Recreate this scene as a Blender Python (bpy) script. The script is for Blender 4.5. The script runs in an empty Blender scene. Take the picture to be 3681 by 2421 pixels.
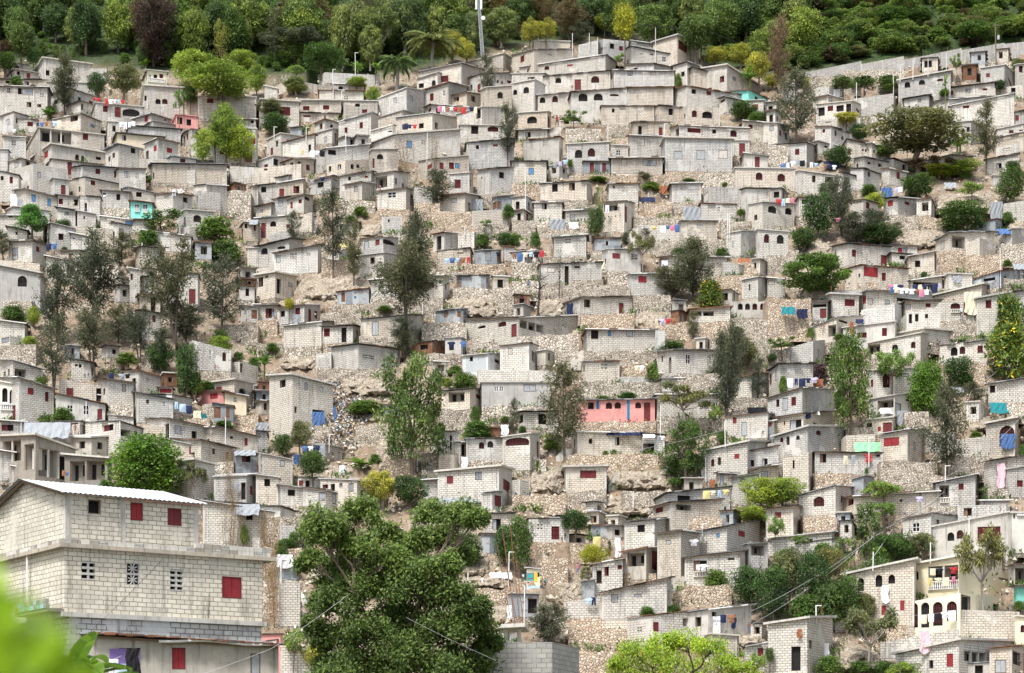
import bpy, math, random
import numpy as np
from mathutils import Vector, Matrix
random.seed(7); RNG = np.random.default_rng(7)
R = math.radians
SC = bpy.context.scene
COL = SC.collection
F, CX, HY = 7736.0, 1840.5, 2862.0          # focal length, centre and horizon of the photograph, in its pixels

# ------------------------------------------------------------------ space
SY = [(-700, 14.5), (-300, 17.), (0, 19.), (250, 21.), (700, 25.), (1200, 29.), (1600, 32.), (2070, 36.), (2450, 40.), (2700, 43.)]
SYX = np.array([a for a, b in SY]); SYV = np.array([b for a, b in SY])
def depth(px, py):
    s = np.interp(py, SYX, SYV)
    px = np.asarray(px, float); py = np.asarray(py, float)
    g = 1 + .035*np.exp(-((px-950)/230.)**2)*np.clip((py-350)/400., 0, 1)*np.clip((1900-py)/400., 0, 1)
    g = g + .02*np.exp(-((px-2150)/200.)**2)*np.clip((py-1500)/300., 0, 1)
    return F/s*g
def pt(px, py, Y):
    return Vector(((px-CX)/F*Y, Y, (HY-py)/F*Y))
def D(px, py): return float(depth(px, py))

# ------------------------------------------------------------------ materials
MATS = {}
def nodes(name):
    m = bpy.data.materials.new(name); m.use_nodes = True
    nt = m.node_tree; b = nt.nodes['Principled BSDF']
    b.inputs['Roughness'].default_value = .9; b.inputs['Specular IOR Level'].default_value = .2
    return m, nt, b
def N(nt, t, **kw):
    n = nt.nodes.new(t)
    for k, v in kw.items():
        if k in n.inputs: n.inputs[k].default_value = v
        else: setattr(n, k, v)
    return n
def mixc(nt, a, b, fac, mode='MIX'):
    n = nt.nodes.new('ShaderNodeMix'); n.data_type = 'RGBA'; n.blend_type = mode
    for sock, v in ((n.inputs[0], fac), (n.inputs[6], a), (n.inputs[7], b)):
        if isinstance(v, (int, float)): sock.default_value = v
        elif isinstance(v, tuple): sock.default_value = (*v, 1) if len(v) == 3 else v
        else: nt.links.new(v, sock)
    return n.outputs[2]
def ramp(nt, fac, stops):
    n = nt.nodes.new('ShaderNodeValToRGB'); el = n.color_ramp.elements
    while len(el) < len(stops): el.new(.5)
    for e, (p, c) in zip(el, stops):
        e.position = p; e.color = (*c, 1) if isinstance(c, tuple) else (c, c, c, 1)
    nt.links.new(fac, n.inputs[0]); return n.outputs[0]
def flat(name, col, rough=.8, var=.15, scale=3., metal=0.):
    if name in MATS: return MATS[name]
    m, nt, b = nodes(name)
    tc = N(nt, 'ShaderNodeTexCoord')
    no = N(nt, 'ShaderNodeTexNoise', Scale=scale, Detail=4.)
    nt.links.new(tc.outputs['Object'], no.inputs['Vector'])
    lo = tuple(c*(1-var*1.6) for c in col); hi = tuple(min(1, c*(1+var)) for c in col)
    nt.links.new(ramp(nt, no.outputs[0], [(.3, lo), (.7, hi)]), b.inputs['Base Color'])
    b.inputs['Roughness'].default_value = rough; b.inputs['Metallic'].default_value = metal
    MATS[name] = m; return m

def wall_mat(name, kind, c1, c2, mort, bh=.23, bw=.46, stain=.85, msize=.028):
    m, nt, b = nodes(name); L = nt.links.new
    uv = N(nt, 'ShaderNodeUVMap'); oi = N(nt, 'ShaderNodeObjectInfo')
    tc = N(nt, 'ShaderNodeTexCoord')
    if kind == 'block':
        br = N(nt, 'ShaderNodeTexBrick', Scale=1., **{'Mortar Size': msize, 'Mortar Smooth': .3, 'Bias': 0., 'Brick Width': bw, 'Row Height': bh})
        br.offset = .5
        br.inputs['Color1'].default_value = (*c1, 1); br.inputs['Color2'].default_value = (*c2, 1); br.inputs['Mortar'].default_value = (*mort, 1)
        wob = N(nt, 'ShaderNodeTexNoise', Scale=1.3, Detail=2.)
        L(uv.outputs[0], wob.inputs['Vector'])
        add = N(nt, 'ShaderNodeVectorMath', operation='MULTIPLY_ADD'); add.inputs[1].default_value = (.06, .06, 0)
        L(wob.outputs['Color'], add.inputs[0]); L(uv.outputs[0], add.inputs[2]); L(add.outputs[0], br.inputs['Vector'])
        col = br.outputs['Color']
        bp = N(nt, 'ShaderNodeBump', Strength=.35, Distance=.02); bp.invert = True
        L(br.outputs['Fac'], bp.inputs['Height']); L(bp.outputs[0], b.inputs['Normal'])
    else:
        pn = N(nt, 'ShaderNodeTexNoise', Scale=1.1, Detail=5., Roughness=.65); L(uv.outputs[0], pn.inputs['Vector'])
        col = ramp(nt, pn.outputs[0], [(.3, c1), (.7, c2)])
    # house to house tint
    tint = ramp(nt, oi.outputs['Random'], [(0., (.70, .71, .72)), (.3, (1.02, 1.01, .99)), (.5, (.84, .825, .79)), (.75, (1.08, 1.07, 1.05)), (1., (.92, .865, .79))])
    col = mixc(nt, col, tint, 1., 'MULTIPLY')
    # patches of damp and repair
    n1 = N(nt, 'ShaderNodeTexNoise', Scale=.55, Detail=6., Roughness=.7)
    of = N(nt, 'ShaderNodeVectorMath', operation='ADD'); L(uv.outputs[0], of.inputs[0])
    cmb = N(nt, 'ShaderNodeCombineXYZ'); ml = N(nt, 'ShaderNodeMath', operation='MULTIPLY'); ml.inputs[1].default_value = 60
    L(oi.outputs['Random'], ml.inputs[0]); L(ml.outputs[0], cmb.inputs[0]); L(cmb.outputs[0], of.inputs[1])
    L(of.outputs[0], n1.inputs['Vector'])
    col = mixc(nt, col, tuple(.62*c for c in c1), ramp(nt, n1.outputs[0], [(.48, 0.), (.72, stain*.75)]))
    if kind == 'block':
        n4 = N(nt, 'ShaderNodeTexNoise', Scale=.33, Detail=5., Roughness=.62); L(of.outputs[0], n4.inputs['Vector'])
        col = mixc(nt, col, tuple(.86*c for c in c1), ramp(nt, n4.outputs[0], [(.57, 0.), (.60, .8)]))
    # water streaks: noise stretched down the wall
    mp = N(nt, 'ShaderNodeMapping'); mp.inputs['Scale'].default_value = (3.2, .2, 1); L(of.outputs[0], mp.inputs['Vector'])
    n2 = N(nt, 'ShaderNodeTexNoise', Scale=1., Detail=5., Roughness=.7); L(mp.outputs[0], n2.inputs['Vector'])
    col = mixc(nt, col, (.085, .08, .07), ramp(nt, n2.outputs[0], [(.53, 0.), (.76, min(1., stain*1.05))]))
    L(col, b.inputs['Base Color'])
    MATS[name] = m; return m
BM = (.20, .175, .145)
wall_mat('block', 'block', (.70, .675, .62), (.57, .545, .495), BM)
wall_mat('block_grey', 'block', (.62, .61, .58), (.50, .49, .465), (.21, .20, .185))
wall_mat('block_warm', 'block', (.69, .63, .54), (.56, .50, .42), (.22, .185, .15))
wall_mat('block_near', 'block', (.72, .68, .58), (.56, .525, .44), (.19, .165, .13), .2, .4, .95, .016)
wall_mat('block_new', 'block', (.44, .44, .41), (.33, .335, .32), (.20, .19, .18), .2, .4, .35, .014)
wall_mat('plaster', 'plaster', (.47, .455, .42), (.60, .58, .54), BM)
wall_mat('plasterstain', 'plaster', (.42, .39, .34), (.56, .53, .46), BM, stain=1.)
wall_mat('cream', 'plaster', (.60, .53, .40), (.68, .60, .46), BM, stain=.35)
wall_mat('yellow', 'plaster', (.74, .69, .51), (.80, .76, .60), BM, stain=.25)
wall_mat('pink', 'plaster', (.60, .27, .25), (.68, .34, .32), BM, stain=.5)
wall_mat('turquoise', 'plaster', (.20, .58, .50), (.26, .66, .58), BM, stain=.25)
wall_mat('white', 'plaster', (.68, .66, .60), (.78, .76, .70), BM, stain=.3)
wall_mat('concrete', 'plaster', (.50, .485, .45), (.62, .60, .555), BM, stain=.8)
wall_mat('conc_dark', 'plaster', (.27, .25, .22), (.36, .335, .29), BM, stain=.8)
def rubble_mat(name, scale, cols, gap):
    m, nt, b = nodes(name); L = nt.links.new
    tc = N(nt, 'ShaderNodeTexCoord')
    wn = N(nt, 'ShaderNodeTexNoise', Scale=1.2, Detail=2.); L(tc.outputs['Object'], wn.inputs['Vector'])
    ad = N(nt, 'ShaderNodeVectorMath', operation='MULTIPLY_ADD'); ad.inputs[1].default_value = (.5, .5, .5)
    L(wn.outputs['Color'], ad.inputs[0]); L(tc.outputs['Object'], ad.inputs[2])
    v = N(nt, 'ShaderNodeTexVoronoi', Scale=scale, feature='DISTANCE_TO_EDGE'); L(ad.outputs[0], v.inputs['Vector'])
    v2 = N(nt, 'ShaderNodeTexVoronoi', Scale=scale, feature='F1'); L(ad.outputs[0], v2.inputs['Vector'])
    sep = N(nt, 'ShaderNodeSeparateColor'); L(v2.outputs['Color'], sep.inputs[0])
    st = ramp(nt, sep.outputs[0], cols)
    col = mixc(nt, gap, st, ramp(nt, v.outputs[0], [(.02, 0.), (.09, 1.)]))
    n1 = N(nt, 'ShaderNodeTexNoise', Scale=.5, Detail=5., Roughness=.7); L(tc.outputs['Object'], n1.inputs['Vector'])
    col = mixc(nt, col, (.11, .095, .07), ramp(nt, n1.outputs[0], [(.52, 0.), (.75, .7)]))
    L(col, b.inputs['Base Color'])
    bp = N(nt, 'ShaderNodeBump', Strength=.8, Distance=.06); L(ramp(nt, v.outputs[0], [(0., 0.), (.2, 1.)]), bp.inputs['Height']); L(bp.outputs[0], b.inputs['Normal'])
    MATS[name] = m
rubble_mat('rubble', 4.4, [(0., (.28, .23, .18)), (.4, (.48, .42, .34)), (.75, (.62, .56, .47)), (1., (.38, .325, .26))], (.10, .085, .07))
rubble_mat('rubble_big', 3.1, [(0., (.36, .30, .235)), (.4, (.55, .49, .40)), (.75, (.66, .60, .51)), (1., (.44, .38, .30))], (.10, .085, .07))
rubble_mat('rubble_tan', 3.6, [(0., (.36, .27, .19)), (.4, (.53, .43, .32)), (.75, (.62, .53, .42)), (1., (.45, .35, .26))], (.14, .105, .08))
def ground_mat():
    m, nt, b = nodes('hillside_ground'); L = nt.links.new
    tc = N(nt, 'ShaderNodeTexCoord'); at = N(nt, 'ShaderNodeAttribute', attribute_name='green')
    n = N(nt, 'ShaderNodeTexNoise', Scale=.12, Detail=8., Roughness=.68); L(tc.outputs['Object'], n.inputs['Vector'])
    n2 = N(nt, 'ShaderNodeTexNoise', Scale=1.4, Detail=5., Roughness=.7); L(tc.outputs['Object'], n2.inputs['Vector'])
    v = N(nt, 'ShaderNodeTexVoronoi', Scale=3., feature='DISTANCE_TO_EDGE'); L(tc.outputs['Object'], v.inputs['Vector'])
    dirt = ramp(nt, n.outputs[0], [(.32, (.15, .105, .07)), (.5, (.25, .185, .13)), (.7, (.37, .295, .22))])
    dirt = mixc(nt, dirt, (.085, .07, .05), ramp(nt, n2.outputs[0], [(.47, 0.), (.68, .85)]))
    v2 = N(nt, 'ShaderNodeTexVoronoi', Scale=3., feature='F1'); L(tc.outputs['Object'], v2.inputs['Vector']); sp = N(nt, 'ShaderNodeSeparateColor'); L(v2.outputs['Color'], sp.inputs[0])
    stn = mixc(nt, (.10, .08, .055), ramp(nt, sp.outputs[0], [(0., (.20, .165, .125)), (.5, (.36, .31, .245)), (1., (.52, .465, .385))]), ramp(nt, v.outputs[0], [(.03, 0.), (.13, 1.)]))
    n3 = N(nt, 'ShaderNodeTexNoise', Scale=.33, Detail=4., Roughness=.6); L(tc.outputs['Object'], n3.inputs['Vector'])
    dirt = mixc(nt, dirt, stn, ramp(nt, n3.outputs[0], [(.46, 0.), (.58, .85)]))
    grn = ramp(nt, n2.outputs[0], [(.3, (.012, .02, .008)), (.52, (.03, .052, .016)), (.66, (.06, .085, .028)), (.8, (.15, .12, .08))])
    f = N(nt, 'ShaderNodeMath', operation='MULTIPLY_ADD'); L(n.outputs[0], f.inputs[0]); f.inputs[1].default_value = .7; f.use_clamp = True
    s = N(nt, 'ShaderNodeMath', operation='SUBTRACT'); L(at.outputs['Fac'], s.inputs[0]); s.inputs[1].default_value = .35; L(s.outputs[0], f.inputs[2])
    L(mixc(nt, dirt, grn, f.outputs[0]), b.inputs['Base Color'])
    bp = N(nt, 'ShaderNodeBump', Strength=.9, Distance=.25); L(n2.outputs[0], bp.inputs['Height']); L(bp.outputs[0], b.inputs['Normal'])
    MATS['ground'] = m
ground_mat()
def rock_mat():
    m, nt, b = nodes('bare_rock'); L = nt.links.new
    tc = N(nt, 'ShaderNodeTexCoord')
    n = N(nt, 'ShaderNodeTexNoise', Scale=.8, Detail=8., Roughness=.7); L(tc.outputs['Object'], n.inputs['Vector'])
    n2 = N(nt, 'ShaderNodeTexNoise', Scale=3.5, Detail=6., Roughness=.7); L(tc.outputs['Object'], n2.inputs['Vector'])
    v = N(nt, 'ShaderNodeTexVoronoi', Scale=1.9, feature='DISTANCE_TO_EDGE'); L(tc.outputs['Object'], v.inputs['Vector'])
    c = ramp(nt, n.outputs[0], [(.3, (.22, .17, .12)), (.5, (.40, .34, .26)), (.7, (.55, .49, .40))])
    c = mixc(nt, c, (.09, .075, .055), ramp(nt, n2.outputs[0], [(.48, 0.), (.66, .9)]))
    c = mixc(nt, (.12, .10, .075), c, ramp(nt, v.outputs[0], [(.01, .25), (.10, 1.)]))
    L(c, b.inputs['Base Color'])
    bp = N(nt, 'ShaderNodeBump', Strength=1., Distance=.2); L(n2.outputs[0], bp.inputs['Height']); L(bp.outputs[0], b.inputs['Normal'])
    MATS['rock'] = m
rock_mat()
def tin_mat(name, cols, rust):
    m, nt, b = nodes(name); L = nt.links.new
    uv = N(nt, 'ShaderNodeUVMap'); oi = N(nt, 'ShaderNodeObjectInfo')
    w = N(nt, 'ShaderNodeTexWave', Scale=4.2, wave_type='BANDS', bands_direction='X'); w.inputs['Distortion'].default_value = .4
    L(uv.outputs[0], w.inputs['Vector'])
    br = N(nt, 'ShaderNodeTexBrick', Scale=1., **{'Brick Width': .85, 'Row Height': 2.4, 'Mortar Size': .012})
    L(uv.outputs[0], br.inputs['Vector']); br.offset = .3
    br.inputs['Color1'].default_value = (0, 0, 0, 1); br.inputs['Color2'].default_value = (1, 1, 1, 1); br.inputs['Mortar'].default_value = (.1, .1, .1, 1)
    c = ramp(nt, br.outputs['Color'], cols)
    n = N(nt, 'ShaderNodeTexNoise', Scale=1.2, Detail=6., Roughness=.7); L(uv.outputs[0], n.inputs['Vector'])
    c = mixc(nt, c, (.17, .07, .035), ramp(nt, n.outputs[0], [(.62-rust*.25, 0.), (.78-rust*.25, .9)]))
    L(c, b.inputs['Base Color']); b.inputs['Roughness'].default_value = .6
    bp = N(nt, 'ShaderNodeBump', Strength=.6, Distance=.03); L(w.outputs[0], bp.inputs['Height']); L(bp.outputs[0], b.inputs['Normal'])
    MATS[name] = m
tin_mat('tin', [(0., (.16, .18, .20)), (.5, (.30, .33, .35)), (1., (.46, .48, .48))], .35)
tin_mat('tinrust', [(0., (.16, .09, .06)), (.5, (.24, .16, .11)), (1., (.33, .28, .24))], 1.)
tin_mat('tinwhite', [(0., (.48, .50, .51)), (.5, (.58, .59, .59)), (1., (.68, .68, .67))], .22)
tin_mat('tindark', [(0., (.05, .05, .052)), (.5, (.085, .082, .08)), (1., (.14, .13, .12))], .3)
for nm, c in dict(dark=(.018, .016, .016), frame_dark=(.09, .06, .045), maroon=(.16, .032, .035), red=(.26, .03, .035), blue=(.10, .24, .45), greysh=(.36, .38, .39),  # dark: near-black fill painted in for the shade of interiors
                  whitef=(.72, .72, .70), wood=(.22, .14, .09), purple=(.2, .06, .3), iron=(.05, .045, .04), pipe=(.74, .73, .70), rail=(.58, .55, .48), stripe=(.02, .19, .34),
                  salmon=(.55, .36, .30), rusty=(.22, .09, .05), skin=(.06, .033, .022), hair=(.012, .01, .01), galv=(.42, .44, .46), trunk=(.16, .125, .095), trunkgrey=(.30, .27, .24),
                  trunkdark=(.075, .06, .05), brownbox=(.35, .21, .10), yellowp=(.75, .48, .03), bluep=(.03, .14, .5), teal=(.03, .36, .36), cable=(.04, .04, .045), cablelight=(.5, .5, .5), stemgreen=(.16, .2, .06)).items():
    flat(nm, c, .75, .12)
CLOTH = dict(white=(.78, .78, .80), red=(.45, .045, .05), navy=(.022, .03, .075), blue=(.08, .15, .32), grey=(.30, .32, .34), black=(.015, .015, .018), pink=(.55, .2, .28), yellow=(.62, .54, .24), green=(.10, .36, .19),
             purple=(.2, .14, .36), teal=(.02, .26, .27), cream=(.72, .66, .48), orange=(.6, .2, .06), brown=(.27, .13, .07), skyblue=(.42, .55, .68), rust=(.3, .12, .06), lilac=(.5, .45, .6), palegreen=(.24, .58, .30), palepink=(.72, .50, .55), darkteal=(.02, .17, .19))
for k, c in CLOTH.items(): flat('cloth_'+k, c, .9, .1, 6.)

# ------------------------------------------------------------------ mesh builder and scene records
class MB:
    def __init__(s): s.v = []; s.f = []; s.m = []; s.uv = []; s.slots = []
    def mi(s, mat):
        if mat not in s.slots: s.slots.append(mat)
        return s.slots.index(mat)
    def poly(s, pts, mat, uv=None):
        b = len(s.v); s.v.extend([tuple(p) for p in pts]); s.f.append(tuple(range(b, b+len(pts)))); s.m.append(s.mi(mat))
        s.uv.extend(uv if uv else [(p[0]+p[1], p[2]) for p in pts])
    def box(s, c, u, w, h, t, mat):
        """a box: centre c, u = unit vector along its width, z up; w along u, t across, h up"""
        u = Vector(u).normalized(); n = Vector((u.y, -u.x, 0)); z = Vector((0, 0, 1)); c = Vector(c)
        P = lambda a, b, d: c+u*(a*w/2)+n*(b*t/2)+z*(d*h/2)
        for q in (((-1, 1, -1), (1, 1, -1), (1, 1, 1), (-1, 1, 1)), ((1, -1, -1), (-1, -1, -1), (-1, -1, 1), (1, -1, 1)), ((1, 1, -1), (1, -1, -1), (1, -1, 1), (1, 1, 1)),
                  ((-1, -1, -1), (-1, 1, -1), (-1, 1, 1), (-1, -1, 1)), ((-1, 1, 1), (1, 1, 1), (1, -1, 1), (-1, -1, 1)), ((-1, -1, -1), (1, -1, -1), (1, 1, -1), (-1, 1, -1))):
            s.poly([P(*x) for x in q], mat)
    def prism(s, base, zb, zt, mat, cap=True):
        """walls over a polygon (counter clockwise from above); zb, zt: numbers or one per corner"""
        n = len(base); zb = zb if hasattr(zb, '__len__') else [zb]*n; zt = zt if hasattr(zt, '__len__') else [zt]*n
        L = 0
        for i in range(n):
            a, b = base[i], base[(i+1) % n]; j = (i+1) % n; d = math.hypot(b[0]-a[0], b[1]-a[1])
            s.poly([(a[0], a[1], zb[i]), (b[0], b[1], zb[j]), (b[0], b[1], zt[j]), (a[0], a[1], zt[i])], mat, [(L, zb[i]), (L+d, zb[j]), (L+d, zt[j]), (L, zt[i])]); L += d
        if cap:
            s.poly([(p[0], p[1], z) for p, z in zip(base, zt)], mat); s.poly([(p[0], p[1], z) for p, z in reversed(list(zip(base, zb)))], mat)
    def tube(s, pts, rad, mat, k=6, caps=True):
        rad = rad if hasattr(rad, '__len__') else [rad]*len(pts)
        pts = [Vector(p) for p in pts]; rings = []
        for i, p in enumerate(pts):
            d = (pts[min(i+1, len(pts)-1)]-pts[max(i-1, 0)]).normalized()
            a = d.orthogonal().normalized() if not rings else (rings[-1][1]-d*rings[-1][1].dot(d)).normalized()
            b = d.cross(a); rings.append(([p+(a*math.cos(2*math.pi*j/k)+b*math.sin(2*math.pi*j/k))*rad[i] for j in range(k)], a))
        for (r0, _), (r1, _) in zip(rings, rings[1:]):
            for j in range(k): s.poly([r0[j], r0[(j+1) % k], r1[(j+1) % k], r1[j]], mat)
        if caps: s.poly(list(reversed(rings[0][0])), mat); s.poly(rings[-1][0], mat)
    def mesh(s, name, org=(0, 0, 0)):
        me = bpy.data.meshes.new(name)
        ox, oy, oz = org
        me.from_pydata([(x-ox, y-oy, z-oz) for x, y, z in s.v], [], s.f)
        for m in s.slots: me.materials.append(MATS[m])
        if len(s.slots) > 1: me.polygons.foreach_set('material_index', s.m)
        u = me.uv_layers.new(name='UVMap'); u.data.foreach_set('uv', [c for p in s.uv for c in p])
        return me
    def build(s, name, parent=None, org=(0, 0, 0)):
        o = bpy.data.objects.new(name, s.mesh(name, org)); COL.objects.link(o)
        if parent: o.parent = parent
        else: o.location = org
        return o
THINGS = []     # (object, look, px, py) still to be labelled
def tag(o, look, cat, px, py, group=None, fixed=False):
    o['category'] = cat; o['kind'] = 'thing'
    if group: o['group'] = group
    if fixed: o['label'] = look
    else: THINGS.append((o, look, px, py))
    return o
def empty(name, loc):
    o = bpy.data.objects.new(name, None); o.empty_display_size = .5; COL.objects.link(o); o.location = loc; return o
def setting(o, kind='structure'): o['kind'] = kind; return o

# ------------------------------------------------------------------ houses
FOOT = []      # footprints the hillside is cut back for: (corners, base height)
VIS_H = []
def solve(C, d, px):          # distance t along d from C at which it shows at px
    k = (px-CX)/F
    den = d.x-k*d.y
    return (k*C.y-C.x)/den if abs(den) > 1e-6 else 0
class Face:
    def __init__(s, p0, p1, zb, z0, z1):
        s.p0 = Vector((p0.x, p0.y, 0)); d = Vector((p1.x-p0.x, p1.y-p0.y, 0)); s.L = d.length; s.t = d/s.L; s.n = Vector((s.t.y, -s.t.x, 0)); s.zb = zb; s.z0 = z0; s.z1 = z1; s.op = []
    def P(s, u, z, d=0.): p = s.p0+s.t*u+s.n*d; return (p.x, p.y, z)
    def u(s, px): return solve(s.p0, s.t, px)
    def zat(s, u, py): return (HY-py)/F*(s.p0.y+s.t.y*u)
ARC = 7
def arch_pts(u0, u1, z0, z1):
    r = (u1-u0)/2; h = min(r, (z1-z0)*.45); zs = z1-h; um = (u0+u1)/2
    return zs, [(um-r*math.cos(math.pi*i/ARC), zs+h*math.sin(math.pi*i/ARC)) for i in range(ARC+1)]
def opening_outline(u0, u1, z0, z1, arch):
    if not arch: return [(u0, z0), (u1, z0), (u1, z1), (u0, z1)]
    zs, a = arch_pts(u0, u1, z0, z1)
    return [(u0, z0), (u1, z0)]+[p for p in reversed(a)]
def wall_face(mb, fc, mat, trim=None, seed=0.):
    L = fc.L; top = min(fc.z0, fc.z1)
    us = sorted({0., L}|{o[i] for o in fc.op for i in (0, 1)}); zs = sorted({fc.zb, top}|{o[i] for o in fc.op for i in (2, 3)})
    for i in range(len(us)-1):
        for j in range(len(zs)-1):
            a, b, c, d = us[i], us[i+1], zs[j], zs[j+1]
            if b-a < 1e-4 or d-c < 1e-4: continue
            if any(o[0] < (a+b)/2 < o[1] and o[2] < (c+d)/2 < o[3] for o in fc.op): continue
            mb.poly([fc.P(a, c), fc.P(b, c), fc.P(b, d), fc.P(a, d)], mat, [(a+seed, c), (b+seed, c), (b+seed, d), (a+seed, d)])
    if abs(fc.z0-fc.z1) > 1e-3:
        q = [(0, top), (L, top)]+([(L, fc.z1)] if fc.z1 > top+1e-4 else [])+([(0, fc.z0)] if fc.z0 > top+1e-4 else [])
        mb.poly([fc.P(*p) for p in q], mat, [(p[0]+seed, p[1]) for p in q])
    for (u0, u1, z0, z1, arch, deep) in fc.op:
        out = opening_outline(u0, u1, z0, z1, arch)
        for (a, b) in zip(out, out[1:]+out[:1]):
            mb.poly([fc.P(a[0], a[1], 0), fc.P(a[0], a[1], -deep), fc.P(b[0], b[1], -deep), fc.P(b[0], b[1], 0)], 'plaster')
        if arch:
            zz, ap = arch_pts(u0, u1, z0, z1); h = len(ap)//2
            lp = [p for p in ap if p[0] <= (u0+u1)/2+1e-6]; rp = [p for p in ap if p[0] >= (u0+u1)/2-1e-6]
            if abs(lp[-1][0]-(u0+u1)/2) > 1e-4: lp = lp+[((u0+u1)/2, z1)]; rp = [((u0+u1)/2, z1)]+rp
            pl = lp+[(u0, z1)]; pr = rp+[(u1, z1)]
            for q in (list(reversed(pl)), list(reversed(pr))): mb.poly([fc.P(*p) for p in q], mat, [(p[0]+seed, p[1]) for p in q])
    if trim:      # cast columns and ring beam of a confined block wall
        def strip(a, b, c, d):
            mb.poly([fc.P(a, c, .012), fc.P(b, c, .012), fc.P(b, d, .012), fc.P(a, d, .012)], 'concrete', [(a+seed, c), (b+seed, c), (b+seed, d), (a+seed, d)])
        w = .2; cols = [0., L-w]
        if L > 4.5: cols.append(L*random.uniform(.35, .65))
        for a in cols:
            if not any(o[0]-.02 < a+w and o[1]+.02 > a for o in fc.op): strip(a, a+w, fc.zb, top-.13)
        zt = max([o[3] for o in fc.op]+[fc.zb])
        if zt < top-.16: strip(0, L, top-.13, top-.005)
def frame_bars(mb, fc, u0, u1, z0, z1, w, d, mat, t=.05):
    for (a, b, c, e) in ((u0, u1, z0, z0+w), (u0, u1, z1-w, z1), (u0, u0+w, z0+w, z1-w), (u1-w, u1, z0+w, z1-w)):
        p = fc.P((a+b)/2, (c+e)/2, d); mb.box(p, fc.t, b-a, e-c, t, mat)
def window(fc, kind, u0, u1, z0, z1, root, org):
    W, H = u1-u0, z1-z0; mb = MB(); arch = kind == 'A'; name = 'window'; lab = None
    out = opening_outline(u0, u1, z0, z1, arch)
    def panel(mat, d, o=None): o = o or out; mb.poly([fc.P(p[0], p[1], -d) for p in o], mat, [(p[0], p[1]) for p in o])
    def vbars(n, mat, d, w=.03):
        for i in range(n):
            u = u0+W*(i+.5)/n; mb.box(fc.P(u, (z0+z1)/2, -d), fc.t, w, H*(.96 if not arch else .8), w, mat)
    def hbars(n, mat, d, w=.03):
        for i in range(n): mb.box(fc.P((u0+u1)/2, z0+H*(i+.5)/n, -d), fc.t, W*.98, w, w, mat)
    deep = .3
    if kind == 'd':
        panel('dark', .29); frame_bars(mb, fc, u0, u1, z0, z1, min(.05, W*.1), -.1, random.choice(['frame_dark', 'wood', 'frame_dark']))  # near-black sheet closes the hole, imitating the unlit room behind
        if random.random() < .3: mb.box(fc.P(u0+W*.25, (z0+z1)/2, -.16), fc.t, W*.45, H*.9, .03, random.choice(['greysh', 'maroon', 'wood', 'frame_dark']))
    elif kind in 'rbg':
        mat = {'r': random.choice(['red', 'red', 'maroon']), 'b': 'blue', 'g': random.choice(['greysh', 'greysh', 'concrete', 'tin'])}[kind]; deep = .08
        lab = {'r': 'red shuttered window', 'b': 'blue shuttered window', 'g': 'grey panelled window'}[kind]
        if W > .5:
            for s in (0, 1): mb.box(fc.P(u0+W*(.25+.5*s), (z0+z1)/2, -.04), fc.t, W*.49-.01, H*.97, .04, mat)
            panel('dark', .075)
        else: panel('dark', .075); mb.box(fc.P((u0+u1)/2, (z0+z1)/2, -.04), fc.t, W*.96, H*.97, .04, mat)
        frame_bars(mb, fc, u0, u1, z0, z1, min(.05, W*.08), -.02, 'frame_dark' if kind != 'r' else 'maroon', .06)
    elif kind == 'm':
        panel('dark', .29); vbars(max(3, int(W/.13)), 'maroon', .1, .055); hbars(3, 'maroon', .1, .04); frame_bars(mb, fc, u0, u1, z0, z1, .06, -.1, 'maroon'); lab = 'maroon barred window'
    elif kind == 'A':
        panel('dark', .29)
        if random.random() < .65: vbars(max(3, int(W/.16)), random.choice(['maroon', 'iron', 'maroon']), .12, .04); hbars(2, 'iron', .12)
        lab = 'arched window'
    elif kind == 'p':
        panel('dark', .2); frame_bars(mb, fc, u0, u1, z0, z1, min(.07, W*.12), -.05, 'whitef')
        mb.box(fc.P((u0+u1)/2, (z0+z1)/2, -.05), fc.t, .06, H*.9, .05, 'whitef'); mb.box(fc.P((u0+u1)/2, (z0+z1)/2, -.055), fc.t, W*.9, .05, .04, 'whitef'); lab = 'white framed window'
    elif kind == 'y':
        deep = .08; panel('yellow', .05); frame_bars(mb, fc, u0, u1, z0, z1, .06, -.03, 'wood')
    elif kind == 'c':
        name = 'vent_block'; panel('dark', .25); nx = max(1, round(W/.45)); nz = max(1, round(H/.45))
        for i in range(nx+1): mb.box(fc.P(u0+W*i/nx, (z0+z1)/2, -.06), fc.t, .09, H, .1, 'concrete')
        for j in range(nz+1): mb.box(fc.P((u0+u1)/2, z0+H*j/nz, -.065), fc.t, W, .09, .09, 'concrete')
        for i in range(nx):
            for j in range(nz):
                c = fc.P(u0+W*(i+.5)/nx, z0+H*(j+.5)/nz, -.06)
                for k in range(4):
                    a = math.pi*k/4+math.pi/8; ln = min(W/nx, H/nz)*.9
                    du, dz = math.cos(a)*ln/2, math.sin(a)*ln/2; cu, cz = u0+W*(i+.5)/nx, z0+H*(j+.5)/nz
                    mb.tube([fc.P(cu-du, cz-dz, -.05), fc.P(cu+du, cz+dz, -.05)], .035, 'concrete', 4, False)
    elif kind == 'v':
        name = 'vent_block'; panel('dark', .25); n = max(2, round(H/.22))
        for j in range(n+1): mb.box(fc.P((u0+u1)/2, z0+H*j/n, -.05), fc.t, W, .1, .1, 'concrete')
        mb.box(fc.P((u0+u1)/2, (z0+z1)/2, -.055), fc.t, .09, H, .09, 'concrete')
    elif kind in 'DM':
        name = 'door'; mat = 'dark' if kind == 'D' else 'maroon'
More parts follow.
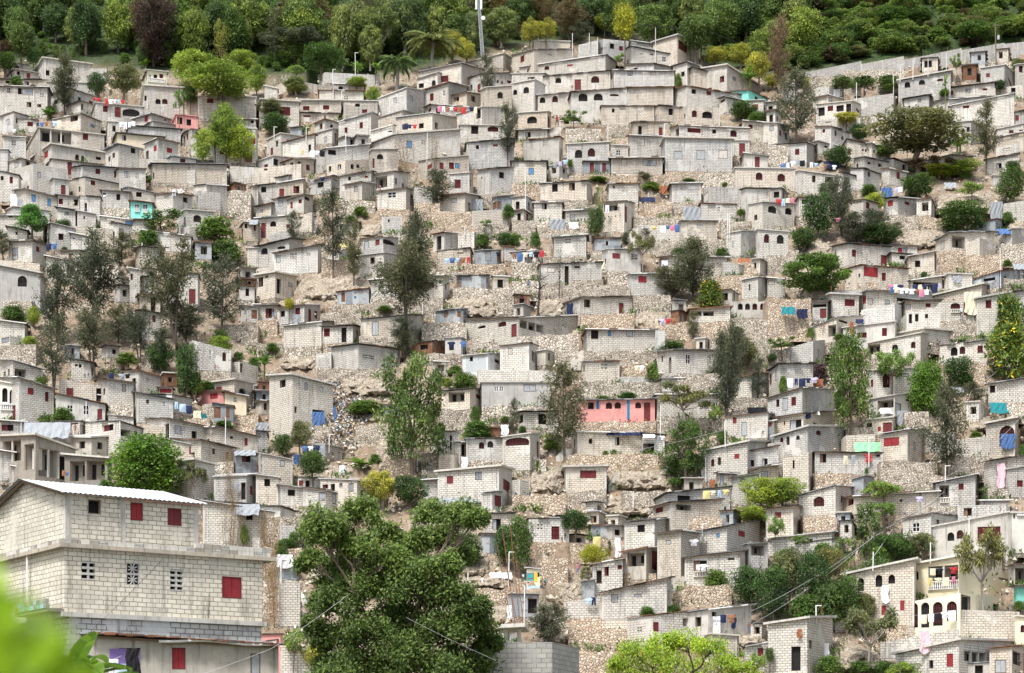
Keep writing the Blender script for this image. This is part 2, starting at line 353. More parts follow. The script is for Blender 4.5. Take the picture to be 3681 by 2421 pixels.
        if kind == 'D': panel('dark', .29); frame_bars(mb, fc, u0, u1, z0, z1, .05, -.08, 'wood')
        else:
            deep = .1; panel('maroon', .09)
            for s in (0, 1): mb.box(fc.P(u0+W*(.27+.46*s), (z0+z1)/2, -.07), fc.t, W*.38, H*.9, .04, 'maroon')
            frame_bars(mb, fc, u0, u1, z0, z1, .06, -.03, 'frame_dark'); lab = 'maroon door'
    elif kind == 'R':
        name = 'door'; deep = .08; panel('tinrust', .06); frame_bars(mb, fc, u0, u1, z0, z1, .05, -.02, 'wood'); lab = 'rusty tin door'
    elif kind == 'o':
        name = 'loggia'; deep = 1.1; panel('conc_dark', 1.08)  # back wall in darker concrete: shade of the recess put into its colour
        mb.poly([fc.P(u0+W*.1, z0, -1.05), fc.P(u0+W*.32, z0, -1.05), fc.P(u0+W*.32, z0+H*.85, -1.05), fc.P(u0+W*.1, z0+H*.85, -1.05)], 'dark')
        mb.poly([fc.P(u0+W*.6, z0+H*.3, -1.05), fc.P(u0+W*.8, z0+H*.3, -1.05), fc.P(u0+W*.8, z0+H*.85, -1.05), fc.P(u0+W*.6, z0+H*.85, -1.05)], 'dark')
        n = int(W/2.2)
        for i in range(n): mb.box(fc.P(u0+W*(i+1)/(n+1), (z0+z1)/2, -.14), fc.t, .2, H, .2, 'concrete')
        if n == 0: mb.box(fc.P(u0+.06, (z0+z1)/2, -.2), fc.t, .1, H, .1, 'wood')
        lab = 'open loggia'
    ob = mb.build(name, root, org)
    if lab: ob['label'] = lab
    return (u0, u1, z0, z1, arch, deep)
def balustrade(fc, u0, u1, z0, z1, root, org, mat='rail'):
    mb = MB(); W = u1-u0; H = z1-z0; n = max(4, int(W/.22))
    mb.box(fc.P((u0+u1)/2, z1-.05, .1), fc.t, W, .1, .16, mat); mb.box(fc.P((u0+u1)/2, z0+.04, .1), fc.t, W, .08, .16, mat)
    for i in range(n):
        u = u0+W*(i+.5)/n
        mb.tube([fc.P(u, z0+.06, .1), fc.P(u, z0+H*.35, .1), fc.P(u, z0+H*.7, .1), fc.P(u, z1-.08, .1)], [.05, .085, .045, .06], mat, 6, False)
    mb.build('balustrade', root, org)

WALLCHOICE = ['block', 'block', 'block_grey', 'block_warm', 'block']
TINTOP = ['tindark', 'tindark', 'tindark', 'tin', 'tinrust', 'tindark', 'tinwhite']  # dark tin weighted up to put the eave shadow line into roof colour
NUM = {1: 'one', 2: 'two', 3: 'three', 4: 'four', 5: 'five', 6: 'six'}
def plural(n, w): return f'{NUM.get(n, "several")} {w}{"s" if n > 1 else ""}'
def house_look(kind, wallk, roof, wins, wm, hm):
    cnt = {}
    for w in wins: cnt[w[0]] = cnt.get(w[0], 0)+1
    names = {'d': 'dark open window', 'r': 'red shutter', 'b': 'blue shutter', 'g': 'grey panel', 'm': 'barred window', 'A': 'arched window', 'p': 'white window', 'c': 'pierced vent', 'v': 'slotted vent', 'D': 'dark doorway', 'M': 'maroon door', 'R': 'rusty door', 'o': 'open loggia', 'y': 'yellow panel', 'B': 'balustrade'}
    pr = sorted(cnt, key=lambda k: 'oBbrAmMRpcvgyDd'.index(k))[:2]
    feat = ' and '.join(plural(cnt[k], names[k]) for k in pr)
    size = 'tall ' if hm > 4.2 else 'long low ' if wm > 3.2*hm and wm > 6 else 'wide ' if wm > 7 else 'small ' if wm < 3.6 else ''
    mat = {'plaster': 'grey plastered', 'plasterstain': 'stained plastered', 'pink': 'pink', 'yellow': 'yellow', 'cream': 'cream', 'turquoise': 'turquoise', 'white': 'white', 'tin': 'grey tin', 'rust': 'rusty tin', 'whitesheet': 'white sheeted', 'pinkp': 'pink'}.get(wallk, 'grey block')
    noun = {'tin_shack': 'shack', 'block_wall': 'yard wall'}.get(kind, 'house')
    rf = {'s': 'slab roofed ', 'S': 'thick slab roofed ', 'n': 'roofless ', 't': '', 'T': ''}[roof] if noun != 'yard wall' else ''
    if noun == 'house' and not feat: feat = 'no windows'
    return f'{size}{rf}{mat} {noun}'+(f' with {feat}' if feat else '')

def make_house(xl, xc, xr, yt, yb, roof, wallk, wins, Y=None, look=None, name=None):
    if not Y: yb += 5
    yl, ym, yr = yt if isinstance(yt, tuple) else (None, yt, None)
    Yb = Y if Y else D(xc, yb)
    s = F/Yb; wl, wr = xc-xl, xr-xc
    tot = wl+wr
    if wl < .06*tot: th = R(random.uniform(2, 5)); wl_ok = False
    elif wr < .06*tot: th = R(random.uniform(85, 88))
    else: th = min(R(78), max(R(12), math.atan(1.35*wl/max(wr, 1))))
    lt, rt = Vector((-math.sin(th), math.cos(th), 0)), Vector((math.cos(th), math.sin(th), 0))
    C = pt(xc, yb, Yb)
    b = solve(C, lt, xl); a = solve(C, rt, xr)
    bmin = min(4.2, .8*max(a, 2.5)); hid = 'l' if wl < .06*tot else 'r' if wr < .06*tot else ''
    if hid == 'l': b = bmin
    if hid == 'r': a = min(4.2, .8*max(b, 2.5))
    a = max(.6, min(a, 16)); b = max(.6, min(b, 16))
    rec = max(b*lt.y if hid != 'l' else 0, a*rt.y if hid != 'r' else 0)
    if not Y:
        push = min(.42*rec, 1.5); Yb = Yb-push; C = pt(xc, yb, Yb); 
        b2, a2 = solve(C, lt, xl), solve(C, rt, xr)
        if hid != 'l': b = max(.6, min(b2, 16))
        if hid != 'r': a = max(.6, min(a2, 16))
    if roof == 'n' and not wins and not hid: b, a = b, a
    Lp, Rp = C+lt*b, C+rt*a; K = Lp+rt*a
    zb = C.z; zc = (HY-ym)/F*C.y
    def ztop(p, y, L, h):
        if y is None or h: return zc
        z = (HY-y)/F*p.y; return max(zc-.22*L, min(zc+.22*L, z))
    zl, zr = ztop(Lp, yl, b, hid == 'l'), ztop(Rp, yr, a, hid == 'r')
    zk = zl+zr-zc
    if min(zl, zr, zc) < zb+.6: zl, zr, zc, zk = [max(z, zb+.6) for z in (zl, zr, zc, zk)]
    kind = 'tin_shack' if roof == 'T' else 'block_wall' if roof == 'n' and not wins else 'slab_roof_house' if roof in 'sS' else 'block_house'
    org = Vector(C); root = empty(name or kind, org)
    wm = {'tin': 'tin', 'rust': 'tinrust', 'whitesheet': 'tinwhite', 'pinkp': 'pink'}.get(wallk, wallk if wallk in MATS else None) or random.choice(WALLCHOICE)
    fl, fr = Face(Lp, C, zb, zl, zc), Face(C, Rp, zb, zc, zr)
    for w in wins:
        k, x, y, ww, hh = w
        fc = fl if (x < xc and hid != 'l') or hid == 'r' else fr
        u0, u1 = fc.u(x-ww/2), fc.u(x+ww/2)
        if u1 < u0: continue
        u0, u1 = max(.06, u0), min(fc.L-.06, u1); um = (u0+u1)/2
        z0, z1 = fc.zat(um, y+hh/2), fc.zat(um, y-hh/2)
        z0 = max(z0, zb+.04); z1 = min(z1, min(fc.z0, fc.z1)-.08)
        if u1-u0 < .15 or z1-z0 < .12: continue
        if k == 'B': balustrade(fc, u0, u1, z0, z1, root, org, 'whitef' if wallk in ('yellow', 'white', 'turquoise') else 'rail'); continue
        if k != 'B' and any(o[0] < u1+.03 and o[1] > u0-.03 and o[2] < z1+.03 and o[3] > z0-.03 for o in fc.op): continue
        fc.op.append(window(fc, k, u0, u1, z0, z1, root, org))
    if kind != 'block_wall' and not Y:
        for fc, hd in ((fl, hid == 'l'), (fr, hid == 'r')):
            hh = min(fc.z0, fc.z1)-zb
            if hd or fc.op or fc.L < 2. or hh < 1.7 or random.random() < .15: continue
            for q in range(1 if fc.L < 3.6 else 2):
                u = fc.L*(random.uniform(.25, .75) if fc.L < 3.6 else random.uniform(.12, .38)+.5*q); ww = random.uniform(.6, .95); dr = random.random() < .25
                z0 = zb+(.05 if dr else hh*random.uniform(.42, .5)); z1 = min(z0+(1.9 if dr else random.uniform(.7, 1.05)), min(fc.z0, fc.z1)-.15)
                if z1-z0 > .4: k = ('D' if random.random() < .6 else 'M') if dr else random.choice('ddddddgrmA'); fc.op.append(window(fc, k, u-ww/2, u+ww/2, z0, z1, root, org)); wins = wins+[(k,)]
    mb = MB(); sd = random.uniform(0, 50)
    trim = wm.startswith('block') and random.random() < .75
    wall_face(mb, fl, wm, trim, sd); wall_face(mb, fr, wm, trim, sd+fl.L)
    bk = [(Rp, zr), (K, zk), (Lp, zl)]
    for (p, zp), (q, zq) in zip(bk, bk[1:]):
        d = (q-p).length; mb.poly([(p.x, p.y, zb), (q.x, q.y, zb), (q.x, q.y, zq), (p.x, p.y, zp)], wm, [(0, zb), (d, zb), (d, zq), (0, zp)])
    cap = .25 if roof == 'n' else .0
    mb.poly([(C.x, C.y, zc-cap), (Rp.x, Rp.y, zr-cap), (K.x, K.y, zk-cap), (Lp.x, Lp.y, zl-cap)], 'concrete')
    mb.build('wall', root, org)
    def plan(ov):
        e = lambda p, i, j: Vector((p.x, p.y, 0))+(lt*i+rt*j)*ov
        return [e(C, -1, -1), e(Rp, -1, 1), e(K, 1, 1), e(Lp, 1, -1)]
    gz = [zc, zr, zk, zl]
    if roof in 'tT':
        m = MB(); ov = random.uniform(.14, .38) if roof == 't' else .15; q = plan(ov); rm = random.choice(TINTOP) if roof == 't' else random.choice(['tin', 'tinrust', 'tindark'])
        if wallk == 'whitesheet': rm = 'tinwhite'
        sg = [(q[i], q[(i+1) % 4], gz[i], gz[(i+1) % 4]) for i in range(4)]
        # loose overlapping sheets: the plan is cut across into strips that sit a little differently
        n = max(2, int(max(a, b)/.9)); lng = a >= b
        for i in range(n):
            t0, t1 = i/n-.004, (i+1)/n+.004; dz = random.uniform(0., .05); e0, e1 = random.uniform(-.12, .22), random.uniform(-.1, .1)
            def cor(t, sgn, ex):
                if lng: A, B, za, zb2 = (q[0], q[1], gz[0], gz[1]) if sgn else (q[3], q[2], gz[3], gz[2])
                else: A, B, za, zb2 = (q[0], q[3], gz[0], gz[3]) if sgn else (q[1], q[2], gz[1], gz[2])
                p = A+(B-A)*t; o = (lt if lng else rt)*(-ex if sgn else ex)
                return (p.x+o.x, p.y+o.y), za+(zb2-za)*t+dz
            c4 = [cor(t0, True, e0), cor(t1, True, e0), cor(t1, False, e1), cor(t0, False, e1)]
            if not lng: c4 = [c4[1], c4[0], c4[3], c4[2]]
            m.prism([c[0] for c in c4], [c[1]+.01 for c in c4], [c[1]+random.uniform(.06, .1) for c in c4], rm if random.random() < .8 else random.choice(TINTOP))
        if random.random() < .55:       # laths under the eaves
            for A, B, za, zb2 in sg[:1]+sg[3:]:
                pa, pb = Vector((A.x, A.y, za-.05)), Vector((B.x, B.y, zb2-.05)); m.tube([pa.lerp(pb, .03), pa.lerp(pb, .97)], .035, 'wood', 4)
        ro = m.build('roof', root, org)
        if roof == 't' and random.random() < .42:
            A, B, za, zb2 = sg[0] if hid == 'l' or (not hid and a >= b) else sg[3]
            g = MB(); o = (lt if A is q[0] and B is q[1] else rt)*-.07; g.tube([Vector((A.x, A.y, za+.0))+o, Vector((B.x, B.y, zb2+.0))+o], .062, 'pipe', 6); g.build('gutter', ro, org)
    elif roof in 'sS':
        m = MB(); t = .14 if roof == 's' else .2; q = plan(.18 if roof == 's' else .34)
        m.prism([(p.x, p.y) for p in q], [z+.005 for z in gz], [z+t for z in gz], 'concrete' if wallk not in ('pink', 'yellow', 'white') else {'pink': 'pink', 'yellow': 'white', 'white': 'white'}[wallk])
        ro = m.build('roof', root, org)
        if random.random() < .6:
            mr = MB()
            for k in range(random.randint(2, 5)):
                p = q[0].lerp(random.choice([q[1], q[3]]), random.uniform(.05, .95)).lerp(Vector((K.x, K.y, 0)), .12); h = random.uniform(.4, .9)
                mr.tube([(p.x, p.y, max(gz)+.05), (p.x+random.uniform(-.1, .1), p.y, max(gz)+t+h)], .022, 'rusty', 4)
            mr.build('rebar', ro, org)
    if not Y or Y > 150:
        fd = .66*push+.45; m = MB(); e = plan(-.02)
        m.prism([(p.x, p.y) for p in e], zb-fd, zb-.004, random.choice(['rubble', 'rubble', 'rubble_tan', 'rubble_big', 'block_warm']), False); m.build('foundation', root, org)
        e = lambda p, i, j: (p.x+lt.x*i+rt.x*j, p.y+lt.y*i+rt.y*j)
        FOOT.append(([e(C, -1.5, -1.5), e(Rp, -1.5, .4), e(K, .3, .3), e(Lp, .4, -1.5)], zb-.06))
    w_m = max(a*rt.x, 0)+max(b*-lt.x, 0)
    tag(root, look or house_look(kind, wallk, roof, wins, w_m, zc-zb), {'tin_shack': 'shack', 'block_wall': 'yard wall'}.get(kind, 'house'), xc if hid else (xl+xr)/2, (ym+yb)/2, 'hillside '+{'tin_shack': 'shacks', 'block_wall': 'yard walls'}.get(kind, 'houses'))
    if hid: root_px = (xl+xr)/2; THINGS[-1] = (root, THINGS[-1][1], root_px, (ym+yb)/2)
    return root, fl, fr
# ------------------------------------------------------------------ what stands in front at a pixel
VIS = []       # (xl, xc, xr, yt, yb, Lp, C, Rp) of each house, retaining walls likewise
def front(px, py, default, low=1e9):
    best = default
    for xl, xc, xr, yt, yb, Lp, C, Rp in VIS:
        if yb <= low and xl <= px <= xr and yt <= py <= yb:
            if px < xc and xc > xl+1: t = (px-xl)/(xc-xl); Y = Lp.y+(C.y-Lp.y)*t
            else: t = (px-xc)/max(1, xr-xc); Y = C.y+(Rp.y-C.y)*t
            best = min(best, Y)
    return best
PADS = []      # (x, y, z, radius): the hillside is raised to here
def retaining_wall(x0, y0, x1, y1):
    xm = (x0+x1)/2; Y = D(xm, y1)-.35
    yaw = random.uniform(-.12, .12)
    A, B = pt(x0, y1, Y*(1)), pt(x1, y1, Y)
    w = B.x-A.x; A.y += yaw*w/2; B.y -= yaw*w/2
    zt = (HY-y0)/F*Y; zb = A.z-.7; h = zt-zb; t = 1.25*h+.6
    n = max(2, int(w/1.1)); mb = MB(); mat = random.choice(['rubble', 'rubble_big', 'rubble', 'rubble_tan'] if y1 < 1900 else ['rubble_tan', 'rubble_tan', 'rubble'])
    org = (A+B)/2
    tops = [zt+random.uniform(-.28, .08)*min(1, h/2) for _ in range(n+1)]; offs = [random.uniform(-.12, .12) for _ in range(n+1)]
    fr = []; m = 3
    for i in range(n+1):
        p = A.lerp(B, i/n)
        fr.append([Vector((p.x, p.y+offs[i]*(1-k/m*.5)+.14*k/m*h*.5+random.uniform(-.06, .06), zb+(tops[i]-zb)*k/m)) for k in range(m+1)])
    for i in range(n):
        for k in range(m): mb.poly([fr[i][k], fr[i+1][k], fr[i+1][k+1], fr[i][k+1]], mat)
        a, b = fr[i][m], fr[i+1][m]; bk = Vector((0, t, 0))
        mb.poly([a, b, b+bk, a+bk], mat)
    for i, s in ((0, 1), (n, -1)):
        q = [fr[i][0], fr[i][m], fr[i][m]+Vector((0, t, 0)), fr[i][0]+Vector((0, t, 0))]
        mb.poly(q if s > 0 else list(reversed(q)), mat)
    o = mb.build('retaining_wall', None, org)
    lk = ('tall ' if h > 3.6 else 'low ' if h < 2 else '')+('long ' if w > 9 else 'short ' if w < 3.5 else '')+{'rubble': 'pale rubble', 'rubble_big': 'coarse stone', 'rubble_tan': 'tan rubble'}[mat]+' retaining wall'
    tag(o, lk, 'retaining wall', xm, (y0+y1)/2, 'stone retaining walls')
    VIS.append((x0, x0, x1, y0, y1, A, A, B))
def rock(x0, y0, x1, y1):
    nx, nz = max(6, int((x1-x0)/9)), max(6, int((y1-y0)/9)); V = {}; mb = MB()
    ph = [RNG.uniform(0, 6.28) for _ in range(8)]
    rough = min(1.2, .006*(x1-x0))
    for i in range(nx+1):
        for j in range(nz+1):
            u, v = i/nx, j/nz; px, py = x0+(x1-x0)*u, y0+(y1-y0)*v
            px += RNG.normal()*2; py += RNG.normal()*2
            ed = min(1, 4*min(u, 1-u))*min(1, 4*min(v, 1-v))
            wv = .5*math.sin(9*u+ph[0]+3*v)+.35*math.sin(15*v+ph[1]+4*u)+.25*math.sin(23*u+ph[2])*math.sin(19*v+ph[3])
            Yd = D(px, py)-1.3*rough*ed*(1+.6*wv)-RNG.normal()*.16+1.1*(1-min(1, 2.2*ed))
            V[i, j] = pt(px, py, Yd)
    for i in range(nx):
        for j in range(nz): mb.poly([V[i, j+1], V[i+1, j+1], V[i+1, j], V[i, j]], 'rock')
    c = V[nx//2, nz//2]; o = mb.build('rock_outcrop', None, c)
    tag(o, ('broad ' if x1-x0 > 150 else '')+'bare tan rock outcrop', 'rock', (x0+x1)/2, (y0+y1)/2, 'bare rock outcrops')
def stairs(x0, y0, x1, y1):
    A, B = pt(x0, y0, front(x0, y0, D(x0, y0))-.5), pt(x1, y1, D(x1, y1)-.3); n = max(5, int((B.z-A.z)/.2)); mb = MB()
    for i in range(n):
        p = A.lerp(B, (i+.5)/n); mb.box((p.x, p.y+.8, p.z-.6), (1, .1, 0), 1.25, 1.2, 1.6+(B.y-A.y)/n, 'concrete')
    o = mb.build('stairs', None, A); tag(o, 'rough concrete steps climbing between houses', 'stairs', (x0+x1)/2, (y0+y1)/2, 'hillside steps')

# ------------------------------------------------------------------ foliage
def foliage(name, col, rough=.55, trans=.33, spread=.55):
    m, nt, b = nodes(name); L = nt.links.new
    at = N(nt, 'ShaderNodeAttribute', attribute_name='tint'); oi = N(nt, 'ShaderNodeObjectInfo')
    c = Vector(col); lo, hi = c*(1-spread), c*(1+spread*.9)
    hi = (hi.x*1.15, hi.y*1.03, hi.z*.8)
    cc = ramp(nt, at.outputs['Fac'], [(0., tuple(lo)), (.5, tuple(c)), (1., hi)])
    cc = mixc(nt, cc, ramp(nt, oi.outputs['Random'], [(0., (.75, .82, .85)), (.5, (1., 1., 1.)), (1., (1.2, 1.1, .85))]), 1., 'MULTIPLY')
    L(cc, b.inputs['Base Color']); b.inputs['Roughness'].default_value = rough; b.inputs['Specular IOR Level'].default_value = .3
    t = N(nt, 'ShaderNodeBsdfTranslucent'); L(cc, t.inputs['Color'])
    mx = N(nt, 'ShaderNodeMixShader'); mx.inputs[0].default_value = trans
    L(b.outputs[0], mx.inputs[1]); L(t.outputs[0], mx.inputs[2]); L(mx.outputs[0], nt.nodes['Material Output'].inputs['Surface'])
    MATS[name] = m
FC = dict(cas=(.105, .12, .07), olive=(.17, .19, .08), oak=(.075, .145, .036), bright=(.27, .37, .06), lush=(.12, .195, .04), round=(.11, .23, .04), yellow=(.44, .44, .08), lime=(.36, .38, .03),
          cyp=(.28, .31, .07), brown=(.085, .055, .04), brownt=(.14, .115, .06), cast=(.22, .15, .085), papaya=(.20, .31, .08), banana=(.12, .24, .04), palm=(.085, .15, .055), palmc=(.16, .19, .07), dry=(.26, .19, .10), bush=(.11, .17, .05),
          shrub=(.12, .21, .05), grove=(.12, .14, .085), feather=(.18, .24, .085), fern=(.10, .25, .05), wood=(.10, .17, .055), woody=(.17, .25, .065), mango=(.10, .165, .045), flame=(.26, .40, .04), purple=(.12, .075, .085), near=(.27, .43, .008), pod=(.5, .3, .08), bloom=(.75, .6, .05))
for k, c in FC.items(): foliage('leaf_'+k, c)
def quads(P, Dv, ln, wd, nrm):
    """leaf blades: base points P, directions Dv, lengths, widths, rough normals -> (n,4,3)"""
    Dv = Dv/np.maximum(1e-6, np.linalg.norm(Dv, axis=1, keepdims=True))
    S = np.cross(Dv, nrm); S /= np.maximum(1e-6, np.linalg.norm(S, axis=1, keepdims=True))
    ln = np.broadcast_to(ln, (len(P),))[:, None]; wd = np.broadcast_to(wd, (len(P),))[:, None]
    mid = P+Dv*ln*.45
    return np.stack([P, mid+S*wd*.5, P+Dv*ln, mid-S*wd*.5], 1)
def rv(n):
    v = RNG.normal(size=(n, 3)); return v/np.linalg.norm(v, axis=1, keepdims=True)
def clump(cl, per, ln, wd, droop=.2, flat_=1., shell=.55):
    """cl: list of (x,y,z,r); leaves spread through each clump's volume, more towards its skin"""
    out, tint = [], []
    for (x, y, z, r) in cl:
        n = max(8, int(per*RNG.uniform(.75, 1.25))); d = rv(n)
        d[:, 2] = np.abs(d[:, 2])*np.where(RNG.random(n) < .72, 1, -1)
        rad = r*(shell+(1-shell)*RNG.random(n)**.6)*(1+.28*np.sin(5*d[:, 0]+x*40)*np.sin(6*d[:, 2]+y*50))
        p = np.array([x, y, z])+d*rad[:, None]*np.array([1, 1, flat_])
        dv = d*.55+rv(n)*.75; dv[:, 2] -= droop
        out.append(quads(p, dv, ln*RNG.uniform(.7, 1.3, n), wd*RNG.uniform(.7, 1.3, n), d*.8+rv(n)*.45+np.array([0, 0, .75])))
        tint.append(np.clip(RNG.normal(.5, .17, n)+RNG.normal(0, .15), 0, 1))
    return np.concatenate(out), np.concatenate(tint)
def quad_mesh(name, V, T, mats, mi=None):
    n = len(V); me = bpy.data.meshes.new(name)
    me.vertices.add(n*4); me.vertices.foreach_set('co', V.reshape(-1).astype(np.float32))
    me.loops.add(n*4); me.loops.foreach_set('vertex_index', np.arange(n*4, dtype=np.int32))
    me.polygons.add(n); me.polygons.foreach_set('loop_start', np.arange(0, n*4, 4, dtype=np.int32))
    for m in mats: me.materials.append(MATS[m])
    if mi is not None: me.polygons.foreach_set('material_index', mi.astype(np.int32))
    a = me.attributes.new('tint', 'FLOAT', 'FACE'); a.data.foreach_set('value', T.astype(np.float32))
    me.update(calc_edges=True); return me
def limb(mb, a, b, r0, r1, mat, bend=.12, k=5, n=4):
    a, b = Vector(a), Vector(b); L = (b-a).length; pts = []
    o = Vector((random.gauss(0, 1), random.gauss(0, 1), random.gauss(0, .5)))*bend*L
    for i in range(n+1):
        t = i/n; pts.append(a.lerp(b, t)+o*math.sin(math.pi*t)*(.6+.4*math.cos(5*t)))
    mb.tube(pts, [r0+(r1-r0)*i/n for i in range(n+1)], mat, k, False); return pts
# unit trees: height 1, width 1
def make_unit(kind, v):
    mb = MB(); rs = random.Random(hash((kind, v)) % 1000 if False else sum(map(ord, kind))*7+v*131); tk = 'trunk'
    def U(a, b): return rs.uniform(a, b)
    def ring(n, z0, z1, rmax, rc0, rc1, prof=None, hole=.0):
        o = []
        for i in range(n):
            t = (i+U(.1, .9))/n; z = z0+(z1-z0)*t; pr = prof(t) if prof else math.sqrt(max(.05, 1-(2*t-1)**2*.85)); a = i*2.399+U(-.4, .4); rr = rmax*pr*(U(.45, 1.) if kind not in ('lush', 'duo', 'olive', 'bright') else U(.25, 1.1))
            o.append((rr*math.cos(a), rr*math.sin(a), z, U(rc0, rc1)))
        return o
    leafm = 'leaf_'+kind if 'leaf_'+kind in MATS else 'leaf_oak'
    if kind in ('cas', 'castall', 'brown', 'brownt', 'cast', 'thin_cas'):
        leafm = 'leaf_'+{'castall': 'cas'}.get(kind, kind); tk = 'trunkdark' if kind != 'cast' else 'trunk'
        Vs, Ts = [], []
        lean = U(-.1, .1); stems = [(0, 0, 1.)] if kind in ('cas', 'cast') and v != 1 else [(-.13, .05, .93), (.14, -.05, 1.)]
        for (sx, sy, top) in stems:
            pts = [Vector((sx*t*1.3+lean*math.sin(2*t)*.6, sy*t, t*top)) for t in (0, .2, .4, .6, .8, .97)]
            mb.tube(pts, [.022, .019, .015, .011, .007, .003], tk, 6, False)
            nb = 44 if kind != 'castall' else 34; z0 = .16 if kind not in ('castall',) else .26
            if kind == 'brown': nb = 60; z0 = .05
            gaps = [U(.2, .9) for _ in range(3)]
            for i in range(nb):
                t = z0+(.97-z0)*(i+U(0, 1))/nb
                if kind == 'castall' and any(abs(t-g) < .045 for g in gaps): continue
                if kind == 'cas' and abs(t-gaps[0]) < .03: continue
                k = min(4, int(t*5)); base = pts[k].lerp(pts[k+1], min(1, t*5-k)); a = U(0, 6.283)
                q = (t-z0)/(.97-z0)
                ext = .5*(1-q)**.55*(.45+.75*min(1, q*3.2))*U(.45, 1.12)
                if kind == 'brown': ext = .5*(.45+.6*q)*U(.5, 1.)*(1 if q < .85 else .5)
                if kind == 'cast': ext *= .75
                up = U(.25, .75)*ext*(1.3 if kind in ('brown', 'cast') else 1.)+.03
                tip = base+Vector((math.cos(a)*ext, math.sin(a)*ext, up*.55))
                if ext > .12: limb(mb, base, tip, .006, .002, tk, .08, 3, 3)
                n = int(50+200*ext); tt = RNG.random(n)**.75
                P = np.array(base)[None]*(1-tt[:, None])+np.array(tip)[None]*tt[:, None]+RNG.normal(size=(n, 3))*(.016+.028*tt[:, None])
                dirb = np.array(tip-base); dirb = dirb/np.linalg.norm(dirb)
                dv = dirb[None]*.8+RNG.normal(size=(n, 3))*.55; dv[:, 2] += (.1 if kind in ('brown', 'cast') else -.35)
                Vs.append(quads(P, dv, RNG.uniform(.035, .08, n), .0125, rv(n))); Ts.append(np.clip(RNG.normal(.45, .2, n)+.25*(q-.4), 0, 1))
        V, T = np.concatenate(Vs), np.concatenate(Ts)
    elif kind in ('cyp',):
        cl = [(U(-.22, .22)*math.sin(math.pi*(.12+.8*t)), U(-.22, .22), .08+.88*t, .17*math.sin(math.pi*(.15+.75*t))+.03) for t in [i/16 for i in range(17)]]
        V, T = clump(cl, 130, .05, .02, -.5, 1.2); mb.tube([(0, 0, 0), (0, 0, .5)], [.03, .015], tk, 6, False)
    elif kind in ('palm', 'palmg', 'palmc'):
        leafm = 'leaf_palmc' if kind == 'palmc' else 'leaf_palm'; tk = 'trunkgrey'
        mb.tube([(0, 0, 0), (.02, 0, .3), (0, 0, .6)], [.045, .035, .03] if kind == 'palmg' else [.03, .024, .022], tk, 8, False)
        Vs = []
        for i in range(24):
            a = i*2.399; el = U(-.25, 1.15); L = U(.42, .52); P, q = [], Vector((0, 0, .6)); e = el
            for s in range(9):
                P.append(q.copy()); q = q+Vector((math.cos(a)*math.cos(e), math.sin(a)*math.cos(e), math.sin(e)))*L/8; e -= .20
            mb.tube(P, [.007]*8+[.002], 'stemgreen', 3, False)
            for s in range(1, 9):
                for sd in (-1, 1):
                    for h in range(3):
                        b = P[s-1].lerp(P[s], h/3); d = (P[s]-P[s-1]).normalized(); sidev = d.cross(Vector((0, 0, 1))).normalized()*sd
                        Vs.append((b, d*.55+sidev*.8+Vector((0, 0, -.45)), .17*(1-.55*abs(s/8-.4)), .016))
        Pn = np.array([x[0] for x in Vs]); V = quads(Pn, np.array([x[1] for x in Vs]), np.array([x[2] for x in Vs]), .017, rv(len(Vs))*.3+np.array([0, 0, 1])); T = np.clip(RNG.normal(.5, .22, len(V)), 0, 1)
    elif kind == 'banana':
        tk = 'stemgreen'; qs = []
        for st in ((0, 0, 1.), (.12, .06, .75)):
            mb.tube([(st[0], st[1], 0), (st[0], st[1], .4*st[2])], [.04, .03], tk, 7, False)
            for i in range(8):
                a = i*2.399+U(0, 1); e = U(.5, 1.35); L = U(.42, .6)*st[2]; q = Vector((st[0], st[1], .38*st[2])); pr = None; dz = U(.12, .25)
                for s in range(8):
                    d = Vector((math.cos(a)*math.cos(e), math.sin(a)*math.cos(e), math.sin(e))); sd = Vector((-math.sin(a), math.cos(a), 0)); w = .085*math.sin(math.pi*(.08+.9*s/7))**.7+.004
                    cur = (q-sd*w+Vector((0, 0, .03)), q, q+sd*w+Vector((0, 0, .03)))
                    if pr: qs.append([pr[0], pr[1], cur[1], cur[0]]); qs.append([pr[1], pr[2], cur[2], cur[1]])
                    pr = cur; q = q+d*L/7; e -= dz
        V = np.array([[tuple(p) for p in q] for q in qs]); T = np.clip(RNG.normal(.5, .2, len(V)), 0, 1)
    elif kind in ('bare',):
        tk = 'trunkdark'; top = Vector((.12, 0, .97)); pts = limb(mb, (0, 0, 0), top, .05, .014, tk, .06, 6, 6)
        for i in range(16):
            b = pts[rs.randint(1, 6)]; a = U(0, 6.28); limb(mb, b, b+Vector((math.cos(a)*U(.1, .45), math.sin(a)*.2, U(.03, .2))), .018, .004, tk, .15, 4, 3)
        V, T = clump([(U(-.3, .3), U(-.2, .2), U(.55, 1.), .09) for _ in range(7)], 40, .06, .02, .3); leafm = 'leaf_cas'
    elif kind == 'dry':
        Vs = []
        for i in range(7):
            x = U(-.4, .4); limb(mb, (x*.5, U(-.2, .2), 0), (x, U(-.2, .2), U(.7, 1.)), .008, .002, 'wood', .05, 3, 4)
            n = 150; t = RNG.random(n); P = np.stack([x*(.5+.5*t)+RNG.normal(size=n)*.07, RNG.normal(size=n)*.12, .1+t*.85], 1); Vs.append(quads(P, RNG.normal(size=(n, 3))+np.array([0, 0, .8]), .05, .010, rv(n)))
        V = np.concatenate(Vs); T = np.clip(RNG.normal(.5, .25, len(V)), 0, 1)
    elif kind in ('papaya', 'thin', 'drys'):
        tips = []; tk = 'trunkgrey' if kind != 'papaya' else 'trunk'; fork = Vector((U(-.05, .05), 0, .42 if kind == 'thin' else .5))
        limb(mb, (0, 0, 0), fork, .026, .018, tk, .04, 5, 4)
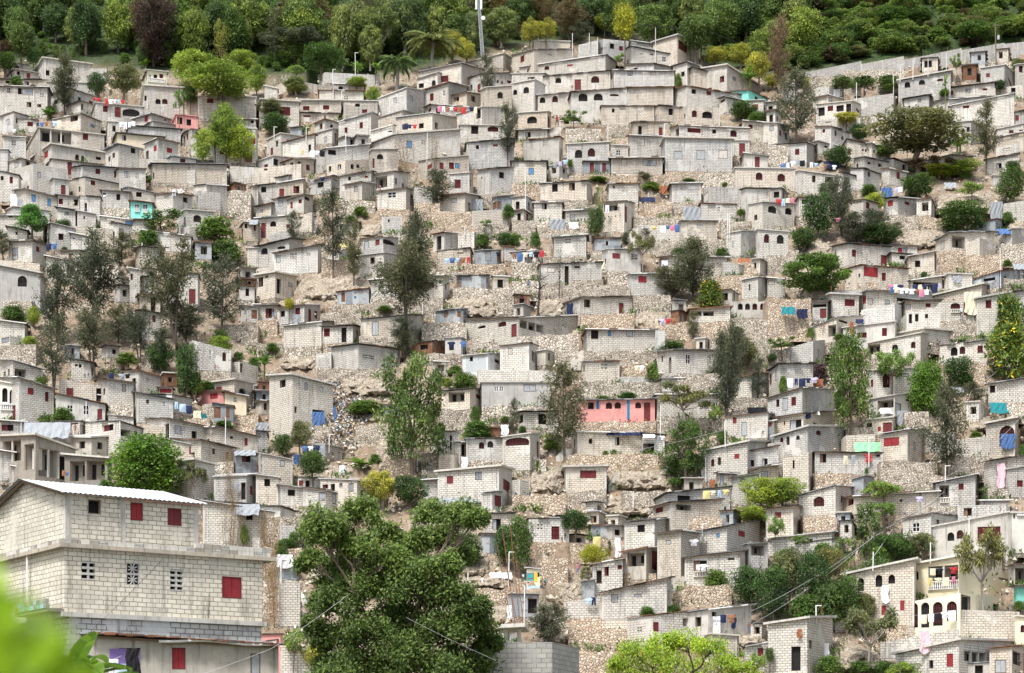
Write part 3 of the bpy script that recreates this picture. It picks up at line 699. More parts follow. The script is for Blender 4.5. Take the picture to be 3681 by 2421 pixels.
        for i in range(11):
            a = i*2.399; r = U(.2, .46); tip = Vector((math.cos(a)*r, math.sin(a)*r, U(.6, .97))); m = fork.lerp(tip, .55)+Vector((0, 0, -.03)); limb(mb, fork, m, .013, .008, tk, .1, 4, 3)
            for k in range(3):
                t2 = tip+Vector((U(-.12, .12), U(-.12, .12), U(-.08, .06))); limb(mb, m, t2, .007, .003, tk, .1, 3, 2); tips.append((t2.x, t2.y, t2.z, U(.075, .125)))
        V, T = clump(tips, 95, .062, .026, .3, .7, .1); leafm = {'papaya': 'leaf_papaya', 'thin': 'leaf_olive', 'drys': 'leaf_dry'}[kind]
    elif kind in ('vine', 'vineup'):
        cl = [(U(-.38, .38)*(1 if kind == 'vine' else (.4+.6*(1-z))), U(-.12, .12), z, U(.07, .13)) for z in [U(.06, .95) for _ in range(30)]]
        V, T = clump(cl, 75, .06, .03, .5); leafm = 'leaf_shrub' if kind == 'vine' else 'leaf_wood'; limb(mb, (0, 0, 0), (0, 0, .8), .02, .01, 'trunkdark')
    elif kind in ('shrub', 'shrubm', 'bush', 'yelshrub', 'low'):
        cl = ring(17, .12, .82, .36, .13, .24, lambda t: 1-.55*t)
        V, T = clump(cl, 190, .08, .038, .1); leafm = {'yelshrub': 'leaf_lush', 'shrubm': 'leaf_purple', 'bush': 'leaf_bush'}.get(kind, 'leaf_shrub')
        for i in range(5): limb(mb, (0, 0, 0), cl[i*3][:3], .018, .006, 'trunkdark', .1, 4, 3)
    else:
        P = dict(oak=(26, .2, .9, .34, .12, .2), olive=(30, .3, .92, .38, .10, .17), bright=(30, .3, .93, .37, .10, .18), lush=(38, .2, .95, .42, .07, .16), duo=(34, .22, .95, .44, .07, .16), round=(36, .14, .9, .36, .13, .2), yellow=(24, .35, .93, .36, .09, .16), lime=(18, .5, .9, .34, .14, .2),
                 grove=(34, .5, .92, .42, .07, .13), feather=(34, .26, .94, .34, .08, .15), fern=(30, .3, .93, .38, .10, .17), wood=(32, .3, .94, .36, .10, .18), tall=(16, .6, .93, .3, .08, .14), lean=(20, .55, .95, .36, .07, .13), oaksp=(40, .3, .93, .4, .07, .13), woody=(32, .25, .94, .36, .10, .18))
        n, z0, z1, rm, r0, r1 = P.get(kind, P['oak']); leafm = {'tall': 'leaf_papaya', 'duo': 'leaf_mango', 'lean': 'leaf_feather', 'oaksp': 'leaf_shrub'}.get(kind, leafm)
        prof = {'fern': lambda t: 1.05-.75*t, 'grove': lambda t: .6+.5*math.sin(math.pi*t), 'duo': lambda t: .5+.55*abs(math.sin(5.2*t+.5)), 'lush': lambda t: .62+.42*math.sin(3.1*t+.3)*(1 if t < .8 else .7)}.get(kind)
        cl = ring(n, z0, z1, rm, r0, r1, prof); fl = {'fern': .42, 'grove': .4, 'bright': .75, 'lush': .75, 'olive': .7, 'oaksp': .6, 'lean': .8}.get(kind, .85)
        lw = {'feather': (.06, .014), 'grove': (.035, .014), 'lean': (.05, .014), 'fern': (.05, .02), 'lush': (.036, .018), 'round': (.042, .022)}.get(kind, (.043, .021))
        V, T = clump(cl, {'lush': 250, 'duo': 230, 'round': 330}.get(kind, 270), lw[0], lw[1], .9 if kind == 'feather' else .15, fl, .45)
        tk = {'feather': 'trunkgrey', 'lean': 'trunkgrey', 'bright': 'trunk', 'tall': 'trunkdark'}.get(kind, 'trunk'); fz = z0*.95+.04
        fk = Vector((U(-.04, .04)+(.18 if kind == 'lean' else 0), 0, fz)); limb(mb, (0 if kind != 'lean' else -.25, 0, -.02), fk, .034, .022, tk, .06, 6, 5)
        for c in cl[::2]: limb(mb, fk, c[:3], .015, .004, tk, .12, 4, 4)
    return mb.mesh(kind+'_trunk'), quad_mesh(kind+'_crown', V, T, [leafm]), (V, T, leafm)
UNIT = {}
def unit(kind, v):
    if (kind, v) not in UNIT: UNIT[kind, v] = make_unit(kind, v)
    return UNIT[kind, v]
TREENAME = dict(cas=('casuarina_tree', 'dark wispy casuarina'), castall=('casuarina_tree', 'tall straggly casuarina'), brown=('casuarina_tree', 'rust brown dying conifer'), brownt=('casuarina_tree', 'brownish olive conifer'), cast=('casuarina_tree', 'spiky tan casuarina'),
                oak=('broadleaf_tree', 'dark green broadleaf tree'), olive=('broadleaf_tree', 'dull olive spreading tree'), bright=('broadleaf_tree', 'bright green spreading tree'), lush=('broadleaf_tree', 'lush layered green tree'), duo=('broadleaf_tree', 'ragged twin stemmed olive green tree'), round=('broadleaf_tree', 'dense rounded green tree'),
                yellow=('broadleaf_tree', 'yellow green tree'), lime=('broadleaf_tree', 'lime yellow crowned tree'), cyp=('column_tree', 'narrow yellow green tree'), grove=('acacia_tree', 'flat crowned grey green acacia'), feather=('eucalyptus_tree', 'feathery drooping eucalyptus'), fern=('broadleaf_tree', 'fern leaved flat tiered tree'),
                wood=('forest_tree', 'dark forest tree'), woody=('forest_tree', 'mid green forest tree'), tall=('slender_tree', 'slender tree with bare lower trunk'), lean=('eucalyptus_tree', 'leaning eucalyptus with pale trunk'), oaksp=('broadleaf_tree', 'wide open crowned tree'), papaya=('sapling_tree', 'sparse thin stemmed tree'), thin=('slender_tree', 'thin airy tree with visible branches'),
                drys=('dry_shrub', 'dry leafless shrub'), dry=('dry_shrub', 'dry brown twiggy shrub'), bare=('bare_tree', 'almost leafless dark tree'), vine=('climbing_plant', 'green climbing plant'), vineup=('climbing_plant', 'tall dark creeper clad tree'), shrub=('shrub', 'green shrub'), shrubm=('shrub', 'purplish brown shrub'), bush=('bush', 'dark green bush'), yelshrub=('flowering_shrub', 'large yellow flowered shrub'), banana=('banana_plant', 'banana plant with broad leaves'), palmg=('palm_tree', 'drooping dark palm'), palmc=('palm_tree', 'coconut palm with browning fronds'))
def tree(kind, x, yb, yt, w, Y=None):
    nm, look = TREENAME[kind]; WX = 1.3 if nm in ('broadleaf_tree', 'shrub', 'casuarina_tree') else 1.12
    Y0 = D(x, min(yb, 2450)); Yb = Y
    if not Y:
        Yb = front(x, min(yb-4, 2400), Y0, yb+42)
        hh = yb-yt
        for fx in (-.3, 0, .3):
            for fy in (.15, .35, .55, .75, .9): Yb = min(Yb, front(x+fx*w, yt+hh*fy, Yb, yb+42))
        Yb = max(Yb-.5, Y0-9)
    p = pt(x, yb, Yb); h = (yb-yt)/F*Yb; wd = w/F*Yb
    tr, cr, _ = unit(kind, random.randint(0, 2)); ext = 0.
    if not Y and Yb < Y0-1:      # the foot of the trunk stands on the slope further down, behind the next roofs
        g = yb
        while g < 2450 and D(x, g) > Yb: g += 4
        ext = max(0, p.z-(HY-g)/F*Yb)
        if ext < .3: ext = 0.
    base = p-Vector((0, 0, .15+ext)); root = empty(nm, base); a = random.uniform(0, 6.28)
    if kind in ('lean',): a = 0
    if kind in ('vine', 'bare'): a = random.uniform(-.5, .5)
    root.rotation_euler = (0, 0, a)
    if ext:
        if 'stub' not in UNIT: mb = MB(); mb.tube([(0, 0, 0), (0, 0, 1.02)], [1.25, 1.], 'trunk', 7); UNIT['stub'] = mb.mesh('trunk_foot')
        o = bpy.data.objects.new('trunk_foot', UNIT['stub']); COL.objects.link(o); o.parent = root; r = max(.05, .03*wd); o.scale = (r, r, ext)
    small = h < 1.6
    for n2, me in ((('stems' if 'shrub' in nm or nm == 'bush' or nm == 'climbing_plant' else 'trunk'), tr), ('crown' if nm not in ('palm_tree', 'banana_plant') else 'fronds', cr)):
        if small and me is tr: continue
        o = bpy.data.objects.new(n2, me); COL.objects.link(o); o.parent = root; o.scale = (wd*WX, wd*WX*random.uniform(.85, 1.), h+.15); o.location = (0, 0, ext)
    if kind == 'yelshrub':
        V, T, _ = unit(kind, 0)[2]; ids = RNG.choice(len(V), 130, replace=False)
        if 'bloom' not in UNIT: UNIT['bloom'] = quad_mesh('blossoms', V[ids]*np.array([1.03, 1.03, 1.03])*1., T[ids], ['leaf_bloom'])
        o = bpy.data.objects.new('blossoms', UNIT['bloom']); COL.objects.link(o); o.parent = root; o.scale = (wd*WX, wd*WX, h+.1); o.location = (0, 0, ext)
    PADS.append((p.x, p.y, base.z+.2, .5))
    sz = 'large ' if w*(yb-yt) > 26000 else 'small ' if w*(yb-yt) < 2500 else ''
    cat = {'shrub': 'shrub', 'bush': 'bush', 'dry_shrub': 'shrub', 'flowering_shrub': 'shrub', 'climbing_plant': 'climbing plant', 'banana_plant': 'banana plant', 'palm_tree': 'palm tree'}.get(nm, 'tree')
    if 'large' in look: sz = ''
    tag(root, sz+look, cat, x, (yb+yt)/2, {'shrub': 'shrubs on the terraces', 'tree': 'trees among the houses'}.get(cat, cat+'s on the hillside'))
    return root

# ------------------------------------------------------------------ people, cloth and small things
def person_mesh(pose):
    me = bpy.data.meshes.new('skeleton'); v, e, r = [], [], []
    def add(p, rad, par=None):
        v.append(p); r.append(rad)
        if par is not None: e.append((par, len(v)-1))
        return len(v)-1
    sit = pose == 'sit'; hz = .42 if sit else .92
    pel = add((0, 0, hz), .125); wst = add((0, 0, hz+.17), .105, pel); ch = add((0, -.01, hz+.38), .125, wst); nk = add((0, 0, hz+.54), .055, ch)
    add((0, -.02, hz+.60), .06, nk); hd = add((0, -.02, hz+.69), .09, len(v)-1); add((0, -.01, hz+.77), .07, hd)
    for s in (-1, 1):
        hp = add((s*.09, 0, hz-.04), .09, pel)
        st = s*.16 if pose == 'walk' else 0
        if sit: kn = add((s*.13, -.40, hz+.02), .062, hp); an = add((s*.13, -.42, .07), .04, kn)
        else: kn = add((s*.10, -.03-st*.9, .48), .062, hp); an = add((s*.11, .02-st*1.1+(.06 if st < 0 else 0), .07), .04, kn)
        add((s*.12, v[an][1]-.15, .03), .035, an)
        sh = add((s*.19, 0, hz+.47), .055, ch)
        if pose == 'reach': el = add((s*.26, -.12, hz+.55), .042, sh); wr = add((s*.2, -.26, hz+.75), .03, el); fd = (0, -.06, .07)
        else: el = add((s*.25, .02+st*.3, hz+.2), .042, sh); wr = add((s*.26, -.1+st*.5, hz-.02), .03, el); fd = (0, -.03, -.07)
        pm = add((v[wr][0], v[wr][1]+fd[1], v[wr][2]+fd[2]), .03, wr)
        for k in range(4): add((v[pm][0]+(k-1.5)*.018, v[pm][1]+fd[1]*.9-.01*(k == 1), v[pm][2]+fd[2]*(.95-.12*abs(k-1.3))), .008, pm)
        add((v[pm][0]-s*.045, v[pm][1]-.02, v[pm][2]+fd[2]*.35), .009, pm)
    me.from_pydata(v, e, []); o = bpy.data.objects.new('skeleton', me); COL.objects.link(o)
    sk = o.modifiers.new('Skin', 'SKIN')
    for i, sv in enumerate(me.skin_vertices[0].data): sv.radius = (r[i], r[i]*.85)
    me.skin_vertices[0].data[0].use_root = True
    ss = o.modifiers.new('Sub', 'SUBSURF'); ss.levels = ss.render_levels = 1
    dg = bpy.context.evaluated_depsgraph_get(); res = bpy.data.meshes.new_from_object(o.evaluated_get(dg)); bpy.data.objects.remove(o)
    for nm in ('skin', 'cloth_white', 'cloth_navy', 'hair'): res.materials.append(MATS[nm])
    for p in res.polygons:
        c = p.center; ax = abs(c.x)
        if c.z > hz+.70 or (c.z > hz+.62 and c.y > .02): k = 3
        elif c.z > hz+.55: k = 0 if ax < .15 else (1 if pose != 'reach' else 0)
        elif c.z > hz+.02: k = 1 if ax < .23 or c.z > hz+.3 else 0
        elif ax > .2 and not sit: k = 0
        elif c.z > (.12 if not sit else .2): k = 2
        else: k = 0
        p.material_index = k
    return res
PEOPLE = {}
PC = dict(red='red', dark='black', pink='pink', grey='grey', blue='blue', orange='orange', white='white', teal='teal', yellow='yellow', brown='brown', pinkdark='pink')
def person(x, yf, hp, col, pose=None, Y=None, look=None):
    pose = pose or random.choice(['stand', 'stand', 'walk', 'stand'] if hp > 12 else ['sit'])
    if pose not in PEOPLE: PEOPLE[pose] = person_mesh(pose)
    Yp = Y or front(x, yf-hp*.4, D(x, yf))-.5
    p = pt(x, yf, Yp); H = hp/F*Yp; s = H/(1.72 if pose != 'sit' else 1.22)
    o = bpy.data.objects.new('person', PEOPLE[pose]); COL.objects.link(o); o.location = p; o.scale = (s, s, s); o.rotation_euler = (0, 0, random.uniform(-1, 1))
    for i, m in ((1, 'cloth_'+PC[col]), (2, random.choice(['cloth_navy', 'cloth_black', 'cloth_brown', 'cloth_blue']))):
        o.material_slots[i].link = 'OBJECT'; o.material_slots[i].material = MATS[m]
    PADS.append((p.x, p.y, p.z+.02, .75))
    tag(o, look or f'{ {"stand": "standing", "walk": "walking", "sit": "sitting", "reach": "reaching"}[pose]} person in {"dark" if col == "dark" else PC[col]} clothes', 'person', x, yf-hp/2, 'people on the hillside')
def cloth_mesh(kind):
    out = {'shirt': [(-.3, 0), (-.46, -.12), (-.4, -.26), (-.27, -.2), (-.27, -.72), (.27, -.72), (.27, -.2), (.4, -.26), (.46, -.12), (.3, 0)], 'trousers': [(-.24, 0), (-.26, -.95), (-.05, -.95), (0, -.32), (.05, -.95), (.26, -.95), (.24, 0)], 'towel': [(-.36, 0), (-.38, -.5), (-.34, -.98), (.0, -1.02), (.37, -.96), (.35, -.5), (.36, 0)]}[kind]
    mb = MB(); z = lambda p: .05*math.sin(p[0]*14+p[1]*3)
    c = (0, -.4 if kind != 'trousers' else -.15)
    n = len(out)
    for s in (0, .02):
        for i in range(n):
            a, b = out[i], out[(i+1) % n]; q = [(p[0], z(p)+s, p[1]) for p in (c, a, b)]
            mb.poly(q if s else q[::-1], 'cloth_white')
    return mb.mesh(kind)
CM = {}
def clothesline(x0, y0, x1, y1, cols=None, Y=None):
    xm = (x0+x1)/2; Ya = Y or min(front(x, min(y0, y1)+18, D(x, (y0+y1)/2+70)-1.) for x in (x0, xm, x1))-.45
    A, B = pt(x0, y0, Ya), pt(x1, y1, Ya); w = (B-A).length; mb = MB(); org = (A+B)/2
    sag = lambda t: A.lerp(B, t)-Vector((0, 0, .09*w*.5*4*t*(1-t)*.5))
    mb.tube([sag(i/8) for i in range(9)], .012, 'cablelight', 4)
    o = mb.build('clothesline', None, org); lk = 'washing line'
    tag(o, 'thin line strung with washing', 'clothesline', xm, (y0+y1)/2, 'washing lines'); o['_n'] = 1
    n = max(2, int(w/.62)); names = list(CLOTH)[:14]
    for i in range(n):
        if random.random() < .12: continue
        k = random.choice(['shirt', 'shirt', 'towel', 'trousers'])
        if k not in CM: CM[k] = cloth_mesh(k)
        p = sag((i+.5)/n); c = cols[i % len(cols)] if cols else random.choice(['white', 'white', 'white', 'white', 'cream', 'skyblue', 'navy', 'navy', 'red', 'grey', 'black', 'pink', 'yellow', 'lilac', 'blue', 'brown'])
        g = bpy.data.objects.new({'shirt': 'shirt', 'trousers': 'trousers', 'towel': 'towel'}[k], CM[k]); COL.objects.link(g); g.location = p+Vector((0, -.02, 0))
        s = random.uniform(.65, 1.)*min(1.1, w/n/.62*1.05); g.scale = (s, s, s*random.uniform(.8, 1.15)); g.rotation_euler = (0, 0, random.uniform(-.25, .25))
        g.material_slots[0].link = 'OBJECT'; g.material_slots[0].material = MATS['cloth_'+c]
        px = x0+(x1-x0)*(i+.5)/n; tag(g, f'{ {"skyblue": "pale blue", "navy": "dark blue"}.get(c, c)} {k} on the washing line', 'laundry', px, (y0+y1)/2+12, 'washing on the lines')
TC = dict(grey='grey', white='white', navy='navy', tarp='grey', brown='rust', cream='cream', rust='rust', teal='darkteal', blue='blue', check='navy', green='palegreen', red='red', yellow='yellow', black='black', pinkcloth='palepink')
def sheet(x0, y0, x1, y1, col, Y=None):
    xm, ym = (x0+x1)/2, (y0+y1)/2; Yc = Y or front(xm, ym, D(xm, y1))-.3
    A, B = pt(x0, y0, Yc), pt(x1, y1, Yc); w, h = B.x-A.x, A.z-B.z; mb = MB(); nx, nz = max(5, int(w/.18)), max(4, int(h/.3)); wide = w > 1.6*h
    ph = random.uniform(0, 6); V = {}
    for i in range(nx+1):
        for j in range(nz+1):
            u, v = i/nx, j/nz
            V[i, j] = Vector((A.x+w*u+.06*math.sin(7*v+ph), Yc-(.9*v*h*.8 if wide else .06*v)+.07*math.sin(9*u*w+ph)*(.3+v)+.04*math.sin(21*u+9*v), A.z-h*v-(.16*h*math.sin(math.pi*u) if not wide else .12*h*abs(math.sin(4*u*w/2+ph)))*(.3+.7*v)*(1 if j else .25)))
    m = 'cloth_'+TC[col]
    for i in range(nx):
        for j in range(nz):
            q = [V[i, j+1], V[i+1, j+1], V[i+1, j], V[i, j]]; mb.poly(q, m)
            mb.poly([p+Vector((0, .02, 0)) for p in reversed(q)], m)
    o = mb.build('tarpaulin' if w*h > .9 else 'cloth', None, V[nx//2, 0])
    nm = {'tarp': 'grey', 'brown': 'rusty orange', 'check': 'dark blue checked', 'pinkcloth': 'pale pink', 'green': 'pale green', 'navy': 'dark blue'}.get(col, col)
    tag(o, f'{"large " if w*h > 5 else ""}{nm} {"sheet draped over a shelter" if wide else "cloth hanging in front of a wall"}', 'tarpaulin' if w*h > .9 else 'cloth', xm, ym, 'sheets and tarpaulins')
def pole(x, yb, yt, util=False, Y=None, mat='pipe'):
    Yp = Y or front(x, yb-3, D(x, yb))-.3; a, b = pt(x, yb, Yp), pt(x, yt, Yp); lean = random.uniform(-.03, .03)*(b.z-a.z); mb = MB()
    r = .055 if not util else .11
    mb.tube([(a.x, a.y, a.z-.5), (b.x+lean, b.y, b.z)], [r, r*.9], mat if not util else 'trunk', 8)
    name = 'pipe_pole' if not util else 'utility_pole'
    o = mb.build(name, None, a)
    if util:
        c = MB(); c.box((b.x, b.y, b.z-.4), (1, 0, 0), 1.2, .12, .1, 'trunk'); c.build('crossarm', o, a); t = MB(); t.tube([(b.x+.35, b.y-.1, b.z-2.9), (b.x+.35, b.y-.1, b.z-2.2)], .22, 'galv', 10); t.build('transformer', o, a)
    elif random.random() < .3:
        c = MB(); c.tube([(b.x+lean, b.y, b.z-.05), (b.x+lean+.5, b.y, b.z-.05)], .045, mat, 6); c.build('elbow', o, a)
    tag(o, ('tall ' if b.z-a.z > 4 else 'short ' if b.z-a.z < 2 else '')+('white pipe pole' if not util else 'wooden utility pole with transformer'), 'pole', x, (yb+yt)/2, 'white pipe poles' if not util else None)
def cable(pts, r=.018, sag=.03, mat='cable', look='thin overhead cable'):
    mb = MB(); P = [pt(*p) for p in pts]; q = []
    for A, B in zip(P, P[1:]):
        for i in range(14): t = i/14; q.append(A.lerp(B, t)-Vector((0, 0, sag*(B-A).length*4*t*(1-t))))
    q.append(P[-1]); mb.tube(q, r, mat, 4); o = mb.build('cable', None, P[0])
    tag(o, look, 'cable', sum(p[0] for p in pts)/len(pts), sum(p[1] for p in pts)/len(pts), 'overhead cables')
EXPO = 1.1
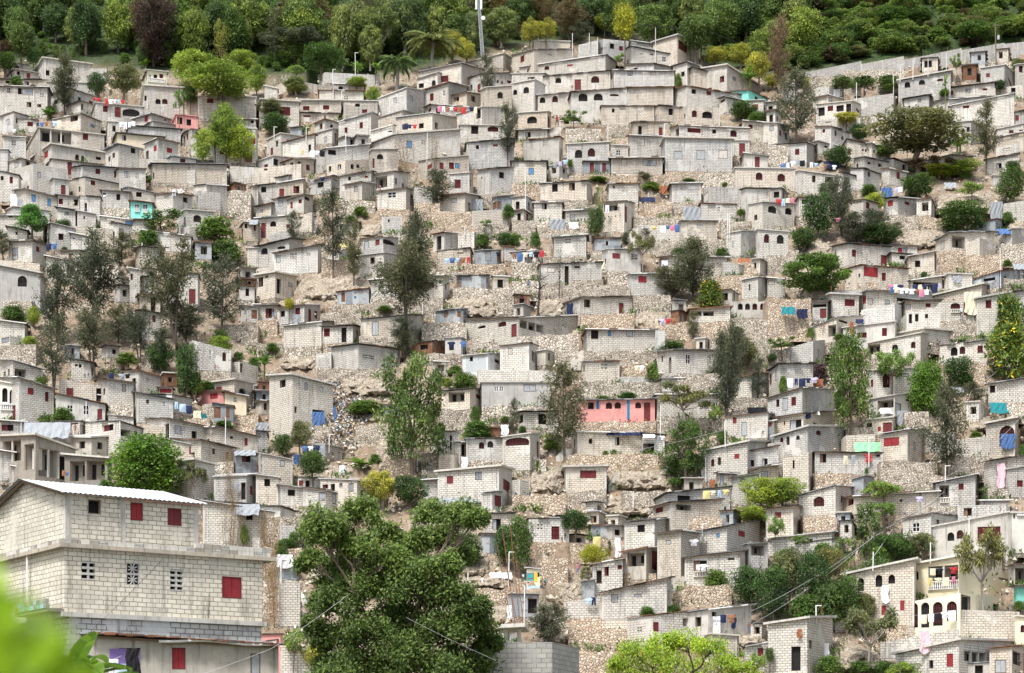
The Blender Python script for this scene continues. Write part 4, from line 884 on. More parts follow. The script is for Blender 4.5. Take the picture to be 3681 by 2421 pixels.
DATA = """
@ 0 0
0 38 265 588 700 t plaster|A,130,625,95,45
45 140 350 648 735 t|d,172,683,28,35;r,263,706,32,44
270 405 845 545 745 S|d,443,680,35,50;d,650,665,45,50
845 845 990 640 730 n
0 0 440 738 850 t|d,76,765,45,28;d,250,783,40,45;d,306,800,40,25
440 440 880 765 850 s|d,640,790,50,25
0 0 440 805 1080 t|p,81,842,35,55;d,184,850,38,62;g,257,855,100,60;v,388,885,36,40;d,270,975,45,48;d,365,985,36,30
440 655 880 830 1000 t
620 750 900 945 1050 t|d,655,958,60,22;D,765,995,20,60
1330 1370 1550 655 800 t yellow|p,1394,715,30,38;D,1445,718,35,45;m,1500,710,35,40;B,1440,752,190,38
1290 1340 1700 800 1070 S|d,1352,915,25,48;A,1470,945,50,50;A,1533,945,50,50
790 890 1330 958 1110 s|m,980,1015,45,60;M,1095,1045,55,95;A,1220,1050,160,70
510 750 935 1062 1195 t|d,690,1100,70,60;b,858,1172,32,28;g,905,1150,40,60
0 125 270 1045 1210 t
130 160 350 1108 1210 t|d,146,1160,28,35
0 20 280 988 1070 t
180 360 970 1190 1440 s|d,245,1260,35,40;o,520,1262,290,140;m,795,1275,50,60
250 480 975 1345 1490 S plaster|m,288,1410,90,75;r,428,1440,36,60;A,718,1465,35,55;A,770,1480,32,60;d,915,1475,48,28
0 30 240 1268 1460 t|v,128,1330,40,45
0 0 70 1390 1580 t
70 200 330 1478 1590 t|d,258,1525,45,50
330 480 960 1482 1600 t
980 1100 1300 1345 1540 t|d,1238,1400,45,55
1110 1200 1680 1172 1290 t|v,1290,1205,15,40;v,1333,1205,15,40;v,1525,1225,15,40;v,1568,1230,15,40
990 1090 1520 1243 1350 t cream
1345 1465 1655 1293 1470 t
1235 1405 1590 1062 1160 t|r,1360,1108,28,55;d,1538,1110,18,28
1310 1420 1660 1128 1195 t
1595 1640 1840 1072 1178 s pink|d,1672,1125,50,65;d,1757,1140,42,58
1680 1780 2000 1203 1330 t
1780 1780 2100 1290 1440 n
1510 1590 1820 1458 1580 t|m,1700,1500,50,50
1300 1300 1600 1480 1590 n
1990 1990 2380 1195 1500 t|r,2357,1310,40,60;m,2090,1415,90,45;R,2310,1465,70,110
2220 2220 2380 1112 1195 t|d,2345,1135,30,30
1640 1660 2000 905 1070 s|d,1680,995,50,28
1840 1840 2380 900 1090 s|m,1955,940,60,40
* cas 600 1050 480 230
* oak 900 890 680 190
* olive 1150 910 605 330
* brown 1430 620 -10 450
* bright 1790 800 470 420
* bright 2060 1010 600 620
* cyp 2240 300 0 150
* cyp 2060 580 205 190
* bright 2250 700 480 270
* bright 2100 1520 990 330
* bright 2000 1420 1150 200
* bright 1890 1565 1210 210
* bright 2240 1565 1180 300
* oak 1770 970 800 160
* banana 440 1110 980 170
* banana 1355 640 520 120
* papaya 1670 1150 860 110
* oak 470 1060 990 110
* shrub 150 800 700 120
L 860 905 1160 930
L 330 1140 570 1120
L 110 1205 240 1190
L 1110 1140 1260 1130
P 312 820 935
P 418 555 745
P 815 487 680
P 65 1110 1260
P 1370 890 1010
P 1815 900 1070
P 1030 1435 1560
@ 0 605
-10 0 175 30/30/95 300 t|d,20,88,28,52;m,105,112,30,64
140 310 630 10/-40/10 250 n|g,365,65,30,50
450 500 640 95 260 t
600 790 1130 125/85/155 270 t|m,865,137,42,44;d,765,100,20,14
640 770 1110 -20/-20/0 130 t|m,910,28,44,58;m,1083,62,42,60
1060 1110 1355 5/5/10 200 t|g,1177,58,34,56;c,1275,72,34,50
1360 1420 2110 -40/-40/-30 120 t|d,1420,70,30,60
1580 1580 1815 15 145 n
1820 1820 2090 10/5/30 140 t|m,1942,52,70,50
2120 2140 2400 -20 115 n
130 240 530 195/195/270 430 t|b,312,280,38,68;b,457,320,34,70
500 540 740 250/250/275 400 t|m,562,310,48,54;d,705,320,40,60
740 745 930 260/260/270 480 t|c,850,335,50,52;D,798,365,24,80
945 950 1200 200/200/230 380 t|d,967,247,36,56;d,1100,270,38,60
1130 1200 1450 185/180/235 330 t|d,1292,240,52,56
1205 1215 1412 305/305/330 460 t turquoise|p,1273,350,48,54;p,1350,362,48,52;B,1277,390,50,36;B,1352,400,50,36
1450 1610 1785 240/235/260 410 t|d,1723,295,42,50;d,1448,280,20,50
1790 1840 2050 210 360 n|r,2065,252,44,50
1800 1920 2110 165/155/165 370 t
1640 1730 1990 430/390/410 610 s|A,1836,470,74,66
0 0 400 440 620 t|d,98,440,40,40
50 130 460 385/360/400 540 s|d,98,437,38,40
530 700 710 345/400/400 550 t|g,620,410,40,56
690 720 890 395/400/435 530 t|d,783,460,16,28
930 935 1260 445/445/490 560 t|m,1047,495,36,34;b,1200,508,70,40
1260 1260 1400 480/480/485 580 t
430 480 700 515/510/570 740 t
690 690 1050 540/540/570 700 n
1020 1100 1230 515/515/540 700 t|g,1128,585,40,44;D,1125,640,50,60
650 660 840 600/600/660 780 t|b,687,640,24,40
60 70 250 540/545/600 700 t|d,155,605,18,32
80 300 430 680/675/715 860 t|g,140,795,54,110;r,350,755,32,48
1310 1320 1775 575/575/635 760 t|v,1470,637,36,40;v,1690,668,30,34
1260 1330 1540 740/735/745 930 t|g,1465,815,56,130
1680 1760 1920 560/540/560 690 n
560 740 870 768/770/800 870 t|R,650,828,26,60;d,680,833,32,60;m,848,842,24,54
420 430 740 815/815/880 1020 t
870 880 1100 820/820/870 1010 t|r,1035,925,34,50
0 0 375 905/905/985 1320 S plaster|A,207,1052,86,100
0 0 370 850/855/890 935 n
0 0 70 955/960/970 1180 t
1200 1210 1300 930/930/1040 1240 s|A,1215,1010,40,60;A,1250,1015,34,60
1540 1545 1840 950/950/990 1250 t
1280 1300 1490 1180 1320 t
1250 1320 1500 1325/1325/1360 1580 t|d,1285,1380,34,70;m,1433,1402,32,66
0 0 230 1410/1415/1450 1590 t|d,0,1480,10,60
2220 2260 2400 1280/1280/1290 1420 T|R,2365,1360,54,80
2240 2270 2400 510 660 t|d,2285,540,30,40;m,2370,555,20,60
2300 2300 2400 740/745/745 920 s
2325 2340 2400 170 370 t
* fern 290 640 330 290
* oak 590 550 480 150
* vine 1500 560 400 400
* shrub 1380 720 580 230
* shrub 2000 670 450 330
* shrub 2100 860 670 300
* cas 30 840 580 210
* cas 530 1640 860 400
* castall 870 1640 580 540
* cas 1130 900 580 300
* castall 1630 1640 640 480
* cas 1730 1600 1250 300
* cas 2060 1540 800 430
* cas 1100 1640 1280 380
* banana 1890 960 840 200
* bright 310 1480 1290 120
* papaya 1250 1640 1390 160
* shrub 2050 1590 1500 130
* shrub 120 1420 1270 200
* shrub 600 760 730 60
R 930 365 1210 470
R 2110 200 2330 460
R 20 1220 290 1460
R 1680 140 1800 200
R 2080 1440 2400 1600
R 430 960 760 1050
L 1590 200 1700 190
L 1420 885 1500 880
L 430 700 530 700
L 960 250 990 250
H 637 350 52 grey
H 685 365 60 yellow
H 797 400 55 dark
H 320 1290 60 blue
H 1662 225 50 red
H 1905 1565 50 teal
H 2295 1425 30 red
P 1580 130 -60
P 1320 790 695
J 95 240 160 355 white
J 160 290 250 360 grey
J 2320 480 2400 530 grey
@ 0 1210
-10 90 210 -10 110 n|g,50,35,70,50
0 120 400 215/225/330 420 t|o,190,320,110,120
0 180 500 370/385/535 770 t|r,285,500,54,84;m,436,560,34,90;d,210,400,30,20
0 0 165 420/420/455 770 s white|A,45,545,50,130;A,118,560,60,130;B,80,660,160,60
515 520 975 530/530/650 780 t plaster|p,650,650,60,110;p,800,680,54,100;M,928,725,46,100;d,560,590,70,100
650 660 870 205/205/260 400 t|d,710,255,26,50;d,745,265,26,50
550 550 990 390/390/470 620 n|d,918,440,10,14;d,945,448,10,14
715 720 930 515/520/550 600 t|d,860,545,40,30
905 1000 1240 400/400/435 640 t|c,1155,480,46,80
1150 1290 1490 325/320/380 520 t|c,1380,400,40,26
1240 1270 1610 520/520/590 790 t|d,1372,595,26,64;p,1525,630,30,50
1350 1600 1790 540/545/580 690 t|M,1830,670,60,80
1480 1480 1600 480/480/475 580 t|r,1540,505,110,40
1860 2180 2390 450/405/450 620 S|A,2258,520,70,70;r,2037,488,54,40;A,2360,590,30,60
1840 2160 2380 390/330/380 430 n
1740 1790 2150 60/35/150 300 n|p,1857,120,28,70;p,1952,175,26,90;A,2085,190,34,80
1800 1800 1990 235/235/225 340 n|A,1845,290,38,80
2060 2230 2400 260/235/280 420 n|d,2245,285,24,100
1825 2085 2290 505/510/575 640 t pink|r,1990,555,70,50;c,2185,585,30,50
2080 2090 2290 515/515/575 720 t cream|c,2185,585,30,50
1980 1985 2170 620/620/650 780 T tin|R,2020,695,66,130;R,2120,710,36,110
1290 1580 2050 760/770/870 980 t|d,1555,880,36,130;g,1655,870,60,80;d,1808,915,50,70
1890 2020 2400 840/845/940 1110 t|d,2065,903,30,54;d,2153,932,30,40;r,2288,980,28,70
1500 1550 1850 950/955/1025 1150 t|r,1780,1055,40,76;p,1618,1005,44,36
1600 1870 2180 950/965/1050 1220 t|d,1988,1070,28,54;d,2115,1110,24,66
1660 1810 2000 1165/1150/1200 1500 S|m,1908,1280,32,84;d,1740,1250,70,50
2170 2190 2400 1065/1065/1090 1290 T tin|d,2290,1140,80,60;g,2220,1190,60,80
1990 2290 2400 1310/1300/1270 1560 s|D,2265,1440,50,160;d,2150,1380,270,100
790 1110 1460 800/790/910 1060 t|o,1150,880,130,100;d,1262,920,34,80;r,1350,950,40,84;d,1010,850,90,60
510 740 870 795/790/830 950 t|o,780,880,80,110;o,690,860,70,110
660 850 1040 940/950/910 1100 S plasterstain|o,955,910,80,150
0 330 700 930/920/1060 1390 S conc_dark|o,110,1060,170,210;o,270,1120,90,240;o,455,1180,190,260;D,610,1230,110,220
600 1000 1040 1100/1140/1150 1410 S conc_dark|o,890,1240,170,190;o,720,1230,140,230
0 0 130 1050/1055/1085 1330 t|
100 110 340 1200/1200/1255 1350 t|D,165,1290,40,100
230 500 700 840/830/920 1040 n
0 10 240 780/780/800 930 t|d,60,850,130,60
1000 1010 1240 730/730/760 830 T
1310 1330 1540 815/815/840 960 n
2000 2000 2400 1540/1535/1570 1700 t
* castall 500 530 -200 360
* castall 860 360 -300 300
* castall 1300 260 -300 260
* cas 1480 330 -80 300
* oak 1500 330 40 280
* oak 1740 560 70 250
* yelshrub 1800 520 330 240
* shrub 1920 500 410 160
* shrub 380 480 370 120
* shrub 580 780 660 200
* round 1370 1510 930 690
* thin 1800 1520 1180 260
* bright 2050 170 0 210
* bright 280 110 0 160
* shrub 1180 250 150 200
* shrub 2360 290 190 120
* shrub 2080 840 780 180
* shrub 2220 220 140 110
* shrub 980 1400 1330 110
* dry 2130 1560 1030 240
R 0 70 330 260
R 1880 630 1990 760
R 1700 760 1950 840
R 1000 630 1240 740
R 2150 720 2400 850
R 1340 130 1480 270
R 1020 180 1130 320
R 2000 1150 2170 1330
L 1010 335 1210 350
L 1610 600 1790 650
L 2110 1360 2230 1360
L 580 1240 640 1270
J 230 800 660 950 tarp
J 1800 690 1870 810 cream
J 1860 720 1920 790 teal
J 2180 1060 2380 1110 grey
H 790 390 50 dark
H 822 375 40 dark
H 700 920 110 brown
H 2000 315 60 red
P 195 910 775
P 1118 910 790
P 2095 980 750
P 800 730 605
P 2355 610 450
@ 600 1700 1.242
155 160 420 125/125/170 340 t|d,368,200,30,24;r,272,155,14,24
410 415 505 150/150/155 290 t
500 505 575 225/230/240 340 n
490 500 580 375/375/400 470 T tin
495 500 595 480/470/560 680 n
400 405 520 725/720/745 760 n pinkp
* dry 270 360 60 130
* dry 450 480 200 110
* dry 480 640 400 90
* dry 330 340 180 120
* shrub 510 380 300 60
* shrub 565 330 260 60
* shrub 540 240 150 30
* shrub 345 310 230 40
R 420 190 610 330
R 430 330 600 420
J 303 140 415 190 grey
P 410 375 290
P 510 470 395
@ 920 0
1530 1910 2100 670/590/600 860 t|m,1755,735,70,60;p,2015,658,45,40
1950 2300 2380 590/500/480 620 s
1500 1690 1795 740/680/680 860 t|c,1752,730,70,60
580 640 1150 680/675/700 760 n
100 300 720 735 830 n
725 725 1005 785 860 t|d,788,823,42,35
565 590 1000 845 940 t|c,838,908,36,40
80 80 200 800/800/870 930 s
0 50 400 930 1150 S|m,270,1035,100,80
385 385 790 940/940/940 1060 S|m,467,1010,58,40;m,652,1002,58,40
360 380 770 1050 1120 t|m,473,1083,64,18;R,642,1090,18,36
800 815 1130 940 1120 s|d,945,980,42,28;m,1011,1037,46,36
545 640 800 1115 1240 t|d,705,1180,28,36
320 430 470 1185 1265 T tin
1140 1400 1560 950/820/835 1080 s|g,1295,935,30,50;g,1443,912,32,40
1510 1790 1960 860/770/770 1000 t|m,1635,905,34,70;p,1750,867,26,55
1840 2060 2130 750/705/710 800 t|d,2050,745,30,40
1960 2100 2380 735/690/680 870 t|r,2205,690,36,40;d,2250,760,20,30;d,2290,770,20,25;d,2355,765,40,25
1115 1360 1470 1110/1030/1030 1170 s
1570 1640 1960 990/975/1000 1100 t|d,1617,1018,25,50;r,1445,1070,36,60
1800 1960 2110 900/860/875 1010 t|d,1865,925,50,40;d,2020,920,45,60
2090 2140 2380 840/820/800 1100 s|A,2272,887,52,62
1860 2100 2400 1070/1000/985 1150 s|D,2070,1055,42,100
770 1070 1135 1175/1050/1060 1280 t|m,979,1167,32,58;m,838,1215,28,56
550 710 765 1260/1200/1205 1320 s|c,648,1300,30,60
250 540 560 1400/1250/1265 1460 t|d,560,1335,20,45;D,500,1380,26,70
100 230 480 1310/1245/1280 1440 s|r,300,1322,34,46
1070 1270 1300 1235/1165/1175 1320 t|d,1250,1205,40,52
1300 1640 1870 1100/1060/1065 1260 t
1060 1290 1900 1340/1260/1200 1480 S|b,1425,1345,50,66;v,1557,1325,36,44
1900 1900 2380 1165 1320 s|d,2035,1208,66,82;A,2205,1190,100,75
1960 1960 2400 1340/1335/1290 1560 t|r,2226,1342,44,42;d,2060,1370,30,38
0 160 380 1510/1455/1475 1590 s|m,93,1550,36,40
210 350 540 1530/1480/1475 1590 t
540 660 1050 1430/1385/1265 1560 t|d,708,1415,75,55;d,925,1345,60,95;m,992,1300,32,54
660 830 1060 1540/1490/1420 1600 n|A,898,1550,36,50;A,950,1535,32,60
1055 1080 1320 1415/1395/1390 1600 s|A,1155,1460,58,48;M,1080,1520,48,90
1510 1640 1980 1500/1480/1450 1620 s|r,1620,1550,50,40;m,1820,1545,48,60;b,1872,1540,42,55;r,1725,1545,36,60
* bright 0 900 610 190
* oak 610 690 410 400
* grove 400 600 290 700
* feather 370 880 730 300
* papaya 380 760 620 180
* bright 940 820 720 200
* bright 1090 980 810 140
* olive 130 1090 930 230
* oak 180 1250 1060 260
* banana 480 1260 1120 140
* palmg 1310 840 420 380
* palmc 1650 690 190 560
* yellow 1830 600 290 220
* yellow 1960 600 400 180
* cas 2160 950 500 190
* dry 1370 1620 1280 300
* dry 1650 1560 1250 200
* cas 2340 1480 960 250
* feather 950 460 20 420
* lean 1120 600 80 520
L 1150 1040 1150 1080
L 410 1390 640 1405
L 1690 985 2060 995
L 1360 1155 1500 1160
P 719 890 645
P 1590 1480 1235
P 925 690 490
P 795 1000 845
P 170 1270 1180
P 468 1290 1185
P 838 1390 1235
@ 920 605
20 420 430 0/-40/-40 170 n|d,92,10,34,26
80 300 430 120/70/85 180 t|d,165,128,50,18
0 205 215 170/140/140 330 t|d,71,195,48,64
205 440 450 145/100/100 300 t
510 700 790 130/75/80 220 t|d,575,75,60,20;d,740,110,36,16
780 1070 1100 80/30/10 250 t|d,870,95,24,42;r,1027,66,32,50
1080 1280 1420 65/35/25 230 t|o,1165,130,110,110
490 500 785 190/185/185 300 s|d,700,240,60,60
825 985 1090 165/130/125 300 t|g,930,195,36,56
1130 1395 1465 220/185/190 370 t|p,1265,250,80,56;D,1450,290,26,130
1470 1640 1700 170 330 n
1800 1985 2020 60/45/50 230 s|m,1876,148,58,80;d,2035,125,26,50
2060 2170 2400 20/10/-10 230 t|d,2285,57,46,76;d,2098,93,16,16
1715 1945 2070 260/240/240 410 t|g,1843,302,52,42
2195 2240 2400 275/270/255 400 T tin|R,2223,348,40,70;R,2262,343,36,70
155 380 400 295/255/260 400 t|g,230,327,40,60
290 445 530 300/245/230 400 t plaster|r,332,345,20,60;m,411,305,30,46;d,475,275,44,50
0 140 170 365/330/330 450 t|p,52,400,30,44
340 520 560 460/410/400 580 n
400 410 560 470/465/455 620 t|g,450,540,42,110
0 330 340 470/440/430 640 t|A,160,518,54,52;M,70,580,46,140;m,300,540,36,34
120 330 370 620/570/570 680 n
0 310 440 740/660/660 890 t|A,236,725,72,58;A,78,772,62,60;m,455,695,36,50
170 575 610 800/715/700 960 t|g,208,845,42,70;v,332,812,28,64;v,362,812,28,64;v,490,790,36,44
600 770 900 840/770/760 850 n
0 180 380 1000/975/1010 1190 S|d,45,1060,44,90;D,213,1100,38,140;g,318,1085,36,40;d,100,1010,30,20
0 175 370 940/910/945 980 n
930 1185 1330 770/705/730 800 n|
970 1180 1340 660/640/620 780 t|A,1230,690,130,60
955 1190 1330 820/790/810 980 s|d,1083,860,40,60
790 800 960 545/540/500 600 t
1165 1170 1360 455/455/450 590 n|d,1235,490,18,26
2010 2340 2370 400/385/390 540 n
1650 1750 1880 620/600/605 740 t|g,1812,690,14,100
1880 2030 2050 640/590/600 730 n
1690 1990 2000 775/745/750 930 T|R,1893,880,40,70;g,1900,790,60,10
2030 2240 2280 775/765/765 880 T tin|R,2260,845,34,60;g,2160,820,50,90
1865 2140 2175 1010/998/1000 1110 T tin|R,1890,1080,36,50
2300 2310 2400 740/735/735 850 T|
1070 1350 1360 1045/1020/1010 1230 t|d,1168,1060,34,44
1370 1740 1800 1010/1000/1010 1190 t
755 1050 1065 1155/1120/1120 1250 T tin|R,812,1200,36,90
200 450 600 1305/1270/1260 1420 t
0 200 215 1270/1275/1290 1420 t|d,120,1350,60,90
260 610 720 1470/1430/1420 1640 t|c,410,1490,30,30;c,440,1490,30,30
620 900 970 1480/1465/1480 1610 t
975 1400 1560 1410/1370/1360 1600 t|g,1110,1490,60,130
1670 1930 1975 1335/1310/1310 1430 T tin|R,1765,1360,34,60;R,1890,1350,36,70
* cas 720 940 200 340
* cas 910 1090 500 210
* olive 920 860 760 160
* cas 1480 1250 400 300
* castall 1400 1500 700 640
* cas 1690 360 0 380
* dry 1400 120 -60 200
* cas 350 700 390 130
* lime 310 1370 1210 100
* shrub 970 440 350 140
* shrub 2110 720 610 150
* oak 2320 740 600 170
* shrub 2350 460 330 110
* shrub 880 500 440 120
* cas 1360 1640 1380 300
* shrub 1200 1330 1280 150
* papaya 2140 580 480 90
K 360 960 960 1230
K 1770 1180 2250 1400
K 960 520 1170 640
R 700 1250 1070 1350
R 610 840 960 1000
R 790 290 1110 420
R 1130 370 1430 480
R 1470 310 1710 520
R 1640 400 2060 540
R 2030 230 2400 330
R 1950 880 2320 1010
R 1790 960 1960 1040
R 1830 1100 2400 1230
R 1060 1190 1350 1340
R 1330 1190 1740 1360
R 0 1400 200 1540
R 1540 1420 1960 1590
R 600 1340 980 1470
R 2230 1190 2400 1330
R 2040 520 2350 640
H 1157 215 60 pink
H 160 1380 80 dark
H 188 1440 100 grey
H 1660 940 60 pink
H 70 640 60 dark
L 1700 835 2000 825
L 2230 780 2330 780
L 910 1190 960 1185
L 500 110 640 75
P 1550 1340 1180
P 1330 740 600
P 1938 620 535
J 2000 290 2110 395 grey
J 340 1360 415 1440 grey
J 740 700 890 740 yellow
@ 920 1210
125 340 715 365/360/460 920 S|d,248,440,54,70;g,465,465,28,66;g,608,490,28,40;d,370,683,24,64;D,580,760,110,150
560 700 700 160/155/155 300 n|v,610,182,60,16
700 950 1340 105/75/120 290 t|c,800,142,22,64;v,1045,190,110,36
1110 1115 1315 140 190 T tin
1450 1640 1770 70/45/40 150 T rust|d,1560,100,80,50;R,1740,90,50,100
1920 2160 2280 185/165/140 345 T whitesheet|d,2003,210,30,44;D,2245,210,50,80
2270 2540 2625 95/62/90 310 t|g,2365,140,40,64;D,2580,190,30,100
2060 2065 2790 310 430 n
2085 2100 2730 430/430/430 650 s plaster|p,2235,488,44,44;p,2282,488,44,44;g,2545,480,112,66
1730 1990 2090 515/490/490 690 t|o,1865,560,150,100;M,2065,530,40,100
1150 1200 1400 640/640/640 720 T tin|d,1260,660,80,40
1640 1720 1890 890/890/885 1090 t|D,1815,990,26,140;g,1670,950,50,90
1830 1900 1960 985/985/980 1180 t|D,1935,1050,50,130
1950 1955 2300 960/955/950 1190 t|A,2098,1013,50,64;A,2180,1003,54,60
2295 2550 2640 940/905/905 1230 s|A,2430,970,220,90;M,2620,1050,16,150
2090 2100 2380 850/850/840 940 T rust
1690 2260 2380 1265/1210/1240 1530 S|r,1805,1335,60,72;g,2070,1290,64,90;M,2330,1390,60,100;p,2305,1300,50,60
1560 1560 1700 1340/1340/1325 1510 t
1700 1840 1900 1100/1100/1090 1220 n
2100 2200 2290 1460/1450/1440 1620 t|M,2250,1530,60,100
0 60 340 1080/1090/1150 1390 t|g,245,1180,44,60
0 0 210 1280/1285/1320 1580 t|d,105,1340,54,110
215 230 440 1380/1380/1420 1600 t|d,330,1440,70,90
0 20 105 880/880/890 1060 t|g,20,925,40,50
430 640 800 1010/1010/1040 1130 s|d,500,1060,130,40
380 390 620 1310/1310/1320 1420 T|r,420,1365,40,50;d,480,1370,40,60
600 940 1190 1325/1345/1390 1620 t|d,790,1370,30,70;g,885,1405,46,76;d,645,1385,50,60;d,715,1400,40,70
440 650 870 1400/1430/1480 1640 t|g,620,1490,70,80;d,800,1515,36,90;g,725,1510,36,90
* cas 1380 190 -60 240
* shrub 150 130 60 120
* banana 80 330 130 220
* duo 1450 1290 210 570
* olive 410 1080 780 200
* oak 250 1110 910 230
* oak 530 1320 1060 270
* banana 960 1240 1090 300
* shrub 1110 1180 1090 120
* shrub 1010 720 590 330
* oak 1420 1580 1290 340
* yellow 1150 1620 1250 320
* shrub 1940 480 340 220
* bright 1770 480 390 120
* shrub 2060 960 780 300
* shrub 2040 780 640 100
* shrub 2320 780 740 90
* cas 2400 1000 560 100
* vine 105 1420 1290 60
* shrub 480 1510 1420 120
* shrub 1850 350 270 150
* papaya 1620 1640 1500 140
K 740 380 1300 560
K 200 180 560 320
K 1100 900 1300 1280
K 1000 700 1190 800
K 1960 330 2070 470
R 270 40 620 150
R 630 30 900 110
R 960 0 1260 90
R 570 290 1340 370
R 1480 150 1930 240
R 1960 40 2280 150
R 920 810 1240 960
R 1680 660 2060 860
R 2100 640 2560 780
R 1980 1150 2300 1200
R 1540 1080 1700 1210
R 540 820 700 960
R 1200 1100 1480 1250
R 0 60 260 160
R 1540 1240 1700 1330
R 2310 1140 2700 1240
G 780 1230 920 1320
L 1790 50 1955 45
L 430 1020 640 1010
L 1730 985 1790 980
H 1473 250 70 teal
H 505 350 20 dark
J 525 700 640 830 blue
J 720 655 748 785 blue
J 1430 930 1490 1000 grey
J 350 1100 430 1180 blue
J 2280 820 2350 910 white
J 1910 1120 1970 1215 white
J 780 1200 835 1260 white
J 0 800 120 880 grey
J 1600 1500 2140 1545 tarp
P 680 1040 910
P 525 1040 945
P 1500 1220 960
P 1435 1000 930
@ 920 1815 1.4815
-20 0 130 30/30/45 180 t
10 130 210 10/10/40 190 t
20 130 145 690 900 t pinkp
0 110 130 740/720/730 900 T plaster|D,15,840,40,90
110 130 480 740/740/780 930 n
1215 1225 1380 55/50/45 160 t|d,1282,105,46,60;d,1290,15,40,40
1195 1200 1285 155 250 T tin
1300 1330 1380 650/655/660 740 s|o,1330,700,50,60
* dry 80 440 60 140
* dry 80 660 340 120
* dry 40 250 30 110
* oak 1320 330 110 130
* oak 1130 340 150 180
* papaya 200 896 670 120
* yellow 315 896 740 130
* cas 250 260 130 90
* oak 160 240 180 90
R 1165 445 1380 530
R 140 0 500 60
K 1060 380 1380 450
K 1080 230 1250 390
K 1230 530 1363 640
K 100 380 250 600
G 240 500 130 380
P 134 380 290
P 1130 450 360
P 1345 430 250
H 1206 445 65 white
H 1350 440 40 dark
J 1245 362 1363 395 white
J 1338 535 1363 605 white
J 110 265 200 330 white
J 560 190 600 240 white
@ 1840 0
200 205 540 385 500 s
0 205 580 515/465/450 660 t|m,97,548,38,65;g,350,500,40,30
620 800 820 420/375/370 530 n
800 850 1110 380/365/385 520 n|d,1200,425,10,10
1100 1110 1540 380/380/445 560 t|m,1195,425,50,28;g,1358,460,30,50;d,1452,478,26,42
1315 1540 1740 400/330/430 600 S|m,1590,435,80,85
1060 1110 1510 440/435/515 610 t|c,1207,487,30,48;d,1300,500,34,30;p,1415,552,40,55
70 870 965 630/510/510 690 t|A,160,655,38,40;A,325,625,44,55;r,540,590,52,58;p,733,567,46,52;r,778,560,42,52;c,895,540,24,44
0 300 340 690/685/700 850 s|d,180,730,65,26
300 915 940 715/660/660 890 t|A,432,750,54,50;M,613,790,60,100;A,775,735,75,75
940 950 1510 655/655/665 820 t|g,1100,685,50,45;g,1313,685,48,36
1060 1320 1510 600/598/615 700 t|d,1150,632,38,44
0 210 310 785/745/800 1040 s|A,30,860,36,52;A,133,840,52,60
240 550 560 890/860/860 1060 t plaster|A,285,932,52,56;A,402,920,52,66
550 555 1072 862/862/822 1130 t plaster|A,662,905,84,78;A,803,895,82,82;A,953,870,84,54
1070 1075 1500 820/820/812 1000 t|c,1142,855,26,50;c,1168,855,26,50;c,1194,855,26,50
1465 1620 2125 845/805/885 1010 t|d,1500,910,18,44;d,1692,853,42,42;r,1832,866,46,42
1500 1630 1780 620/580/640 800 t|r,1668,675,24,46
1640 1690 2170 630/630/830 830 t|d,1743,708,24,38;d,1795,722,30,24;m,1920,776,40,34;D,1985,812,34,40
1780 2000 2290 640/610/800 870 S|g,2065,730,30,40
1930 1990 2170 920/905/945 1030 t|d,1960,935,40,34;g,2085,960,42,44
2040 2200 2380 850/840/925 960 t turquoise|g,2120,910,30,40;d,2275,915,30,30
2180 2340 2380 940/935/960 1070 t
820 835 1325 990/990/990 1150 t|d,943,1030,26,36;c,1180,1043,22,24;c,1207,1043,22,24
1325 1375 1610 1000/985/1005 1160 t|d,1477,1042,40,62
1580 1620 1935 1005/985/1010 1180 n|A,1698,1060,48,64;A,1818,1070,95,66
60 330 365 1055/1040/1050 1240 s|A,187,1117,90,66;M,343,1150,18,120
1105 1140 1470 1145/1140/1140 1275 t
1475 1555 2200 1185/1170/1195 1330 t|m,1695,1216,122,42;d,1882,1225,38,38;A,2062,1242,62,62;D,1538,1235,32,80
2110 2150 2380 1125/1125/1145 1300 t|m,2220,1180,40,40;g,2277,1183,40,44;d,2120,1168,40,34
1080 1105 1400 1265/1265/1275 1480 t|g,1211,1326,50,68
1410 1425 2050 1285 1580 S|g,1545,1445,80,75;g,1757,1442,80,86;g,1965,1438,84,82
2050 2055 2210 1310 1440 s
110 440 475 1310/1275/1300 1500 t plaster|c,303,1335,24,52;c,330,1335,24,52
510 905 930 1345/1325/1340 1590 s|A,620,1432,68,78;A,740,1420,68,78
915 925 1080 1350 1490 s|p,990,1422,46,52
915 925 1400 1475/1475/1470 1600 t|g,1044,1515,50,62;g,1280,1515,126,60
650 665 915 1505 1600 T tin
2150 2160 2380 1425/1425/1455 1600 t plaster|M,2282,1510,46,100
0 30 330 1540/1540/1560 1620 t
55 60 330 1215/1215/1205 1290 t|d,150,1255,50,50
* yellow 170 440 190 200
* yellow 320 400 190 200
* brownt 540 380 -20 300
* cas 620 410 200 240
* lime 865 340 140 190
* lime 1050 580 40 230
* papaya 1760 580 150 300
* tall 1660 580 170 110
* yellow 1900 620 440 240
* yellow 2130 640 420 240
* banana 2200 820 570 200
* yellow 2300 800 500 240
* oak 2150 1110 950 260
* papaya 1000 650 500 90
* papaya 570 1200 1050 200
* shrub 1550 800 680 60
* shrub 2280 1150 1040 200
* shrub 540 1540 1480 60
R 500 1190 830 1330
R 870 1150 1090 1280
R 920 1285 1080 1340
R 210 1460 470 1520
R 2210 1300 2380 1440
R 2060 1440 2180 1540
H 420 1175 105 red
H 560 840 50 dark
H 810 1158 45 red
H 757 1180 36 dark
H 720 1170 26 dark
G 365 1255 450 1165
P 245 380 280
P 565 500 310
P 797 440 350
P 1335 560 260
P 720 440 310
P 1630 790 625
P 450 1270 1120
P 893 1310 1150
P 1412 1420 1150
L 380 1525 520 1480
@ 1840 605
